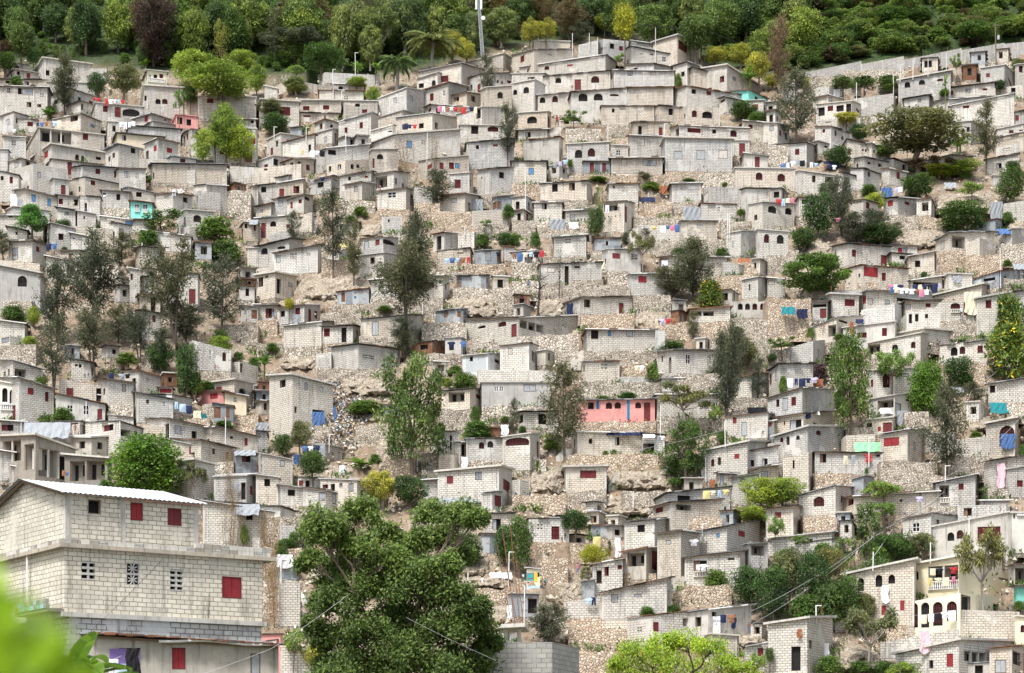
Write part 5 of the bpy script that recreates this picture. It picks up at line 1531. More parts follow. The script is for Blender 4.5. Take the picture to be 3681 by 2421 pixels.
-425 60 605 1410/1395/1365 1620 t|A,-280,1458,70,64;A,-90,1445,76,60;M,20,1510,50,120;o,187,1460,220,100;d,465,1430,60,64
0 320 335 -60/-60/-55 150 t|b,180,30,50,60
265 695 750 150/120/130 300 t|d,400,182,54,76;d,560,172,54,72;g,725,235,40,130
205 465 480 325/318/320 490 t|d,303,357,44,56
490 500 735 405/403/385 500 t|g,565,465,44,70;m,592,460,20,70
390 690 700 645/620/630 820 t|c,522,677,56,44
900 905 1180 150/150/145 310 t|c,1040,215,24,24;c,1070,215,24,24;c,1040,240,24,24;c,1070,240,24,24;d,948,175,16,26
850 1045 1140 320/308/325 590 t|o,920,365,130,70;d,990,375,50,64;M,1060,430,18,150;d,900,452,10,14;d,965,447,10,14
1480 1490 1760 150/148/140 305 t|c,1578,165,22,22;c,1606,165,22,22;c,1578,193,22,22;c,1606,193,22,22
1780 1835 2125 200/178/180 330 n|g,1805,275,46,80;c,1970,205,22,26;c,2000,205,22,26;c,1985,230,40,22
1750 1760 2080 335/330/340 485 t|c,1925,380,30,40
1555 1570 1910 492/492/490 680 t|c,1748,540,60,50
1190 1195 1570 530/530/530 660 n
2130 2180 2390 205/190/195 490 t
2200 2330 2625 340/320/330 580 s|A,2422,385,80,66;A,2575,395,68,80;c,2352,380,20,20
1995 2130 2280 610/590/560 800 s|g,2057,708,16,56;d,2163,717,10,10
2270 2290 2570 590/575/595 830 s|A,2370,655,50,80;A,2497,663,66,82
2070 2080 2632 0/0/8 190 s|A,2300,75,64,70;A,2506,88,72,72
765 770 1010 655/655/650 750 T tin|d,885,700,24,40
835 895 1200 765/758/750 940 t plaster|r,970,817,70,50;v,1140,825,60,50
240 260 835 905/900/875 1080 t|g,365,948,70,46;D,510,1000,40,180;d,607,910,50,36;c,720,908,20,24;c,748,908,20,24
480 640 1120 1260/1205/1195 1340 t|b,540,1310,50,90
1075 1105 1480 1000/985/985 1170 t|r,1215,1035,76,60;c,1425,1035,26,24;d,1400,1000,70,16
1370 1510 2000 830/822/830 990 t|r,1610,858,66,44;y,1440,880,10,40
1960 1965 2165 870/870/905 990 n
2140 2290 2400 1045/1015/1020 1190 t|D,2210,1110,16,60;d,2372,1075,20,30
2025 2030 2480 1240 1380 n plaster|A,2125,1288,46,60;A,2192,1288,46,60;A,2260,1288,46,60;A,2332,1288,46,60
1650 1660 2030 1330/1320/1290 1460 t|o,1770,1350,220,50
680 700 1330 1500/1500/1510 1690 t|D,770,1545,70,90;b,907,1540,30,50;g,1095,1540,60,60
1330 1335 1425 1510 1700 n|R,1245,1550,36,50
* vine 815 440 165 80
* oak 780 650 360 180
* shrub 1290 200 130 180
* bare 1175 420 40 70
* cas 1240 100 40 120
* cas 1245 620 560 100
* thin 1215 960 590 200
* cas 1060 720 590 90
* shrub 1040 820 760 100
* cas 1690 1240 620 380
* cas 1500 1200 920 300
* yelshrub 1850 1290 1040 290
* bare 440 1170 760 90
* bare 240 1370 860 200
* shrub 220 740 590 100
* shrub 30 720 600 100
* shrub 1950 830 740 150
* shrub 1570 800 740 160
* cas 1680 1600 1330 130
* shrub 2100 1530 1480 110
* shrub 2130 430 380 90
* shrub 800 120 80 200
* shrub 1640 120 100 120
* shrub 1980 160 130 60
R 900 70 1420 170
R 1430 30 1730 140
R 1730 40 2090 180
R 0 140 270 280
R 270 290 710 390
R 205 490 480 590
R 480 385 740 470
R 0 480 220 640
R 240 560 740 640
R 290 820 700 870
R 1230 315 1490 440
R 1490 300 1760 420
R 1130 450 1560 540
R 1250 660 1910 800
R 850 590 1060 650
R 840 480 1050 580
R 1850 990 2290 1120
R 2160 920 2280 1020
R 260 1060 480 1180
R 480 1080 1100 1230
R 560 1030 850 1100
R 890 940 1090 1110
R 1130 1170 1480 1320
R 640 1350 1140 1490
R 1240 1430 2020 1590
R 2030 1390 2480 1560
R 0 870 260 1040
R 740 750 850 860
R 0 1040 260 1190
R 1910 660 2010 790
R 1940 490 2270 570
K 240 1220 490 1400
K 1130 1330 1500 1490
K 0 640 160 780
G 1060 720 1160 560
H 485 70 60 dark
H 995 410 60 blue
H 25 460 40 red
H 645 497 35 red
H 1038 700 70 orange
H 155 1130 90 blue
H 1180 280 55 red
H 1570 1430 55 dark
L 1210 535 1560 525
L 0 790 300 765
L 860 345 970 340
L 1320 1400 1530 1395
L 1390 860 1450 860
J 355 475 500 580 grey
J 530 500 620 560 white
J 1595 360 1760 480 tarp
J 1200 270 1330 320 navy
J 1370 165 1470 230 brown
J 800 855 890 930 cream
J 510 1260 570 1360 navy
J 2100 840 2215 880 rust
P 130 460 0
P 2010 620 420
P 2025 620 420
P 1270 270 230
P 2115 460 350
@ 1840 1210
650 690 1000 240/235/230 410 t|c,858,278,60,50;D,670,300,14,60
1000 1005 1370 375 420 n
1350 1515 2000 145/130/125 350 t|d,1398,200,16,80;p,1637,212,46,96;D,1470,270,26,150
1395 1400 1595 392/390/390 500 t
580 590 1330 600/600/585 780 t pink|d,735,645,54,64;A,903,643,60,62;A,985,641,60,62;A,1176,640,58,58;M,1258,705,60,180
1330 1350 1920 545/545/540 740 t|m,1585,610,60,70;d,1525,610,20,60;p,1895,650,40,80
1980 2230 2400 420/350/340 600 t|d,2035,455,28,50
1980 2380 2420 750/710/720 930 t|r,2072,778,36,64;g,2160,860,46,130
2180 2190 2440 830/825/780 940 t yellow|d,2278,880,38,54;b,2320,910,14,60
40 110 430 715/705/700 840 t|D,70,765,70,100;D,285,770,80,100;g,385,760,80,80
555 610 1215 890/890/900 1090 t|d,733,975,34,48;A,740,955,110,110;d,980,975,44,80;y,1020,985,30,50
1210 1215 1420 900/900/920 1080 t|d,1270,1040,110,90
1760 2190 2400 1080/980/980 1310 S|A,1868,1175,30,70;A,1930,1160,30,72;r,2093,1115,46,44
2050 2100 2480 1130/1090/1000 1300 t|A,2285,1090,34,40
2220 2300 2480 1250/1220/1180 1400 t|g,2350,1290,60,80
1900 1930 2090 1275/1270/1280 1400 t|g,1950,1335,38,110
2040 2090 2300 1325/1310/1270 1550 t|g,2145,1330,36,50
495 500 880 1220/1220/1210 1430 S|M,710,1283,150,74;M,878,1335,30,160
850 860 1340 1075 1090 n
1290 1440 2030 1550/1460/1395 1600 t|d,1600,1525,120,90;d,1440,1560,10,40
1680 1700 1780 1120 1210 T tin
0 80 160 1340/1330/1345 1460 n
* cas 490 1110 230 420
* cas 1990 800 -120 280
* cas 2280 590 200 220
* olive 2100 300 0 400
* cas 1940 370 280 320
* thin 1600 830 470 440
* lush 1620 1320 780 330
* oak 1480 1310 1120 230
* oak 1620 1220 1070 220
* papaya 1880 930 620 130
* oak 1960 1000 870 110
* bright 2320 1640 1320 340
* shrub 1310 400 240 120
* shrub 380 1050 900 200
* shrub 1540 1380 1310 180
* shrub 840 600 550 140
* shrub 1080 560 520 160
* shrub 1500 110 40 200
* shrub 870 1110 1060 60
* shrub 950 1100 1050 60
* shrub 100 890 830 80
* shrub 240 1210 1150 40
R 640 410 1380 570
R 1540 340 1980 510
R 670 120 1330 240
R 0 640 300 740
R 630 780 1340 890
R 500 1090 1360 1230
R 0 1460 500 1600
R 1030 1430 1480 1600
R 1350 740 1860 890
R 2030 560 2400 700
R 1850 0 2400 200
R 60 -20 620 140
R 400 130 600 290
R 1000 270 1250 390
R 520 1420 880 1560
R 0 1110 230 1250
R 1990 910 2200 960
R 1860 760 2000 900
K 140 1200 510 1470
K 900 1240 1480 1430
K 1700 930 1900 1050
K 860 1480 1080 1600
G 580 230 680 130
G 450 1120 520 1040
G 940 1380 1010 1270
L 1140 270 1230 268
L 1780 1435 2020 1420
L 1350 925 1420 925
J 870 890 1215 920 navy
J 2190 660 2370 720 black
J 1720 1120 1780 1200 grey
J 1220 910 1330 945 white
J 1840 1330 1890 1400 rust
H 1328 375 75 white
H 2335 930 60 dark
H 320 1400 40 red
P 1985 990 790
P 1128 1570 1440
P 1805 1310 1110
P 1380 900 640
@ 1840 1815 1.4815
80 90 305 78/75/72 195 t|c,140,117,14,30;c,158,117,14,30;m,232,150,42,70
600 760 848 95/80/65 240 t|d,688,127,40,40;g,818,108,30,30
775 900 1000 155/138/150 390 t|g,834,200,26,24
590 715 785 255/228/225 390 t plaster|o,660,288,92,80;M,764,295,36,106
430 590 600 318/285/280 470 t|d,505,355,24,50;m,577,331,28,26;D,465,385,30,70
480 825 850 475/390/385 600 t|g,547,494,34,56;g,672,464,38,58;b,787,432,34,48
280 480 490 520/490/475 640 n|
920 1145 1320 160/115/80 290 t|b,1098,152,18,44;r,1223,145,34,46
920 1215 1255 285/250/240 425 t|d,1003,328,72,60;B,1003,370,70,30;d,1168,278,36,34
855 860 920 390/390/380 450 n
615 750 1030 605/590/560 750 t|v,680,663,24,26;r,765,650,32,50;o,965,610,110,80
900 1045 1275 580/560/530 700 t plaster|d,1078,585,26,30;g,1088,640,40,90
1030 1060 1200 700/690/700 800 s|b,1103,768,36,76
1230 1260 1363 220/210/200 330 t|o,1310,240,70,60
1240 1250 1400 770/755/700 880 t|r,1325,785,30,44
752 845 1120 20/-10/-30 140 t|m,784,18,40,50;o,915,8,80,46
420 425 515 108 170 T tin
370 380 440 420/410/400 490 T tin
-20 0 145 480/475/480 590 T tin|d,110,540,50,80
* oak 40 360 60 150
* oak 340 150 30 160
* lime 435 390 215 150
* vine 390 400 330 60
* shrub 1090 450 340 120
* oak 1260 540 330 220
* cas 190 740 520 180
* flame 860 960 700 700
* bright 1290 100 10 180
* shrub 720 590 540 90
* shrub 860 590 530 90
* papaya 1290 960 790 140
* cas 520 280 190 40
R 80 195 500 280
R 80 280 300 400
R 280 590 630 680
R 860 60 1120 140
R 600 360 770 420
R 450 430 600 480
R 860 450 1010 520
R 930 420 1170 520
R 300 660 640 760
R 600 215 780 250
R 780 300 920 390
R 1130 690 1210 790
R 220 780 560 890
K 500 0 760 60
K 230 390 390 540
K 560 690 640 790
K 180 560 330 740
K 1180 690 1363 760
K 380 540 500 600
L 430 175 520 150
L 950 190 1025 165
L 980 320 1035 315
L 1105 583 1190 583
L 395 498 450 490
J 550 175 580 275 white
J 1170 582 1195 652 navy
J 285 85 300 100 blue
H 350 378 70 pinkdark
H 155 440 70 yellow
H 180 435 44 teal
H 60 410 45 white
H 125 455 40 dark
H 106 210 28 dark
H 267 205 36 dark
H 283 188 40 dark
H 1142 688 34 white
H 1262 685 62 brown
H 1305 680 60 brown
H 1136 60 56 dark
P 65 640 430
P 1015 180 100
@ 2760 0
1215 1700 1780 755/660/720 960 S|A,1298,790,52,56;A,1433,762,56,58;A,1603,728,56,58
1980 2200 2305 640/608/650 800 s|r,2047,702,36,36;M,2255,740,36,110
2300 2320 2400 610/605/595 790 s|d,2353,643,38,64
440 570 690 820/808/830 920 n
420 560 700 920/890/920 980 t
450 780 970 975/945/1020 1120 s|d,500,1040,60,80;m,582,1010,52,48;D,672,1010,70,60;D,755,1020,54,110;m,836,1010,30,66;m,912,1050,24,60
480 860 960 1110/1100/1140 1240 n|d,560,1138,50,10
800 1170 1225 920/870/890 1050 n
1270 1500 1570 925/885/910 1030 t|c,1412,935,32,36
1250 1470 1530 1035/1005/1020 1110 t|r,1312,1052,40,40;m,1418,1030,40,26
1615 2110 2140 830/770/790 920 t|r,1703,868,44,42;g,1862,846,46,44;m,2020,822,44,42
2120 2380 2400 820/790/790 900 n|d,2283,838,42,40
1530 1680 2100 940/930/870 1080 t|d,1817,940,38,26;g,1630,960,30,24;d,2050,890,40,10
1690 2290 2380 990/870/895 1150 t|d,2043,942,44,46;d,2193,928,48,46;d,2343,930,26,40;m,1843,992,60,32
1660 1890 2000 1150/1130/1150 1300 s|A,1728,1240,60,50;A,1812,1218,36,46;A,1863,1204,30,46;B,1770,1105,230,40
2150 2380 2390 1070/1030/1030 1150 t|d,2196,1080,40,26;r,2318,1098,34,54
2130 2380 2390 1210/1150/1150 1290 s|m,2265,1225,42,50;m,2358,1195,40,70
2130 2380 2390 1290/1225/1225 1400 t|p,2250,1370,16,40
2120 2340 2390 1380/1330/1330 1480 n|g,2220,1380,60,50
2020 2330 2390 1490/1430/1440 1600 t|d,2150,1545,50,50
1480 1700 1910 1500/1445/1450 1600 t|m,1668,1498,46,56
-40 90 200 1140/1150/1180 1320 t|g,35,1195,40,50
440 590 780 1120/1180/1250 1400 t|m,520,1210,26,54;A,632,1240,20,56;A,695,1285,20,40
590 600 785 1145 1170 s
70 360 500 1350/1330/1350 1500 t|d,425,1378,50,50
190 330 340 1385/1405/1410 1500 n
420 480 680 1315/1315/1370 1420 t|d,540,1360,28,30
735 740 1130 1295/1295/1460 1480 t|r,826,1350,32,52;d,884,1390,18,36;m,756,1395,34,90;d,912,1402,18,36
880 970 1140 1335/1335/1450 1480 t|d,990,1398,18,56;d,1035,1418,40,30
800 900 1260 1465/1465/1540 1600 t|m,940,1515,26,30;d,1040,1540,30,30
1100 1170 1300 1450/1480/1530 1600 t
150 165 300 760/755/780 940 n
* cast 120 960 170 260
* cas 270 1330 640 380
* yellow 40 840 700 180
* yellow 350 830 720 90
* olive 1400 1500 1050 800
* oak 850 1310 1150 170
* yellow 730 1170 1050 240
* cas 2030 1560 930 270
* banana 1790 1430 1230 230
* oak 660 1560 1370 280
* shrub 1100 1440 1340 200
* oak 2160 830 750 130
* banana 1650 1000 530 60
* papaya 1760 720 530 110
* shrub 1640 880 830 100
* bright 1800 1640 1500 330
* oak 2280 1600 1500 160
* drys 1480 1640 1480 400
* bush 700 820 720 260
* bush 900 800 710 260
* bush 1120 800 700 240
* shrub 1160 820 770 160
* bush 2350 640 560 200
W 350 870 675 570 750 660
W 870 1262 598 525 700 640
W 1262 1800 560 450 620 560
W 1800 2200 470 400 570 510
W 2200 2440 410 385 500 480
R 330 700 870 860
R 700 650 1270 740
R 1800 570 2420 600
R 960 1080 1250 1220
R 0 1330 190 1560
R 1240 920 1330 1030
P 1350 715 560
P 1490 685 545
P 1660 655 500
P 1230 740 600
P 825 910 770
P 1170 850 700
PP 2125 595 215
P 1298 1560 1290
H 907 885 65 white
L 120 1530 300 1480
L 300 1490 640 1540
J 570 830 672 905 white
J 515 1500 670 1565 navy
@ 2760 605
255 295 690 30/25/80 240 s|d,428,100,34,70;d,570,110,76,52
680 690 820 40/40/90 190 t|r,683,138,34,60
770 890 1040 5/5/60 180 t|d,942,58,24,46
1060 1130 1290 0/5/40 140 t|r,1212,68,30,60
275 290 580 275/275/285 430 t|d,340,315,50,40
770 890 1025 310/295/335 530 t|m,930,350,34,60
1075 1210 1390 285/278/285 440 t|r,1140,325,48,58;m,1296,320,46,46
1030 1035 1180 465/465/515 560 T|d,1070,520,30,60
600 745 1150 730/705/735 890 t|D,632,810,12,90
1150 1150 1390 715/715/730 800 t|r,1230,765,40,50;g,1278,765,40,50
1150 1155 1320 790/790/810 900 t|d,1250,830,50,40;m,1300,845,20,34
1310 1550 1560 830/775/770 980 t
1560 1690 2110 680/605/590 810 t|g,1625,715,30,80;o,1775,690,120,110;r,1878,770,26,36
1840 1970 2120 700/650/680 840 n|
1910 2120 2240 520/475/470 580 T tin|d,1960,540,80,40
2130 2270 2400 620/570/560 720 T|r,2180,720,30,60
720 870 1310 945/905/940 1100 t|d,850,1000,18,36;r,958,965,130,90;m,1080,1010,40,74
1640 1690 1900 1000/985/990 1110 s|d,1750,1000,70,50
1900 2150 2400 1040/960/900 1090 T tin|d,2060,1010,110,80;m,2325,980,40,60
1320 1340 1620 1060/1050/1000 1110 t|d,1470,1080,240,40
-10 0 160 1020/1020/1035 1190 t|g,30,1065,70,40
340 350 600 1130 1230 t
415 550 575 1245/1240/1245 1400 t|d,480,1280,130,30;M,515,1350,60,90;r,575,1265,36,44
570 590 845 1180/1175/1185 1370 S|m,762,1252,94,66
590 600 870 1130 1180 n
850 915 1200 1190/1150/1150 1340 t|r,900,1225,28,70
1015 1140 1550 1220/1150/1150 1250 S|d,1150,1275,100,40;d,1290,1230,180,30
870 1180 1330 1320/1260/1290 1440 n
1275 1280 1600 1290/1245/1230 1340 t|g,1300,1290,56,50;m,1490,1275,46,36
1275 1290 1600 1360/1350/1265 1530 n|d,1327,1400,30,90;d,1386,1385,34,86;d,1476,1355,30,84
1560 1990 2190 1190/1080/1110 1240 S|
1590 1920 1940 1250/1230/1220 1530 n|A,1745,1275,90,80;B,1745,1330,90,36;M,1835,1300,30,140
1930 1945 2240 1230/1220/1140 1550 S|m,2052,1257,54,92
700 1180 1290 1490/1430/1450 1660 s plaster|m,875,1555,90,50;m,1085,1525,46,76
420 640 890 1520/1390/1375 1600 t|o,600,1510,80,110;d,700,1420,80,40
1210 1450 1860 1545/1500/1530 1590 S
2080 2100 2240 70 150 s|m,2150,15,50,50
2240 2250 2400 1160/1160/1120 1300 t
2200 2200 2400 330/330/300 480 n
* cas 690 640 60 240
* oak 470 660 240 330
* oak 560 280 130 200
* cas 850 700 390 380
* oak 1050 720 520 380
* oak 330 760 560 260
* bright 990 420 230 200
* shrub 940 240 150 160
* oak 1400 280 60 340
* banana 1300 200 60 200
* bright 1600 90 -20 330
* bright 1820 90 -10 200
* oak 1800 610 310 480
* papaya 1900 340 130 240
* oak 2260 330 -10 280
* oaksp 450 1260 800 620
* yelshrub 2240 1640 1150 340
* shrub 1450 1010 960 60
* shrub 2230 910 850 90
* shrub 2230 500 400 110
* shrub 1840 100 10 100
* shrub 670 1590 1540 120
* shrub 400 1570 1480 80
* cas 1200 620 500 120
K 340 680 620 850
K 1220 560 1700 750
K 1580 230 2100 420
R 1080 430 1400 580
R 1390 450 1570 560
R 0 800 210 960
R 0 1190 410 1560
R 1560 760 1850 960
R 1840 800 2180 990
R 2180 690 2400 880
R 840 1050 1040 1140
R 2190 1020 2400 1110
R 1610 1400 1940 1540
R 260 240 470 270
R 260 430 560 520
R 60 520 260 600
R 1300 950 1560 1000
R 200 750 290 900
K 2230 480 2400 600
L 80 290 250 270
L 1120 1080 1620 1070
L 1130 1100 1500 1130
L 600 470 670 460
L 1180 185 1250 170
J 1830 1150 1985 1340 cream
J 1720 1000 1800 1060 grey
J 125 1290 250 1365 teal
J 270 1310 370 1390 check
J 2070 310 2180 470 grey
J 2130 565 2260 620 blue
J 2280 890 2400 950 grey
J 815 1405 890 1450 navy
J 760 1430 800 1530 brown
J 1060 180 1160 260 blue
J 1640 135 1750 190 grey
H 510 1500 110 grey
H 1800 1390 100 white
H 1100 560 60 orange
H 1960 145 50 blue
P 275 740 640
P 2165 1080 740
P 2120 1120 1050
@ 2760 1210
930 1420 1640 70/-30/-10 230 s|A,1352,64,42,88;o,990,110,110,110;r,1063,115,46,46;A,1183,110,56,70;B,1060,175,150,50;M,908,155,36,60;g,1610,60,60,120
1600 2040 2140 95/30/10 230 t|A,1733,140,62,80;A,1810,125,52,76;m,1975,105,50,100;m,2022,75,24,70
120 420 570 180/40/30 240 n|d,368,140,10,40;p,500,95,50,44
10 100 420 330/260/250 550 t|c,145,305,22,30;c,170,305,22,30;m,25,400,20,100;g,80,360,16,110
910 1000 1400 325/320/290 570 s|g,1275,340,76,70;A,1103,410,70,130
0 320 620 585/480/485 790 t|d,92,622,30,70;g,162,632,50,116;m,240,605,44,80;c,358,515,24,26;c,358,550,24,26;c,358,585,24,26
0 330 640 770/720/690 920 t|d,85,775,20,34;d,155,805,14,40;d,258,820,110,90;m,600,742,40,60
940 1180 1480 590/550/500 740 s plaster|o,1095,630,150,80;g,1210,660,60,80;m,1300,580,34,44
890 1160 1260 790/755/730 900 s|M,1113,850,84,100;r,1037,860,28,40;d,945,825,50,40
60 370 710 940/840/840 1100 S|A,128,985,34,90;A,188,965,30,90;A,280,925,36,76;A,475,892,48,56;d,640,885,50,70
140 380 440 1140/1080/1080 1420 n|d,240,1190,18,80;c,325,1145,22,50
1045 1300 1500 915/870/865 1150 t|r,1150,980,140,76
410 440 1050 1085/1080/1090 1270 t|d,515,1120,60,110;d,1025,1090,36,60;y,975,1085,70,70
2050 2390 2420 450/390/390 600 t|d,2090,490,50,70
2030 2300 2400 820/760/760 1060 S|A,2225,925,140,190
2010 2090 2400 1180/1160/1090 1450 t|g,2180,1280,50,200;d,2335,1150,34,50
2210 2230 2420 1250/1240/1190 1480 s|m,2345,1370,56,60
1560 1930 2050 1370/1285/1285 1560 t|o,1640,1440,90,110;m,1798,1385,48,84;B,1645,1525,90,50
290 630 850 1500/1385/1400 1640 t|A,475,1535,100,90
640 800 1570 1520/1490/1440 1640 t|d,790,1540,90,60;p,1315,1515,34,44;d,1240,1515,24,50
780 890 990 1335/1300/1310 1460 T tin|d,930,1420,40,50
1960 1980 2250 1530/1530/1525 1620 t
0 30 130 1200/1190/1185 1330 t
0 40 140 1000/990/985 1190 n
1750 1800 2090 960/960/930 1110 n
0 0 40 790 980 T tin|r,20,820,30,40
720 730 1000 920/920/910 1060 n
1430 1500 1750 900/900/890 1060 n
* lush 770 940 -20 400
* papaya 1150 600 130 360
* round 1480 720 240 350
* cas 1670 1320 420 460
* cas 1930 620 430 260
* yelshrub 2250 400 -150 460
* oak 1780 480 190 320
* bright 140 1620 1320 380
* papaya 130 160 30 240
* shrub 320 380 290 140
* shrubm 480 400 250 180
* shrub 140 510 360 80
* papaya 1080 1620 1350 360
* shrub 1940 950 880 120
* shrub 920 1270 1220 40
* shrub 2370 1110 1000 80
* shrub 1850 460 360 140
* oak 40 230 160 100
R 0 120 210 280
R 1050 1150 1560 1360
R 1080 1290 1760 1470
R 1700 1110 2070 1300
R 440 1270 960 1420
R 1750 240 2020 400
R 1270 690 1500 850
R 2230 600 2400 760
R 730 840 980 940
R 2050 1410 2240 1520
R 300 1340 380 1480
R 920 200 1460 300
K 1850 740 2080 900
R 110 470 480 500
L 180 390 460 380
L 690 1110 830 1100
L 1370 1490 1530 1475
J 800 985 1045 1075 green
J 2060 615 2230 720 teal
J 2165 905 2300 1030 blue
J 910 1095 965 1165 red
J 1040 665 1150 720 white
J 1720 475 1820 525 grey
J 425 395 515 470 rust
J 335 710 400 760 navy
J 400 700 480 730 white
J 1200 690 1300 820 grey
J 2130 1180 2210 1390 pinkcloth
H 140 420 50 pink
P 1650 1310 1200
P 940 1170 940
@ 2760 1815 1.4815
710 1018 1310 335/275/290 490 S yellow|A,788,376,30,48;o,935,375,160,150;B,938,428,165,46;g,1270,400,80,10
740 1025 1230 520/470/490 690 n yellow|A,778,585,44,140;A,838,585,44,140;A,905,570,52,150;A,980,550,54,140;D,1055,520,50,110;D,1215,540,30,90
435 780 860 375/290/300 640 S|A,496,425,32,70;A,592,400,36,74;A,660,385,36,70;r,716,537,22,54;r,617,562,24,50;m,536,575,24,40
880 1280 1330 120/40/60 290 s plaster|A,975,170,36,46;A,1024,158,36,46;m,1178,132,122,140;M,1318,150,20,80
1295 1300 1380 50/45/45 250 s white|D,1312,60,10,30;B,1345,45,40,30
720 870 1010 75/45/60 165 t|p,790,120,40,50
1010 1270 1320 10/0/-10 80 n|d,1065,38,44,44
-10 135 180 30/8/10 190 t|r,55,55,34,30
0 340 380 185/145/150 260 t|d,225,190,30,24
190 380 400 205/180/180 260 t|
0 210 345 640/605/600 900 S|d,150,820,50,130;b,150,812,48,60
0 65 210 640/625/605 770 n|
320 360 460 545/545/530 660 t|g,415,580,85,70
1020 1025 1340 570/560/570 720 n
600 1020 1025 735/660/660 810 n
680 1018 1363 800/720/730 940 S|d,870,850,22,44;r,970,828,34,70;o,1105,812,118,56
1030 1035 1220 855/850/840 940 T plaster|D,1125,880,45,60
1180 1300 1363 770/755/750 920 T|d,1325,820,40,70;g,1240,860,60,70
1325 1330 1380 600/595/600 750 s yellow|A,1358,660,24,40
1310 1313 1380 320 430 t|o,1345,380,60,90
1320 1325 1380 435 560 t turquoise|
* papaya 40 250 60 100
* oak 30 620 330 220
* olive 110 560 230 180
* shrub 190 640 470 170
* oak 240 600 250 200
* bush 330 640 420 210
* olive 330 430 230 170
* shrub 300 300 200 140
* oak 420 620 380 190
* vine 400 330 170 120
* bush 470 560 330 180
* shrub 90 330 230 130
* olive 520 640 470 130
* oak 640 285 170 130
* bush 730 290 190 150
* shrub 600 330 220 120
* vineup 530 260 -10 200
* papaya 620 120 0 160
* oak 660 290 150 240
* olive 820 285 150 170
* bush 560 470 290 200
* thin 530 890 560 260
* thin 1150 600 150 230
* papaya 170 240 170 80
* shrub 330 900 800 160
* shrub 490 890 830 130
* bright 720 960 840 180
* shrub 620 900 830 120
* shrub 1340 560 510 70
* shrub 1300 630 570 100
* oak 10 840 760 60
R 190 60 370 150
R 570 640 745 710
R 520 710 600 790
R 660 50 740 140
R 870 0 1030 60
K 0 500 110 640
K 350 740 620 900
K 340 480 450 560
K 110 540 340 640
K 1230 560 1363 630
L 860 340 1010 330
L 845 390 1010 380
L 775 590 1000 560
L 400 560 490 550
J 605 430 645 515 white
J 810 670 865 780 pinkcloth
J 155 662 180 705 rust
J 290 738 327 808 white
P 258 605 535
P 560 325 250
P 866 285 200
P 1075 250 70
P 784 320 280
"""
# ------------------------------------------------------------------ read the survey of the hillside
HOUSES, TREES, REST = [], [], []
ox = oy = 0; sc = 2.587
for ln in DATA.strip().splitlines():
    t = ln.split()
    if not t: continue
    if t[0] == '@': ox, oy = float(t[1]), float(t[2]); sc = float(t[3]) if len(t) > 3 else 2.587; continue
    X = lambda v: ox+float(v)/sc
    Yy = lambda v: oy+float(v)/sc
    if t[0] == '*': TREES.append((t[1], X(t[2]), Yy(t[3]), Yy(t[4]), float(t[5])/sc)); continue
    if t[0].isalpha():
        k = t[0]; REST.append((k, [X(t[1]), Yy(t[2])]+([X(t[3]), Yy(t[4])] if len(t) > 4 and k not in 'PPHH' else t[3:]), t, sc, oy)); continue
    hd, _, wn = ln.partition('|'); h = hd.split()
    yt = tuple(Yy(v) for v in h[3].split('/')) if '/' in h[3] else Yy(h[3])
    wins = [(a[0], X(a[1]), Yy(a[2]), float(a[3])/sc, float(a[4])/sc) for a in (w.split(',') for w in wn.split(';') if w.strip())]
    HOUSES.append((X(h[0]), X(h[1]), X(h[2]), yt, Yy(h[4]), h[5], h[6] if len(h) > 6 else None, wins))
def bound(px):   # top edge of the settlement in the photograph
    return np.interp(px, [-400, 0, 150, 400, 520, 900, 1400, 1600, 1750, 2000, 2300, 2450, 2560, 2800, 2900, 3230, 3681, 4300], [210, 215, 205, 228, 240, 262, 250, 215, 165, 135, 115, 150, 220, 262, 255, 205, 150, 60])
for h in HOUSES:
    if h[4] < bound((h[0]+h[2])/2)-40: continue
    look = None
    root, fl, fr = make_house(*h)
    if h[6] == "pink" and len(h[7]) > 3: PINKF = fr
    C = fl.p0+fl.t*fl.L; Rp = fr.p0+fr.t*fr.L
    ym = h[3][1] if isinstance(h[3], tuple) else h[3]
    VIS.append((h[0], h[1], h[2], ym-4, h[4], fl.p0, C, Rp))
# low sheds and lean-tos that fill the remaining gaps between the houses
CELL = 11
def free_gaps():
    W_, H_ = 3681//CELL+1, 2421//CELL+1; occ = np.zeros((H_, W_), bool)
    def mark(x0, y0, x1, y1, pad=0): occ[max(0, int((y0-pad)/CELL)):max(0, int((y1+pad)/CELL)+1), max(0, int((x0-pad)/CELL)):max(0, int((x1+pad)/CELL)+1)] = True
    for v in VIS: mark(v[0], v[3], v[2], v[4])
    for k, c, t, s, oyy in REST:
        if k == 'R': mark(c[0], c[1]+(c[3]-c[1])*.2, c[2], c[3])
        elif k in 'KJG': mark(min(c[0], c[2]), min(c[1], c[3]), max(c[0], c[2]), max(c[1], c[3]))
    for kd, x, yb, yt, w in TREES: mark(x-w*.35, yt, x+w*.35, yb)
    mark(1060, 1340, 1420, 1740); mark(0, 1700, 1000, 2421); mark(1020, 1800, 1830, 2421); mark(2180, 2280, 2700, 2421); mark(1830, 2000, 2060, 2421); mark(2760, 2150, 3120, 2421)
    for i in range(W_): occ[:int((bound(i*CELL)+25)/CELL), i] = True
    out = []
    for j in range(H_-3):
        for i in range(2, W_-8):
            for w, h in ((8, 4), (6, 4), (5, 3), (4, 3)):
                if i+w < W_ and j+h < H_ and not occ[j:j+h, i:i+w].any():
                    out.append((i*CELL, j*CELL, (i+w)*CELL, (j+h)*CELL)); occ[j:j+h, i:i+w] = True; break
    return out
GAPS = free_gaps(); random.shuffle(GAPS); GAPS.sort(key=lambda g: -(g[2]-g[0])); print('GAPS', len(GAPS))
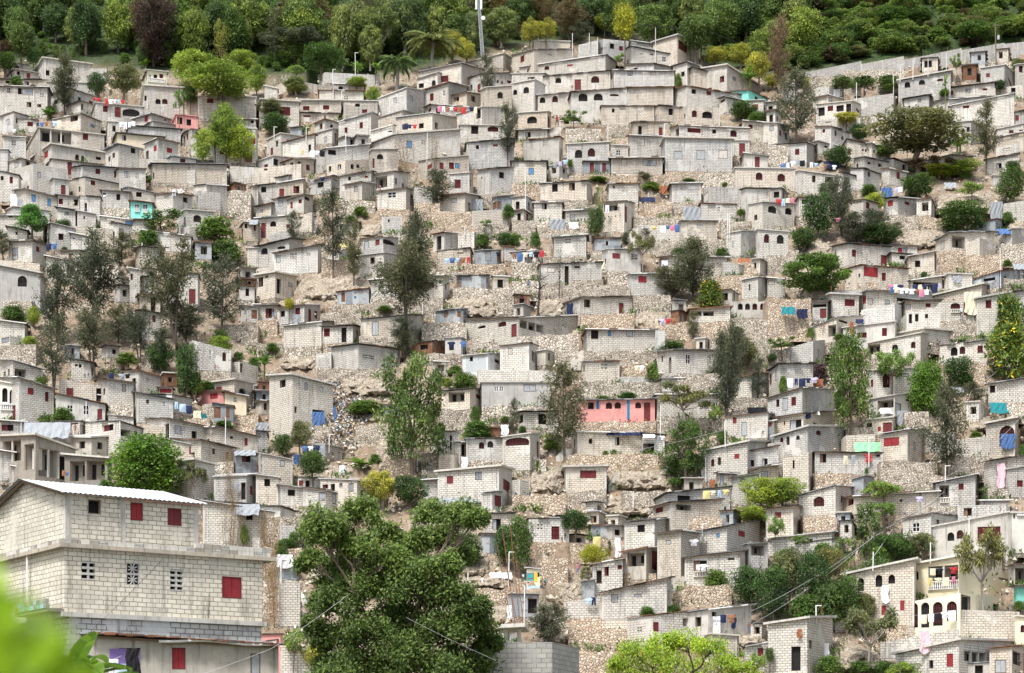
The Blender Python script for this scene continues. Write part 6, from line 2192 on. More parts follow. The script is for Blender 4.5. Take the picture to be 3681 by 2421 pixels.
for x0, y0, x1, y1 in GAPS[:110]:
    xl, xr = x0-random.uniform(2, 9), x1+random.uniform(0, 6); cx = random.uniform(.1, .4) if (x0+x1)/2 < 1500 else random.uniform(.0, .9) if (x0+x1)/2 < 2500 else random.uniform(.55, .85)
    xc = xl+(xr-xl)*cx; yt_ = y0-random.uniform(0, 10); yb_ = y1+random.uniform(4, 14); ww = xr-xl; wx = (xc+xr)/2 if xr-xc > xc-xl else (xl+xc)/2; wf = max(xr-xc, xc-xl)
    ws = [(random.choice('Doood'), wx+random.uniform(-.12, .12)*wf, (yt_+yb_)/2+random.uniform(0, 4), wf*random.uniform(.25, .5), (yb_-yt_)*random.uniform(.45, .62))]
    make_house(xl, xc, xr, yt_, yb_, random.choice('ttTts'), random.choice(['tin', 'rust', None, None, 'plaster', 'plasterstain', None]), ws, None, None, 'lean_to_shed')
    o, lk, px_, py_ = THINGS[-1]; o['category'] = 'shed'; o['group'] = 'low sheds between the houses'; THINGS[-1] = (o, lk.replace('shack', 'shed').replace('house', 'shed'), px_, py_)
for k, c, t, s, oyy in REST:
    if k == 'R': retaining_wall(*c[:4])
for k, c, t, s, oyy in REST:
    if k == 'K': rock(*c[:4])
    elif k == 'G': stairs(*c[:4])
    elif k == 'L': clothesline(*c[:4])
    elif k == 'J': sheet(*c[:4], t[5])
    elif k == 'P': pole(c[0], c[1], oyy+float(t[3])/s)
    elif k == 'PP': pole(c[0], c[1], oyy+float(t[3])/s, True)
    elif k == 'H': person(c[0], c[1], float(t[3])/s, t[4])
EXTRA = [('wood', 310, 196, 5, 150), ('wood', 78, 232, 85, 120), ('woody', 425, 130, -10, 120), ('wood', 30, 150, 5, 120), ('wood', 200, 150, 20, 120), ('woody', 690, 230, 40, 130), ('wood', 780, 200, 10, 150), ('brown', 15, 235, 150, 50),
         ('woody', 860, 160, -20, 150), ('wood', 1010, 150, 10, 140), ('brownt', 1120, 130, -20, 120), ('feather', 1235, 240, 20, 160), ('feather', 1455, 200, -10, 200), ('wood', 1560, 140, -10, 160), ('wood', 1640, 190, 60, 120), ('feather', 1700, 190, 40, 110), ('feather', 1800, 170, 30, 150),
         ('wood', 1870, 130, -20, 140), ('brownt', 1940, 120, -20, 130), ('wood', 2130, 120, -10, 150), ('wood', 2230, 150, 0, 160), ('woody', 2350, 170, 20, 170), ('wood', 2420, 130, -20, 150), ('wood', 2500, 210, 60, 140), ('woody', 2590, 190, 10, 170), ('wood', 2680, 170, -20, 170), ('woody', 2740, 240, 110, 110),
         ('wood', 520, 240, 165, 70), ('wood', 590, 232, 150, 80), ('oak', 120, 235, 170, 60), ('oak', 20, 260, 190, 90), ('feather', 1330, 250, 90, 110), ('woody', 1060, 235, 150, 120), ('palmg', 1230, 256, 195, 60), ('banana', 1285, 258, 215, 60), ('banana', 1350, 262, 215, 60)]
for k, x, yb, yt, w in TREES+EXTRA:
    if k == 'flame': continue
    tree(k, x, yb, yt, w)
# long boundary wall above the right slope
pw = empty('boundary_wall', pt(3200, 260, D(3200, 260)))
for k, c, t, s, oyy in REST:
    if k != 'W': continue
    x0, x1 = [2760+float(v)/s for v in t[1:3]]; a, b, c2, d = [oyy+float(v)/s for v in t[3:7]]
    Y0, Y1 = D(x0, c2)-.6, D(x1, d)-.6; A, B, A1, B1 = pt(x0, c2, Y0), pt(x1, d, Y1), pt(x0, a, Y0), pt(x1, b, Y1)
    fc = Face(A, B, min(A.z, B.z)-1, A1.z, B1.z); mb = MB()
    q = [(A.x, A.y), (B.x, B.y), (B.x, B.y+.3), (A.x, A.y+.3)]; mb.prism(q, [A.z-1, B.z-1, B.z-1, A.z-1], [A1.z, B1.z, B1.z, A1.z], 'block_grey')
    n = max(2, int(fc.L/3))
    for i in range(n+1):
        u = min(fc.L-.1, max(.1, fc.L*i/n)); z0, z1 = A.z+(B.z-A.z)*u/fc.L, A1.z+(B1.z-A1.z)*u/fc.L; mb.box(fc.P(u, (z0+z1)/2-.3, -.02), fc.t, .22, z1-z0+.6, .12, 'concrete')
    mb.build('wall_section', pw, pw.location)
tag(pw, 'long stepped grey block boundary wall below the scrub slope', 'wall', 3300, 230, None, True)

# ------------------------------------------------------------------ telecom mast
Ym = D(1735, 205)-2; base = pt(1735, 205, Ym); topz = pt(1720, -16, Ym).z; mast = empty('telecom_mast', base); mb = MB(); hgt = topz-base.z
legs = [Vector((.30*math.cos(a), .30*math.sin(a), 0)) for a in (-.5, 1.6, 3.7)]; q = lambda i, t: base+legs[i]*(1-.25*t)+Vector((-.75*t, 0, hgt*t))
for i in range(3): mb.tube([q(i, 0), q(i, 1)], .055, 'galv', 6)
for k in range(22):
    for i in range(3): mb.tube([q(i, k/22), q((i+1) % 3, (k+1)/22)], .022, 'galv', 4); mb.tube([q(i, (k+1)/22), q((i+1) % 3, (k+1)/22)], .02, 'galv', 4)
mb.build('lattice', mast, base)
for dx in (-.45, .5):
    m = MB(); c = base+Vector((-.7+dx*.9, -.35, hgt-1.35)); m.prism([(c.x-.17, c.y), (c.x+.17, c.y), (c.x+.13, c.y+.16), (c.x-.13, c.y+.16)], c.z-1.2, c.z+1.35, 'whitef'); m.build('antenna_panel', mast, base)
m = MB(); c = q(0, .62)+Vector((.35, -.25, 0)); m.tube([c+Vector((0, .12, 0)), c, c+Vector((0, -.02, 0))], [.12, .36, .36], 'whitef', 14); m.build('dish', mast, base)
tag(mast, 'grey lattice telecom mast with white antenna panels on the ridge', 'mast', 1735, 100, None, True)

# ------------------------------------------------------------------ lottery kiosk
Yk = min(front(1916, 2090, D(1916, 2119)), D(1916, 2119))-1.6; A = pt(1893, 2119, Yk); B = pt(1941, 2119, Yk); kt = pt(1893, 2046, Yk).z; kw = B.x-A.x; kh = kt-A.z
ki = empty('lottery_kiosk', A); PADS.append((A.x+kw/2, A.y+.3, A.z+.02, 1.2))
m = MB(); m.prism([(A.x, A.y), (B.x, A.y), (B.x, A.y+1.1), (A.x, A.y+1.1)], A.z, kt, 'cloth_cream'); m.build('body', ki, A)
m = MB(); m.prism([(A.x-.25, A.y-.2), (B.x+.1, A.y-.2), (B.x+.1, A.y+1.2), (A.x-.25, A.y+1.2)], [kt+.12, kt-.02, kt-.02, kt+.12], [kt+.19, kt+.05, kt+.05, kt+.19], 'tinwhite'); m.build('roof', ki, A)
def kp(u0, u1, v0, v1, mat, name, d=.03):
    m = MB(); m.box((A.x+kw*(u0+u1)/2, A.y-d/2, A.z+kh*(v0+v1)/2), (1, 0, 0), kw*(u1-u0), kh*(v1-v0), d, mat); return m.build(name, ki, A)
kp(.0, .56, .42, .82, 'teal', 'painted_panel', .02); kp(.06, .52, .5, .8, 'cloth_red', 'panel_border', .03); kp(.1, .48, .54, .77, 'teal', 'hatch', .04); kp(.57, .8, .36, .82, 'yellowp', 'yellow_panel', .025); kp(.82, .97, .62, .82, 'dark', 'opening_shade', .02); kp(.0, .97, .0, .16, 'cloth_skyblue', 'skirting', .02)  # near-black box at right imitates the shade inside the booth
def text(s, loc, size, mat, parent, org, rot=(R(90), 0, 0)):
    cu = bpy.data.curves.new('lettering', 'FONT'); cu.body = s; cu.size = size; cu.extrude = .006; cu.offset = .004*size; c = bpy.data.objects.new('lettering', cu); COL.objects.link(c)
    me = bpy.data.meshes.new_from_object(c.evaluated_get(bpy.context.evaluated_depsgraph_get())); bpy.data.objects.remove(c); me.materials.clear(); me.materials.append(MATS[mat])
    o = bpy.data.objects.new('lettering', me); COL.objects.link(o); o.parent = parent; o.location = Vector(loc)-Vector(org); o.rotation_euler = rot; return o
text('M.DE', (A.x+kw*.04, A.y-.035, A.z+kh*.29), kh*.15, 'cloth_red', ki, A); text('LOTO', (A.x+kw*.08, A.y-.035, A.z+kh*.17), kh*.14, 'cloth_black', ki, A)
tag(ki, 'small painted lottery kiosk lettered M.DE LOTO below the high rubble wall', 'kiosk', 1916, 2080, None, True)
# white sheet roof and people on the building plot beside it
# door panel with writing
Yd = front(2575, 2245, D(2575, 2280))-.25; A = pt(2560, 2277, Yd); B = pt(2589, 2217, Yd); m = MB(); m.box(((A.x+B.x)/2, Yd, (A.z+B.z)/2), (1, 0, 0), B.x-A.x, B.z-A.z, .05, 'cloth_white'); dr = m.build('door_panel', None, A)
text('CNDU', (A.x+.1, Yd-.03, A.z+(B.z-A.z)*.66), .28, 'cloth_navy', dr, A); text('13', (A.x+.2, Yd-.03, A.z+(B.z-A.z)*.47), .28, 'cloth_navy', dr, A)
tag(dr, 'white door panel with hand lettering leaning on the grey plastered wall', 'door panel', 2575, 2245, None, True)
# blue stripes of the pink house
for xs, y0, y1 in ((1840+799/2.587, 1210+601/2.587, 1210+675/2.587), (1840+1083/2.587, 1210+594/2.587, 1210+765/2.587)):
    hr = [o for o in COL.objects if o.type == 'EMPTY' and o.name.startswith('block_house') and abs((o.location.x/o.location.y)*F+CX-(1840+590/2.587)) < 6 and abs(HY-o.location.z/o.location.y*F-(1210+780/2.587)) < 12]
    if hr:
        h = hr[0]; fr = PINKF; u = fr.u(xs); z1, z0 = fr.zat(u, y0), fr.zat(u, y1); m = MB(); m.box(fr.P(u, (z0+z1)/2, .015), fr.t, .3, z1-z0, .03, 'stripe'); m.build('painted_pilaster', h, h.location)

flat('stone', (.50, .44, .35), .9, .3, .35)
# ------------------------------------------------------------------ rubbish heap, weeds, loose stones
def scatter(name, n, region, mats, size, label, cat, green=False):
    V, MI = [], []; Tt = []
    for _ in range(n):
        px, py = region(); Y = float(depth(px, py))
        p = np.array(pt(px, py, Y)); k = 5 if green else 3
        for j in range(k):
            s = size*RNG.uniform(.4, 1.3); d = rv(1)
            if green: d[0, 2] = abs(d[0, 2])+.4
            V.append(quads(p[None]+RNG.normal(size=(1, 3))*size*.45-np.array([0, .15, 0]), d, s, s*(.4 if green else .85), rv(1)+np.array([0, -.3, .3]))[0]); MI.append(RNG.integers(len(mats))); Tt.append(RNG.random())
    o = bpy.data.objects.new(name, quad_mesh(name, np.array(V), np.array(Tt), mats, np.array(MI))); COL.objects.link(o); o['kind'] = 'stuff'; o['label'] = label; o['category'] = cat
def heap():
    t = RNG.random(); px = 1190+t*60+RNG.normal()*38*(1.2-.3*t); py = 1375+RNG.random()*235; px -= max(0, (py-1480))*.25; return px, py
scatter('rubbish', 2600, heap, ['cloth_white', 'stone', 'cloth_grey', 'brownbox', 'stone', 'wood', 'cloth_black', 'cloth_cream', 'cloth_skyblue', 'stone', 'galv', 'wood', 'stone', 'brownbox', 'frame_dark', 'stone', 'stone'], .3, 'heap of household rubbish spilling down the gully', 'rubbish')
def vill():
    while True:
        px, py = RNG.uniform(0, 3681), RNG.uniform(150, 2421)
        if py > bound(px)+10: return px, py
def junk():
    if RNG.random() < .25: return vill()
    xl, xc, xr, yt, yb, *_r = VIS[RNG.integers(len(VIS))]; return RNG.uniform(xl-4, xr+4), yb+abs(RNG.normal())*6
scatter('debris', 3600, junk, ['cloth_white', 'brownbox', 'wood', 'galv', 'cloth_black', 'tinrust', 'cloth_blue', 'frame_dark', 'cloth_grey', 'tindark', 'cloth_black', 'wood', 'stone', 'tindark'], .27, 'bits of rubbish and timber lying on the terraces', 'debris')
VW = [v for v in VIS]
CL_ = []
for _ in range(520):
    if RNG.random() < .75: xl, xc, xr, yt, yb, *_r = VW[RNG.integers(len(VW))]; CL_.append((RNG.uniform(xl, xr), yb+RNG.normal()*4+3))
    else: CL_.append(vill())
def weed():
    if RNG.random() < .2: return vill()
    c = CL_[RNG.integers(len(CL_))]; return c[0]+RNG.normal()*16, c[1]+RNG.normal()*4
scatter('weeds', 11000, weed, ['leaf_shrub', 'leaf_bush', 'leaf_oak', 'leaf_papaya', 'leaf_shrub'], .4, 'weeds and creepers growing along the terraces', 'weeds', True)
def stones():
    px, py = vill(); return px, py
def stone_mesh():
    mb = MB(); rs = random.Random(3)
    for _ in range(5200):
        px, py = vill(); Y = float(depth(px, py)); p = pt(px, py, Y); r = rs.uniform(.08, .32)*(1.5 if rs.random() < .1 else 1)
        k = [p+Vector((rs.gauss(0, 1), rs.gauss(0, 1)*.6, rs.gauss(0, .8))).normalized()*r*rs.uniform(.7, 1.2) for _ in range(6)]
        a = p+Vector((0, 0, r)); b = p-Vector((0, 0, r)); ring_ = [p+Vector((math.cos(i*1.2566), math.sin(i*1.2566), rs.uniform(-.4, .4)))*r*rs.uniform(.7, 1.2) for i in range(5)]
        for i in range(5): mb.poly([ring_[i], ring_[(i+1) % 5], a], 'stone'); mb.poly([ring_[(i+1) % 5], ring_[i], b], 'stone')
    o = mb.build('loose_stones'); o['kind'] = 'stuff'; o['label'] = 'loose pale stones lying over the hillside'; o['category'] = 'stones'
stone_mesh()

# ------------------------------------------------------------------ wood and scrub on the upper slope
def mass(name, spots, label, cat):
    Vs, Ts, Ms, mats = [], [], [], []; mbt = MB()
    for kind, px, py, w, h in spots:
        V, T, lm = unit(kind, random.randint(0, 2))[2]
        if lm not in mats: mats.append(lm)
        Y = float(depth(px, py)); p = np.array(pt(px, py, Y)); a = random.uniform(0, 6.28); ca, sa = math.cos(a), math.sin(a)
        rot = np.array([[ca, -sa, 0], [sa, ca, 0], [0, 0, 1]])
        idx = RNG.random(len(V)) < .6; v = V[idx]; c = v.mean(1, keepdims=True); v = c+(v-c)*1.3
        Vs.append((v*np.array([w, w, h]))@rot.T+p); Ts.append(np.clip(T[idx]+RNG.normal()*.12, 0, 1)); Ms.append(np.full(idx.sum(), mats.index(lm)))
        if h > 4: limb(mbt, p, p+np.array([random.uniform(-.6, .6), 0, h*.6]), .2, .09, random.choice(['trunk', 'trunkgrey', 'trunkdark']), .05, 5, 4)
    o = bpy.data.objects.new(name, quad_mesh(name, np.concatenate(Vs), np.concatenate(Ts), mats, np.concatenate(Ms))); COL.objects.link(o); o['kind'] = 'stuff'; o['label'] = label; o['category'] = cat
    if mbt.v: t = mbt.build('trunks'); t.parent = o; t['kind'] = 'stuff'
sp = []
for i in range(300):
    px = RNG.uniform(-250, 2900); py = bound(px)-18-RNG.random()**1.3*430
    k = RNG.choice(['wood', 'wood', 'woody', 'feather', 'feather', 'cas', 'oak', 'grove', 'wood', 'woody', 'brownt'] if RNG.random() < .8 else ['wood', 'feather']); h = RNG.uniform(5.5, 10); sp.append((k, px, py, h*RNG.uniform(.7, 1.), h))
mass('woodland', sp, 'dense dark wood covering the slope above the houses', 'woodland')
sp = []
for i in range(950):
    px = RNG.uniform(2600, 4000); py = bound(px)-8-RNG.random()*430
    k = RNG.choice(['bush', 'shrub', 'bush', 'low', 'oak', 'woody', 'olive', 'papaya'] if RNG.random() < .9 else ['brownt', 'shrubm']); h = RNG.uniform(1., 2.8)*(1.5 if k in ('oak', 'woody') else 1); sp.append((k, px, py, h*RNG.uniform(1.2, 2.3), h))
mass('scrub', sp, 'thick green scrub covering the slope above the boundary wall', 'scrub')
sp = [(RNG.choice(['shrub', 'bush', 'low', 'banana']), px, bound(px)-6-RNG.random()**1.5*110, RNG.uniform(1.2, 2.8), RNG.uniform(1., 2.4)) for px in RNG.uniform(-100, 2800, 260)]
mass('undergrowth', sp, 'undergrowth below the trees along the top of the settlement', 'undergrowth')
# ------------------------------------------------------------------ the near house, bottom left
def quad_house(xl, xc, xr, yb, yt, Y, th, mat, wins, root, name, zt_over=None):
    C = pt(xc, yb, Y); lt, rt = Vector((-math.sin(th), math.cos(th), 0)), Vector((math.cos(th), math.sin(th), 0)); b, a = solve(C, lt, xl), solve(C, rt, xr)
    zt = (HY-yt)/F*Y; Lp, Rp = C+lt*b, C+rt*a; K = Lp+rt*a
    fl, fr = Face(Lp, C, C.z, zt, zt), Face(C, Rp, C.z, zt, zt)
    for k, x, y, w, h in wins:
        fc = fl if x < xc else fr; u0, u1 = fc.u(x-w/2), fc.u(x+w/2); um = (u0+u1)/2; z0, z1 = fc.zat(um, y+h/2), fc.zat(um, y-h/2)
        z1 = min(z1, zt-.1); fc.op.append(window(fc, k, u0, u1, z0, z1, root, root.location))
    mb = MB(); wall_face(mb, fl, mat, False, 3.); wall_face(mb, fr, mat, False, 7.)
    for p, q in ((Rp, K), (K, Lp)): mb.poly([(p.x, p.y, C.z), (q.x, q.y, C.z), (q.x, q.y, zt), (p.x, p.y, zt)], mat)
    mb.build(name, root, root.location); return C, Lp, Rp, K, zt, fl, fr, lt, rt
t0 = lambda x: x/2.587
ty = lambda y: 1815+y/2.587
fg = empty('block_house', pt(232, 2205, 91.)); TH = R(34)
C, Lp, Rp, K, zt, fl, fr, lt, rt = quad_house(-40, 231, 944, 2200, 1969, 91., TH, 'block_near', [('v', t0(822), ty(615), t0(125), t0(165)), ('c', t0(1236), ty(645), t0(125), t0(210)), ('v', t0(1640), ty(705), t0(115), t0(190)), ('r', t0(2155), ty(770), t0(180), t0(200))], fg, 'wall')
def slab(C, Lp, Rp, K, ov, z0, z1, mat, name, rr=0.):
    m = MB(); q = [C-lt*ov-rt*ov, Rp-lt*ov+rt*(ov+rr), K+lt*ov+rt*(ov+rr), Lp+lt*ov-rt*ov]
    n = 14; pl = []
    for i in range(4):
        A, B = q[i], q[(i+1) % 4]
        for k in range(n): p = A.lerp(B, k/n); pl.append((p.x+random.uniform(-.03, .03), p.y+random.uniform(-.03, .03)))
    m.prism(pl, z0, z1, mat); return m.build(name, fg, fg.location)
slab(C, Lp, Rp, K, .28, zt+.0, zt+.17, 'plasterstain', 'floor_slab', .25)
slab(C, Lp, Rp, K, .16, C.z-.2, C.z-.003, 'concrete', 'lower_slab')
# courses of block along the slab edge
m = MB(); e = .12; A2, B2 = C-lt*e-rt*e, Rp-lt*e+rt*.35; n = int((B2-A2).length/.4)
for i in range(n):
    hb = .2 if i < n*.62 else .4
    for j in range(int(hb/.2+.1)): p = A2.lerp(B2, (i+.5)/n); m.box((p.x+lt.x*.1, p.y+lt.y*.1, zt+.173+.1+j*.2), rt, .388, .194, .19, random.choice(['block_new', 'plaster', 'concrete', 'conc_dark']))
A3 = Lp-lt*0-rt*e; n3 = int((A3-A2).length/.4)
for i in range(n3): p = A2.lerp(A3, (i+.5)/n3); m.box((p.x+rt.x*.1, p.y+rt.y*.1, zt+.273), lt, .388, .194, .19, random.choice(['plaster', 'concrete', 'conc_dark']))
for j in range(8):
    p = C+rt*(6.05+.2*(j % 2))+lt*.5; m.box((p.x, p.y, zt+.28+.2*j), rt, .39, .194, .19, 'block_new')
m.build('block_kerb', fg, fg.location)
# upper storey with its gable to the left
zu0 = zt+.176; Cu = C+lt*.25+rt*.18; bu = solve(Cu, lt, -32); au = solve(Cu, rt, 711); zu1 = (HY-1772)/F*Cu.y
Lu, Ru = Cu+lt*bu, Cu+rt*au; Ku = Lu+rt*au; fl2, fr2 = Face(Lu, Cu, zu0, zu1, zu1), Face(Cu, Ru, zu0, zu1, zu1)
for k, x, y, w, h in (('d', t0(880), ty(20), t0(120), t0(135)), ('r', t0(1270), ty(65), t0(115), t0(165)), ('r', t0(1622), ty(115), t0(128), t0(160))):
    u0, u1 = fr2.u(x-w/2), fr2.u(x+w/2); um = (u0+u1)/2; z0, z1 = fr2.zat(um, y+h/2), min(zu1-.12, fr2.zat(um, y-h/2)); fr2.op.append(window(fr2, k, u0, u1, z0, z1, fg, fg.location))
m = MB(); wall_face(m, fl2, 'block_near', False, 11.); wall_face(m, fr2, 'block_near', False, 19.)
rise = 1.02; g = Lu.lerp(Cu, .5); gr = Ru.lerp(Ku, .5)
m.poly([(Lu.x, Lu.y, zu1), (Cu.x, Cu.y, zu1), (g.x, g.y, zu1+rise)], 'block_near', [(0, zu1), (fl2.L, zu1), (fl2.L/2, zu1+rise)])
m.poly([(Ru.x, Ru.y, zu1), (Ku.x, Ku.y, zu1), (gr.x, gr.y, zu1+rise)], 'block_near')
for p, q in ((Ru, Ku), (Ku, Lu)): m.poly([(p.x, p.y, zu0), (q.x, q.y, zu0), (q.x, q.y, zu1), (p.x, p.y, zu1)], 'block_near')
for fc in (fl2, fr2):
    us = (fc.L-.24, ) if fc is fl2 else (0., au*.405, fc.L-.2)
    for u in us: m.poly([fc.P(u, zu0, .015), fc.P(u+.22, zu0, .015), fc.P(u+.22, zu1, .015), fc.P(u, zu1, .015)], 'concrete', [(u, zu0), (u+.22, zu0), (u+.22, zu1), (u, zu1)])
m.build('upper_wall', fg, fg.location)
def roofplane(e0, e1, r0, r1, name, mat):
    m = MB(); n = 60
    for s in (0, 1):
        for i in range(n):
            f = lambda t: (e0.lerp(e1, t), r0.lerp(r1, t)); a, b = f(i/n), f((i+1)/n); w = .022*(-1)**i
            z = Vector((0, 0, -.02*s)); q = [a[0]+Vector((0, 0, w))+z, b[0]+Vector((0, 0, -w))+z, b[1]+Vector((0, 0, -w))+z, a[1]+Vector((0, 0, w))+z]
            m.poly(q if s == 0 else q[::-1], mat, [(i*.05, 0), (i*.05+.05, 0), (i*.05+.05, 2), (i*.05, 2)])
    m.build(name, fg, fg.location)
ov = .35; zs = lambda v, z: Vector((v.x, v.y, z)); sl = rise/(bu/2)
roofplane(zs(Cu-lt*ov-rt*.4, zu1+.06-sl*ov), zs(Ru-lt*ov+rt*.3, zu1+.06-sl*ov), zs(g-rt*.4, zu1+rise+.07), zs(gr+rt*.3, zu1+rise+.07), 'roof', 'tinwhite')
roofplane(zs(Ku+lt*ov+rt*.3, zu1+.06-sl*ov), zs(Lu+lt*ov-rt*.4, zu1+.06-sl*ov), zs(gr+rt*.3, zu1+rise+.07), zs(g-rt*.4, zu1+rise+.07), 'roof', 'tin')
m = MB()
for (A, zA, B, zB) in ((Lu+lt*.25-rt*.22, zu1-.12, g-rt*.22, zu1+rise-.03), (g-rt*.22, zu1+rise-.03, Cu-lt*.25-rt*.22, zu1-.12)): m.tube([zs(A, zA), zs(B, zB)], .05, 'wood', 4)
p0, p1 = zs(Cu+rt*(au*.42)-lt*.14, zu1-.06), zs(Ru-lt*.14, zu1-.06); m.tube([p0, p1], .07, 'salmon', 4); m.build('eaves_board', fg, fg.location)
m = MB()
p = Cu.lerp(Lu, .27); zA = zt-2.05
m = MB(); pp = C-rt*.18+lt*(fl.L*.42); m.tube([zs(pp, C.z+.1), zs(pp, zt+.28), zs(pp+rt*.25-lt*.05, zt+.29)], .045, 'pipe', 8); m.build('drain_pipe', fg, fg.location)
# small balcony with coloured blocks on the left face
m = MB(); q0, q1 = C-rt*.0-lt*0, C+lt*(fl.L*.42)
m.prism([((C-rt*.75).x, (C-rt*.75).y), (C.x, C.y), (q1.x, q1.y), ((q1-rt*.75).x, (q1-rt*.75).y)], C.z+.0, C.z+.14, 'conc_dark')
for j in range(2):
    for i in range(int(fl.L*.42/.36)):
        p = C-rt*.72+lt*(.18+.36*i+.1*j); m.box((p.x, p.y, C.z+.24+.2*j), lt, .35, .19, .14, random.choice(['block_new', 'cloth_skyblue', 'plaster', 'block_new', 'brownbox' if i % 3 == 0 else 'turquoise', 'concrete']))
m.build('balcony', fg, fg.location)
# ground storey behind the shed
C2, L2, R2, K2, z2, f1, f2, *_ = quad_house(150, 248, 940, 2560, 2214, 91.15, TH, 'block_grey', [], fg, 'lower_wall')
tag(fg, 'large near grey block house with red shutters and white corrugated roof', 'house', 450, 2000, None, True)
# shed in front of it
def fgshed():
    root, a, b = make_house(t0(690), t0(835), t0(2590), (ty(1190), ty(1215), ty(1320)), ty(1900), 'T', 'plasterstain', [('D', t0(1165), ty(1480), t0(130), t0(290)), ('r', t0(1662), ty(1430), t0(125), t0(200)), ('g', t0(2375), ty(1480), t0(90), t0(190))], 86.6, 'stained plaster shed with rusty tin roof below the near house')
    root.name = 'plastered_shed'; m = MB(); b.u
    P_ = [b.P(u, b.z0-.12-.02*u+.05*math.sin(u*1.7), .32) for u in [b.L*(.36+.62*i/12) for i in range(13)]]; m.tube(P_, .06, 'pipe', 8); m.build('gutter_pipe', root, root.location)
    m = MB()
    for i in range(26):
        u = b.L*i/26*.98; w_ = b.L/26*1.5; z = b.z0-(b.z0-b.z1)*u/b.L+.02; m.prism([tuple(b.P(u, z, .42+random.uniform(-.1, .12))[:2]), tuple(b.P(u+w_, z, .42+random.uniform(-.1, .12))[:2]), tuple(b.P(u+w_, z, -1.5)[:2]), tuple(b.P(u, z, -1.5)[:2])], z+random.uniform(0, .05), z+.06+random.uniform(.0, .05), random.choice(['tinrust', 'rusty', 'tinrust', 'tindark', 'wood']))
    m.build('roof_sheets', root, root.location)
    m = MB(); u = b.u(t0(1160)); z = b.zat(u, ty(1410)); m.box(b.P(u, z, .03), b.t, 1.2, .6, .03, 'cloth_purple'); m.box(b.P(u, z-1.2, .028), b.t, 1.2, 1.8, .03, 'cloth_skyblue'); cu = m.build('door_curtain', None, b.P(u, z, 0)); tag(cu, 'purple and pale blue curtain hanging in the doorway of the plaster shed', 'curtain', t0(1160), ty(1450), None, True)
fgshed()
clothesline(t0(700), ty(1560), t0(1130), ty(1405), ['yellow', 'orange', 'white', 'white', 'white'], 84.2)
sheet(t0(1175), ty(1330), t0(1300), ty(1660), 'black', 84.6)
# grey block parapet at the bottom, right of the big tree
nb = empty('block_wall', pt(1782, 2440, 87.)); m = MB(); A, B = pt(1700, 2440, 87.), pt(1985, 2440, 87.); zt_ = (HY-2309)/F*87.; m.prism([(A.x, A.y), (B.x, B.y), (B.x+1.2, B.y+3.5), (A.x+1.2, A.y+3.5)], A.z-1.5, zt_, 'block_new'); m.build('wall', nb, nb.location)
m = MB(); zs0 = (HY-2258)/F*91.; a1, b1 = pt(1790, 2260, 91.), pt(1888, 2250, 91.); m.prism([(a1.x, a1.y), (b1.x, b1.y), (b1.x+.2, b1.y+3), (a1.x, a1.y+3)], [zs0, zs0+.05, zs0+.05, zs0], [zs0+.16, zs0+.21, zs0+.21, zs0+.16], 'concrete'); m.tube([zs(a1+Vector((.4, .6, 0)), zt_-.2), zs(a1+Vector((.3, .6, 0)), zs0)], .09, 'concrete', 6); m.tube([zs(b1+Vector((-.3, .6, 0)), zt_-.2), zs(b1+Vector((-.25, .6, 0)), zs0)], .09, 'concrete', 6); m.build('floor_slab', nb, nb.location)
for i, (dx, ln_) in enumerate(((-.25, 3.6), (-.1, 4.2), (.0, 2.6), (.1, 4.4), (.25, 3.))): m = MB(); m.tube([zs(b1+Vector((dx-.3, .3, 0)), zs0), zs(b1+Vector((dx*1.6-.8, .3, 0)), zs0+ln_)], .02, 'rusty', 4); m.build('rebar', nb, nb.location)
tag(nb, 'near wall of large new grey blocks with rebar rising behind it', 'wall', 1885, 2365, None, True)

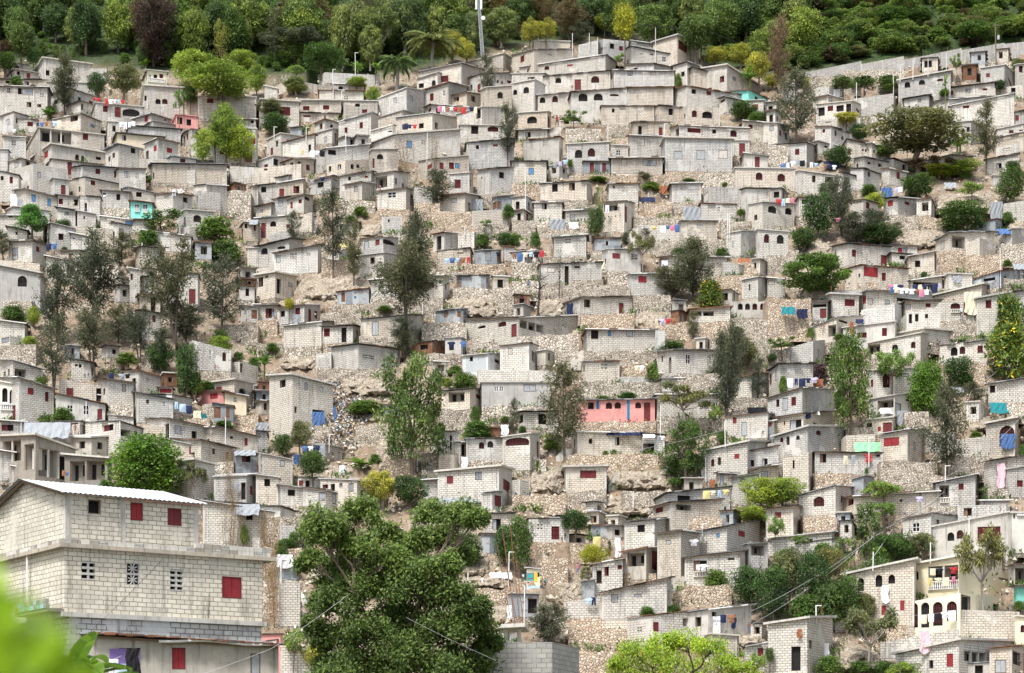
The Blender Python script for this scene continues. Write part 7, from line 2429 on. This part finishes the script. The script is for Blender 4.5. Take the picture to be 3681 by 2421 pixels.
# ------------------------------------------------------------------ the big near trees
def big_tree(name, clumps, base, Y, spread, mats, leaf, per, look, x, y, trunk='trunkgrey', pods=False):
    root = empty(name, pt(base[0], base[1], Y)); mb = MB(); trunk = 'trunk' if trunk == 'trunkgrey' else trunk; b = pt(base[0], base[1], Y); Vs, Ts = [], []
    cen = np.mean([c[:2] for c in clumps], 0); fk = [b+Vector((0, 0, 2.2))]; limb(mb, b-Vector((0, 0, .5)), fk[0], .26, .2, trunk, .05, 8, 5)
    mains = []
    for k in range(5):
        c = clumps[(k*len(clumps))//5]; q = pt(c[0], c[1], Y); tip = fk[0].lerp(q, .55)+Vector((0, (k-2)*spread*.25, 0)); mains.append(tip); limb(mb, fk[0], tip, .15, .08, trunk, .1, 7, 6)
    for (cx, cy, r) in clumps:
        q = pt(cx, cy, Y)+Vector((0, random.uniform(-1, 1)*spread, 0)); rm = r/F*Y
        mn = min(mains, key=lambda t: (t-q).length); pts = limb(mb, mn, q, .055, .02, trunk, .12, 6, 6); tips = []
        for k in range(15):
            d = Vector(rv(1)[0]); d.z = abs(d.z)*.9-.2; t2 = q+d*rm*random.uniform(.55, 1.05); limb(mb, random.choice(pts[3:]), t2, .02, .006, trunk, .1, 4, 3); tips.append(t2)
        for t2 in tips:
            n = per; P = np.array(t2)[None]+RNG.normal(size=(n, 3))*rm*.2; d = rv(n); d[:, 2] -= .35
            Vs.append(quads(P, d, leaf[0]*RNG.uniform(.7, 1.25, n), leaf[1], rv(n)*.6+np.array([0, -.3, .8]))); Ts.append(np.clip(RNG.normal(.5, .22, n)+RNG.normal()*.1+(.18 if cy < cen[1]-40 else -.05), 0, 1))
    mb.build('trunk', root, root.location)
    V, T = np.concatenate(Vs)-np.array(root.location), np.concatenate(Ts)
    o = bpy.data.objects.new('crown', quad_mesh('crown', V, T, [mats])); COL.objects.link(o); o.parent = root
    if pods:
        n = 420; P = V[RNG.choice(len(V), n), 0]; d = np.tile([0., 0., -1.], (n, 1))+rv(n)*.15; o = bpy.data.objects.new('seed_pods', quad_mesh('seed_pods', quads(P-np.array([0, .1, 0]), d, .32, .055, rv(n)), RNG.random(n), ['leaf_pod'])); COL.objects.link(o); o.parent = root
    tag(root, look, 'tree', x, y, None, True)
v = 1.5472
CL = [(760, 1230, 52), (840, 1200, 48), (715, 1300, 36), (785, 1310, 55), (860, 1285, 55), (715, 1215, 30), (900, 1235, 38), (1000, 1195, 46), (1080, 1200, 44), (1110, 1222, 28), (1030, 1255, 50), (945, 1300, 52), (1065, 1280, 36), (880, 1370, 66), (960, 1390, 74), (800, 1410, 60), (765, 1490, 50), (1050, 1400, 62), (1095, 1465, 54), (1135, 1500, 32), (1000, 1490, 80), (880, 1480, 76), (820, 1550, 66), (950, 1570, 80), (1080, 1545, 62), (735, 1400, 34), (725, 1455, 30), (1120, 1545, 36), (900, 1430, 60), (1030, 1330, 46), (1050, 1590, 60), (850, 1600, 70), (790, 1580, 55), (900, 1560, 70), (1000, 1575, 75), (960, 1450, 70), (840, 1470, 60), (1040, 1470, 64), (930, 1530, 70), (1100, 1590, 50), (780, 1350, 44), (830, 1370, 50), (900, 1310, 46), (960, 1345, 50), (1020, 1380, 56), (1080, 1450, 46), (760, 1545, 40), (980, 1260, 34), (750, 1260, 40), (800, 1255, 44), (1100, 1420, 36), (930, 1345, 50)]
big_tree('mango_tree', [(a*v, b*v, c*v*1.02) for a, b, c in CL], (915*v, 2640), 84., 2.2, 'leaf_mango', (.17, .075), 165, 'big near broadleaf tree with glossy dark leaves and pale branches', 1430, 2150)
CF = [(1470, 1530, 46), (1530, 1505, 42), (1590, 1500, 40), (1640, 1520, 40), (1690, 1540, 36), (1450, 1560, 44), (1510, 1555, 55), (1580, 1550, 55), (1650, 1565, 55), (1715, 1570, 36), (1555, 1590, 60), (1620, 1600, 50), (1470, 1600, 50), (1440, 1545, 26), (1560, 1500, 26)]
big_tree('flame_tree', [(a*v, b*v, c*v) for a, b, c in CF], (1570*v, 2660), 104., 2.6, 'leaf_flame', (.19, .06), 80, 'bright yellow green tree hung with tan seed pods at the bottom edge', 2430, 2350, 'trunk', True)
# banana plants and the blurred bush close to the camera
for k, (x, yb, yt, w) in enumerate(((265, 2540, 2190, 420), (330, 2580, 2290, 330), (130, 2580, 2260, 300))):
    tree('banana', x, yb, yt, w, 44.-6*k)
def near_bush():
    b = Vector((-.45, 1.9, -1.72)); root = empty('leafy_bush', b); mb = MB(); Vs = []
    for k in range(24):
        tx = RNG.uniform(-120, 130); ty_ = RNG.uniform(2200+max(0, tx+30)*1.3, 2600)
        tip = pt(tx, ty_, RNG.uniform(1.5, 2.3)); limb(mb, b+Vector((RNG.normal()*.05, RNG.normal()*.05, 0)), tip, .008, .002, 'stemgreen', .03, 5, 6); n = 10
        P = np.array(tip)[None]+RNG.normal(size=(n, 3))*np.array([.012, .1, .018]); d = rv(n); d[:, 2] = np.abs(d[:, 2])*.7+.1; Vs.append(quads(P-d*.03, d, .07, .024, rv(n)+np.array([0, -1., .4])))
    V = np.concatenate(Vs)-np.array(b); mb.build('stems', root, b); o = bpy.data.objects.new('leaves', quad_mesh('leaves', V, np.clip(RNG.normal(.5, .25, len(V)), 0, 1), ['leaf_near'])); COL.objects.link(o); o.parent = root
    tag(root, 'blurred bright green bush close to the lens in the bottom left corner', 'bush', 80, 2300, None, True)
near_bush()
# ------------------------------------------------------------------ overhead cables
B0, B1, s3 = 2760, 1815, 1.4815
for k in range(6): cable([(B0-60, B1+(640-24*k)/s3, 196.), (B0+(560+20*k)/s3, B1+(170-14*k)/s3, 214.), (B0+(760+60*k)/s3, B1+(20-30*k)/s3, 228.)], .014, .02, 'cable' if k % 3 else 'cablelight', 'dark cable of the bundle sagging over the trees' if k % 3 else 'pale cable of the bundle sagging over the trees')
cable([(B0+370/s3, B1+530/s3, 205.), (B0+665/s3, B1+130/s3, 218.)], .02, .01, 'cablelight', 'pale cable slanting over the dark trees')
cable([(1840+940/2.587, 1210+1090/2.587, 215.), (1840+2000/2.587, 1210+860/2.587, 222.)], .014, .015, 'cablelight', 'pale cable crossing in front of the bright green tree')
cable([(t0(870), ty(1150), 83.), (t0(1500), ty(520), 82.)], .008, .01, 'cable', 'dark wire across the face of the near house'); cable([(t0(1800), ty(1600), 80.), (980, 2330, 79.), (1250, 2140, 81.)], .008, .01, 'cablelight', 'pale wire in front of the plaster shed')
cable([(920+800/s3, B1+600/s3, 78.), (920+1280/s3, B1+830/s3, 79.)], .007, .01, 'cablelight', 'pale wire hanging across the big near tree')
cable([(2760+1480/2.587, 1210+1200/2.587, 225.), (2760+1900/2.587, 1210+500/2.587, 250.), (2760+2420/2.587, 1210+40/2.587, 262.)], .014, .02, 'cablelight', 'pale cable past the tall right casuarinas'); cable([(2760+1650/2.587, 1210+1310/2.587, 222.), (2760+2400/2.587, 1210+700/2.587, 240.)], .014, .03, 'cablelight', 'pale cable from the leaning pole to the right edge')
cable([(2080, 45, 380.), (2560, 115, 372.), (2760, 190, 365.)], .025, .02, 'cable', 'cable running off the summit to the right'); cable([(1560, 175, 370.), (1735, 165, 371.), (1990, 130, 366.)], .02, .02, 'cable', 'cable running past the mast'); cable([(160, 203, 385.), (560, 215, 380.)], .02, .015, 'cable', 'cable above the top left houses')

# ------------------------------------------------------------------ hillside
def terrain():
    xs = np.arange(-900, 4600, 11.); ys = np.concatenate([np.arange(-700, 0, 22.), np.arange(0, 2452, 10.)])
    PX, PY = np.meshgrid(xs, ys); Yv = depth(PX, PY)
    X, Z = (PX-CX)/F*Yv, (HY-PY)/F*Yv
    nz = .35*np.sin(X*.9+1.3*np.sin(Yv*.7))*np.cos(Yv*1.1+X*.3)+RNG.normal(size=X.shape)*.10
    Z = Z-.25+nz*.55
    gr = np.clip((bound(PX)+32-PY)/40., 0, 1)
    Xf, Yf, Zf = X.ravel(), Yv.ravel(), Z.ravel()
    for (x, y, z, r) in PADS:
        i = (Xf-x)**2+(Yf-y)**2 < r*r; Zf[i] = np.maximum(Zf[i], z)
    order = sorted(FOOT, key=lambda f: -f[1])
    for pol, zb in FOOT:
        P = np.array(pol); lo, hi = P.min(0), P.max(0); i = np.where((Xf > lo[0]) & (Xf < hi[0]) & (Yf > lo[1]) & (Yf < hi[1]))[0]
        if not len(i): continue
        ok = np.ones(len(i), bool)
        for k in range(4):
            a, b = P[k], P[(k+1) % 4]; ok &= ((b[0]-a[0])*(Yf[i]-a[1])-(b[1]-a[1])*(Xf[i]-a[0])) > 0
        i = i[ok]; Zf[i] = np.minimum(Zf[i], zb)
    rows = [np.stack([X, Yv, Z], -1)]
    fx = X[-1]; extra = []
    for yy, zz in ((178, 8.6), (160, 6.6), (140, 5.), (120, 3.8), (104, 3.), (94, 2.6), (84, 2.3), (70, 1.6), (50, .4), (30, -.8), (12, -1.55), (3, -1.72), (0, -1.74), (-12, -1.8)):
        extra.append(np.stack([fx*1.0, np.full_like(fx, yy), np.full_like(fx, zz)+RNG.normal(size=fx.shape)*.06*(yy > 20)], -1))
    G = np.concatenate([rows[0], np.array(extra)], 0); gr = np.concatenate([gr, np.full((len(extra), len(xs)), .55)], 0)
    nr, nc = G.shape[:2]; idx = np.arange(nr*nc).reshape(nr, nc)
    q = np.stack([idx[1:, :-1], idx[1:, 1:], idx[:-1, 1:], idx[:-1, :-1]], -1).reshape(-1, 4)
    me = bpy.data.meshes.new('hillside'); me.vertices.add(nr*nc); me.vertices.foreach_set('co', G.reshape(-1).astype(np.float32)); n = len(q)
    me.loops.add(n*4); me.loops.foreach_set('vertex_index', q.reshape(-1).astype(np.int32)); me.polygons.add(n); me.polygons.foreach_set('loop_start', np.arange(0, n*4, 4, dtype=np.int32))
    me.materials.append(MATS['ground']); a = me.attributes.new('green', 'FLOAT', 'POINT'); a.data.foreach_set('value', gr.reshape(-1).astype(np.float32)); me.update(calc_edges=True)
    o = bpy.data.objects.new('hillside', me); COL.objects.link(o); o['kind'] = 'structure'; o['label'] = 'steep pale stony hillside under the settlement'
terrain()

# ------------------------------------------------------------------ labels: look + where, each one different
LM = [('the telecom mast', 1735, 150), ('the pink house with blue stripes', 2205, 1480), ('the turquoise house', 508, 755), ('the turquoise end wall', 2715, 350), ('the yellow arcaded villa', 3400, 2060), ('the rubbish heap', 1240, 1480), ('the lottery kiosk', 1916, 2080), ('the coconut palm', 1565, 200), ('the pink porch', 660, 435), ('the long boundary wall', 3250, 260),
      ('the big near tree', 1430, 2050), ('the near red shuttered house', 430, 1900), ('the dense rounded tree', 530, 1690), ('the lime crowned trees', 2210, 90), ('the yellow flowered shrub', 2555, 1050), ('the white sheeted shack', 1735, 1305), ('the green awning', 3110, 1600), ('the concrete loggia', 200, 490), ('the white arched balcony', 30, 1440), ('the cream blanket', 3495, 1085),
      ('the summit tower house', 2460, 190), ('the orange awning', 2385, 680), ('the round cornered house', 2700, 860), ('the house with the broken corner', 1080, 1420), ('the long white pipe stair', 2260, 820), ('the dark casuarina pair', 280, 1150), ('the cypress like yellow tree', 800, 150), ('the bright green twin trees', 790, 330), ('the teal tarpaulin', 3590, 1465), ('the flame tree', 2400, 2330), ('the bare rock face', 1180, 1000), ('the ravine of debris', 880, 780),
      ('the three arch house', 2140, 345), ('the wide open tree', 2940, 1000), ('the banana plants', 3440, 500), ('the arched house on columns', 2900, 1570), ('the sheet roofed plot', 1800, 2070), ('the blue shuttered house', 2370, 2110)]
def where(px, py, lx, ly):
    dx, dy = px-lx, py-ly
    if abs(dx) < 25 and abs(dy) < 25: return 'at'
    h = 'left of' if dx < 0 else 'right of'; w = 'above' if dy < 0 else 'below'
    if abs(dx) > 2.2*abs(dy): return h
    if abs(dy) > 2.2*abs(dx): return w
    return f'{w} and {h}'
ORD = ['nearest', 'second', 'third', 'fourth', 'fifth', 'sixth', 'seventh', 'eighth', 'ninth', 'tenth', 'eleventh', 'twelfth']
pend = {}
for o, look, px, py in THINGS:
    lm = sorted(LM, key=lambda l: (l[1]-px)**2+(l[2]-py)**2)
    wd = lambda s: len(s.split())
    pend[o.name] = [(f'{look}, {where(px, py, l[1], l[2])} {l[0]}', (l[1]-px)**2+(l[2]-py)**2) for l in lm[:4] if wd(look)+wd(where(px, py, l[1], l[2]))+wd(l[0]) <= 16]
cnt = {}
for n_, cs in pend.items():
    for i, (s, d) in enumerate(cs): cnt.setdefault(s, []).append((d, n_))
used = set(); left = []
by = {o.name: o for o, *_ in THINGS}; orig = {o.name: (look, px, py) for o, look, px, py in THINGS}
for n_, cs in pend.items():
    pick = next((s for s, d in cs if len(cnt[s]) == 1 and s not in used), None)
    if pick: by[n_]['label'] = pick; used.add(pick)
    else: left.append(n_)
grp = {}
for n_ in left: grp.setdefault(pend[n_][0][0] if pend[n_] else orig[n_][0], []).append(n_)
for s, ns in grp.items():
    ns.sort(key=lambda n_: pend[n_][0][1] if pend[n_] else 0)
    for i, n_ in enumerate(ns):
        lab = (f'{ORD[i] if i < 12 else "farther"} {s}' if len(ns) > 1 or s in used else s)
        w = lab.split()
        if len(w) > 16: lab = ' '.join([x for x in w if x not in ('small', 'wide', 'tall', 'large', 'the', 'thin')][:16])
        k = 0
        while lab in used and k < 12: lab = f'{ORD[k]} {s}'; k += 1
        by[n_]['label'] = lab; used.add(lab)

# ------------------------------------------------------------------ light, air, camera
w = bpy.data.worlds.new('World'); SC.world = w; w.use_nodes = True; nt = w.node_tree; bg = nt.nodes['Background']
EL, AZ = R(60), R(208)
sky = nt.nodes.new('ShaderNodeTexSky'); sky.sky_type = 'NISHITA'; sky.sun_disc = False; sky.sun_elevation = EL; sky.sun_rotation = AZ; sky.dust_density = 3.; sky.air_density = 1.
hs = nt.nodes.new('ShaderNodeHueSaturation'); hs.inputs['Saturation'].default_value = .5; nt.links.new(sky.outputs[0], hs.inputs['Color']); nt.links.new(hs.outputs[0], bg.inputs[0]); bg.inputs[1].default_value = .115
sl_ = bpy.data.lights.new('sun', 'SUN'); sl_.energy = 2.3; sl_.angle = R(12); sl_.color = (1., .975, .945); so = bpy.data.objects.new('sun', sl_); COL.objects.link(so)
sd = Vector((math.sin(AZ)*math.cos(EL), math.cos(AZ)*math.cos(EL), math.sin(EL))); so.rotation_euler = sd.to_track_quat('Z', 'Y').to_euler()
cam = bpy.data.cameras.new('camera'); co = bpy.data.objects.new('camera', cam); COL.objects.link(co); co.rotation_euler = (R(90), 0, 0)
cam.sensor_width = 36; cam.lens = 36*F/3681; cam.shift_y = (HY-1210.5)/3681; cam.clip_start = .3; cam.clip_end = 3000
cam.dof.use_dof = True; cam.dof.focus_distance = 255; cam.dof.aperture_fstop = 3.4
SC.camera = co
SC.view_settings.view_transform = 'Standard'; SC.view_settings.look = 'None'; SC.view_settings.exposure = EXPO; SC.view_settings.gamma = 1
SC.cycles.max_bounces = 6; SC.cycles.diffuse_bounces = 3
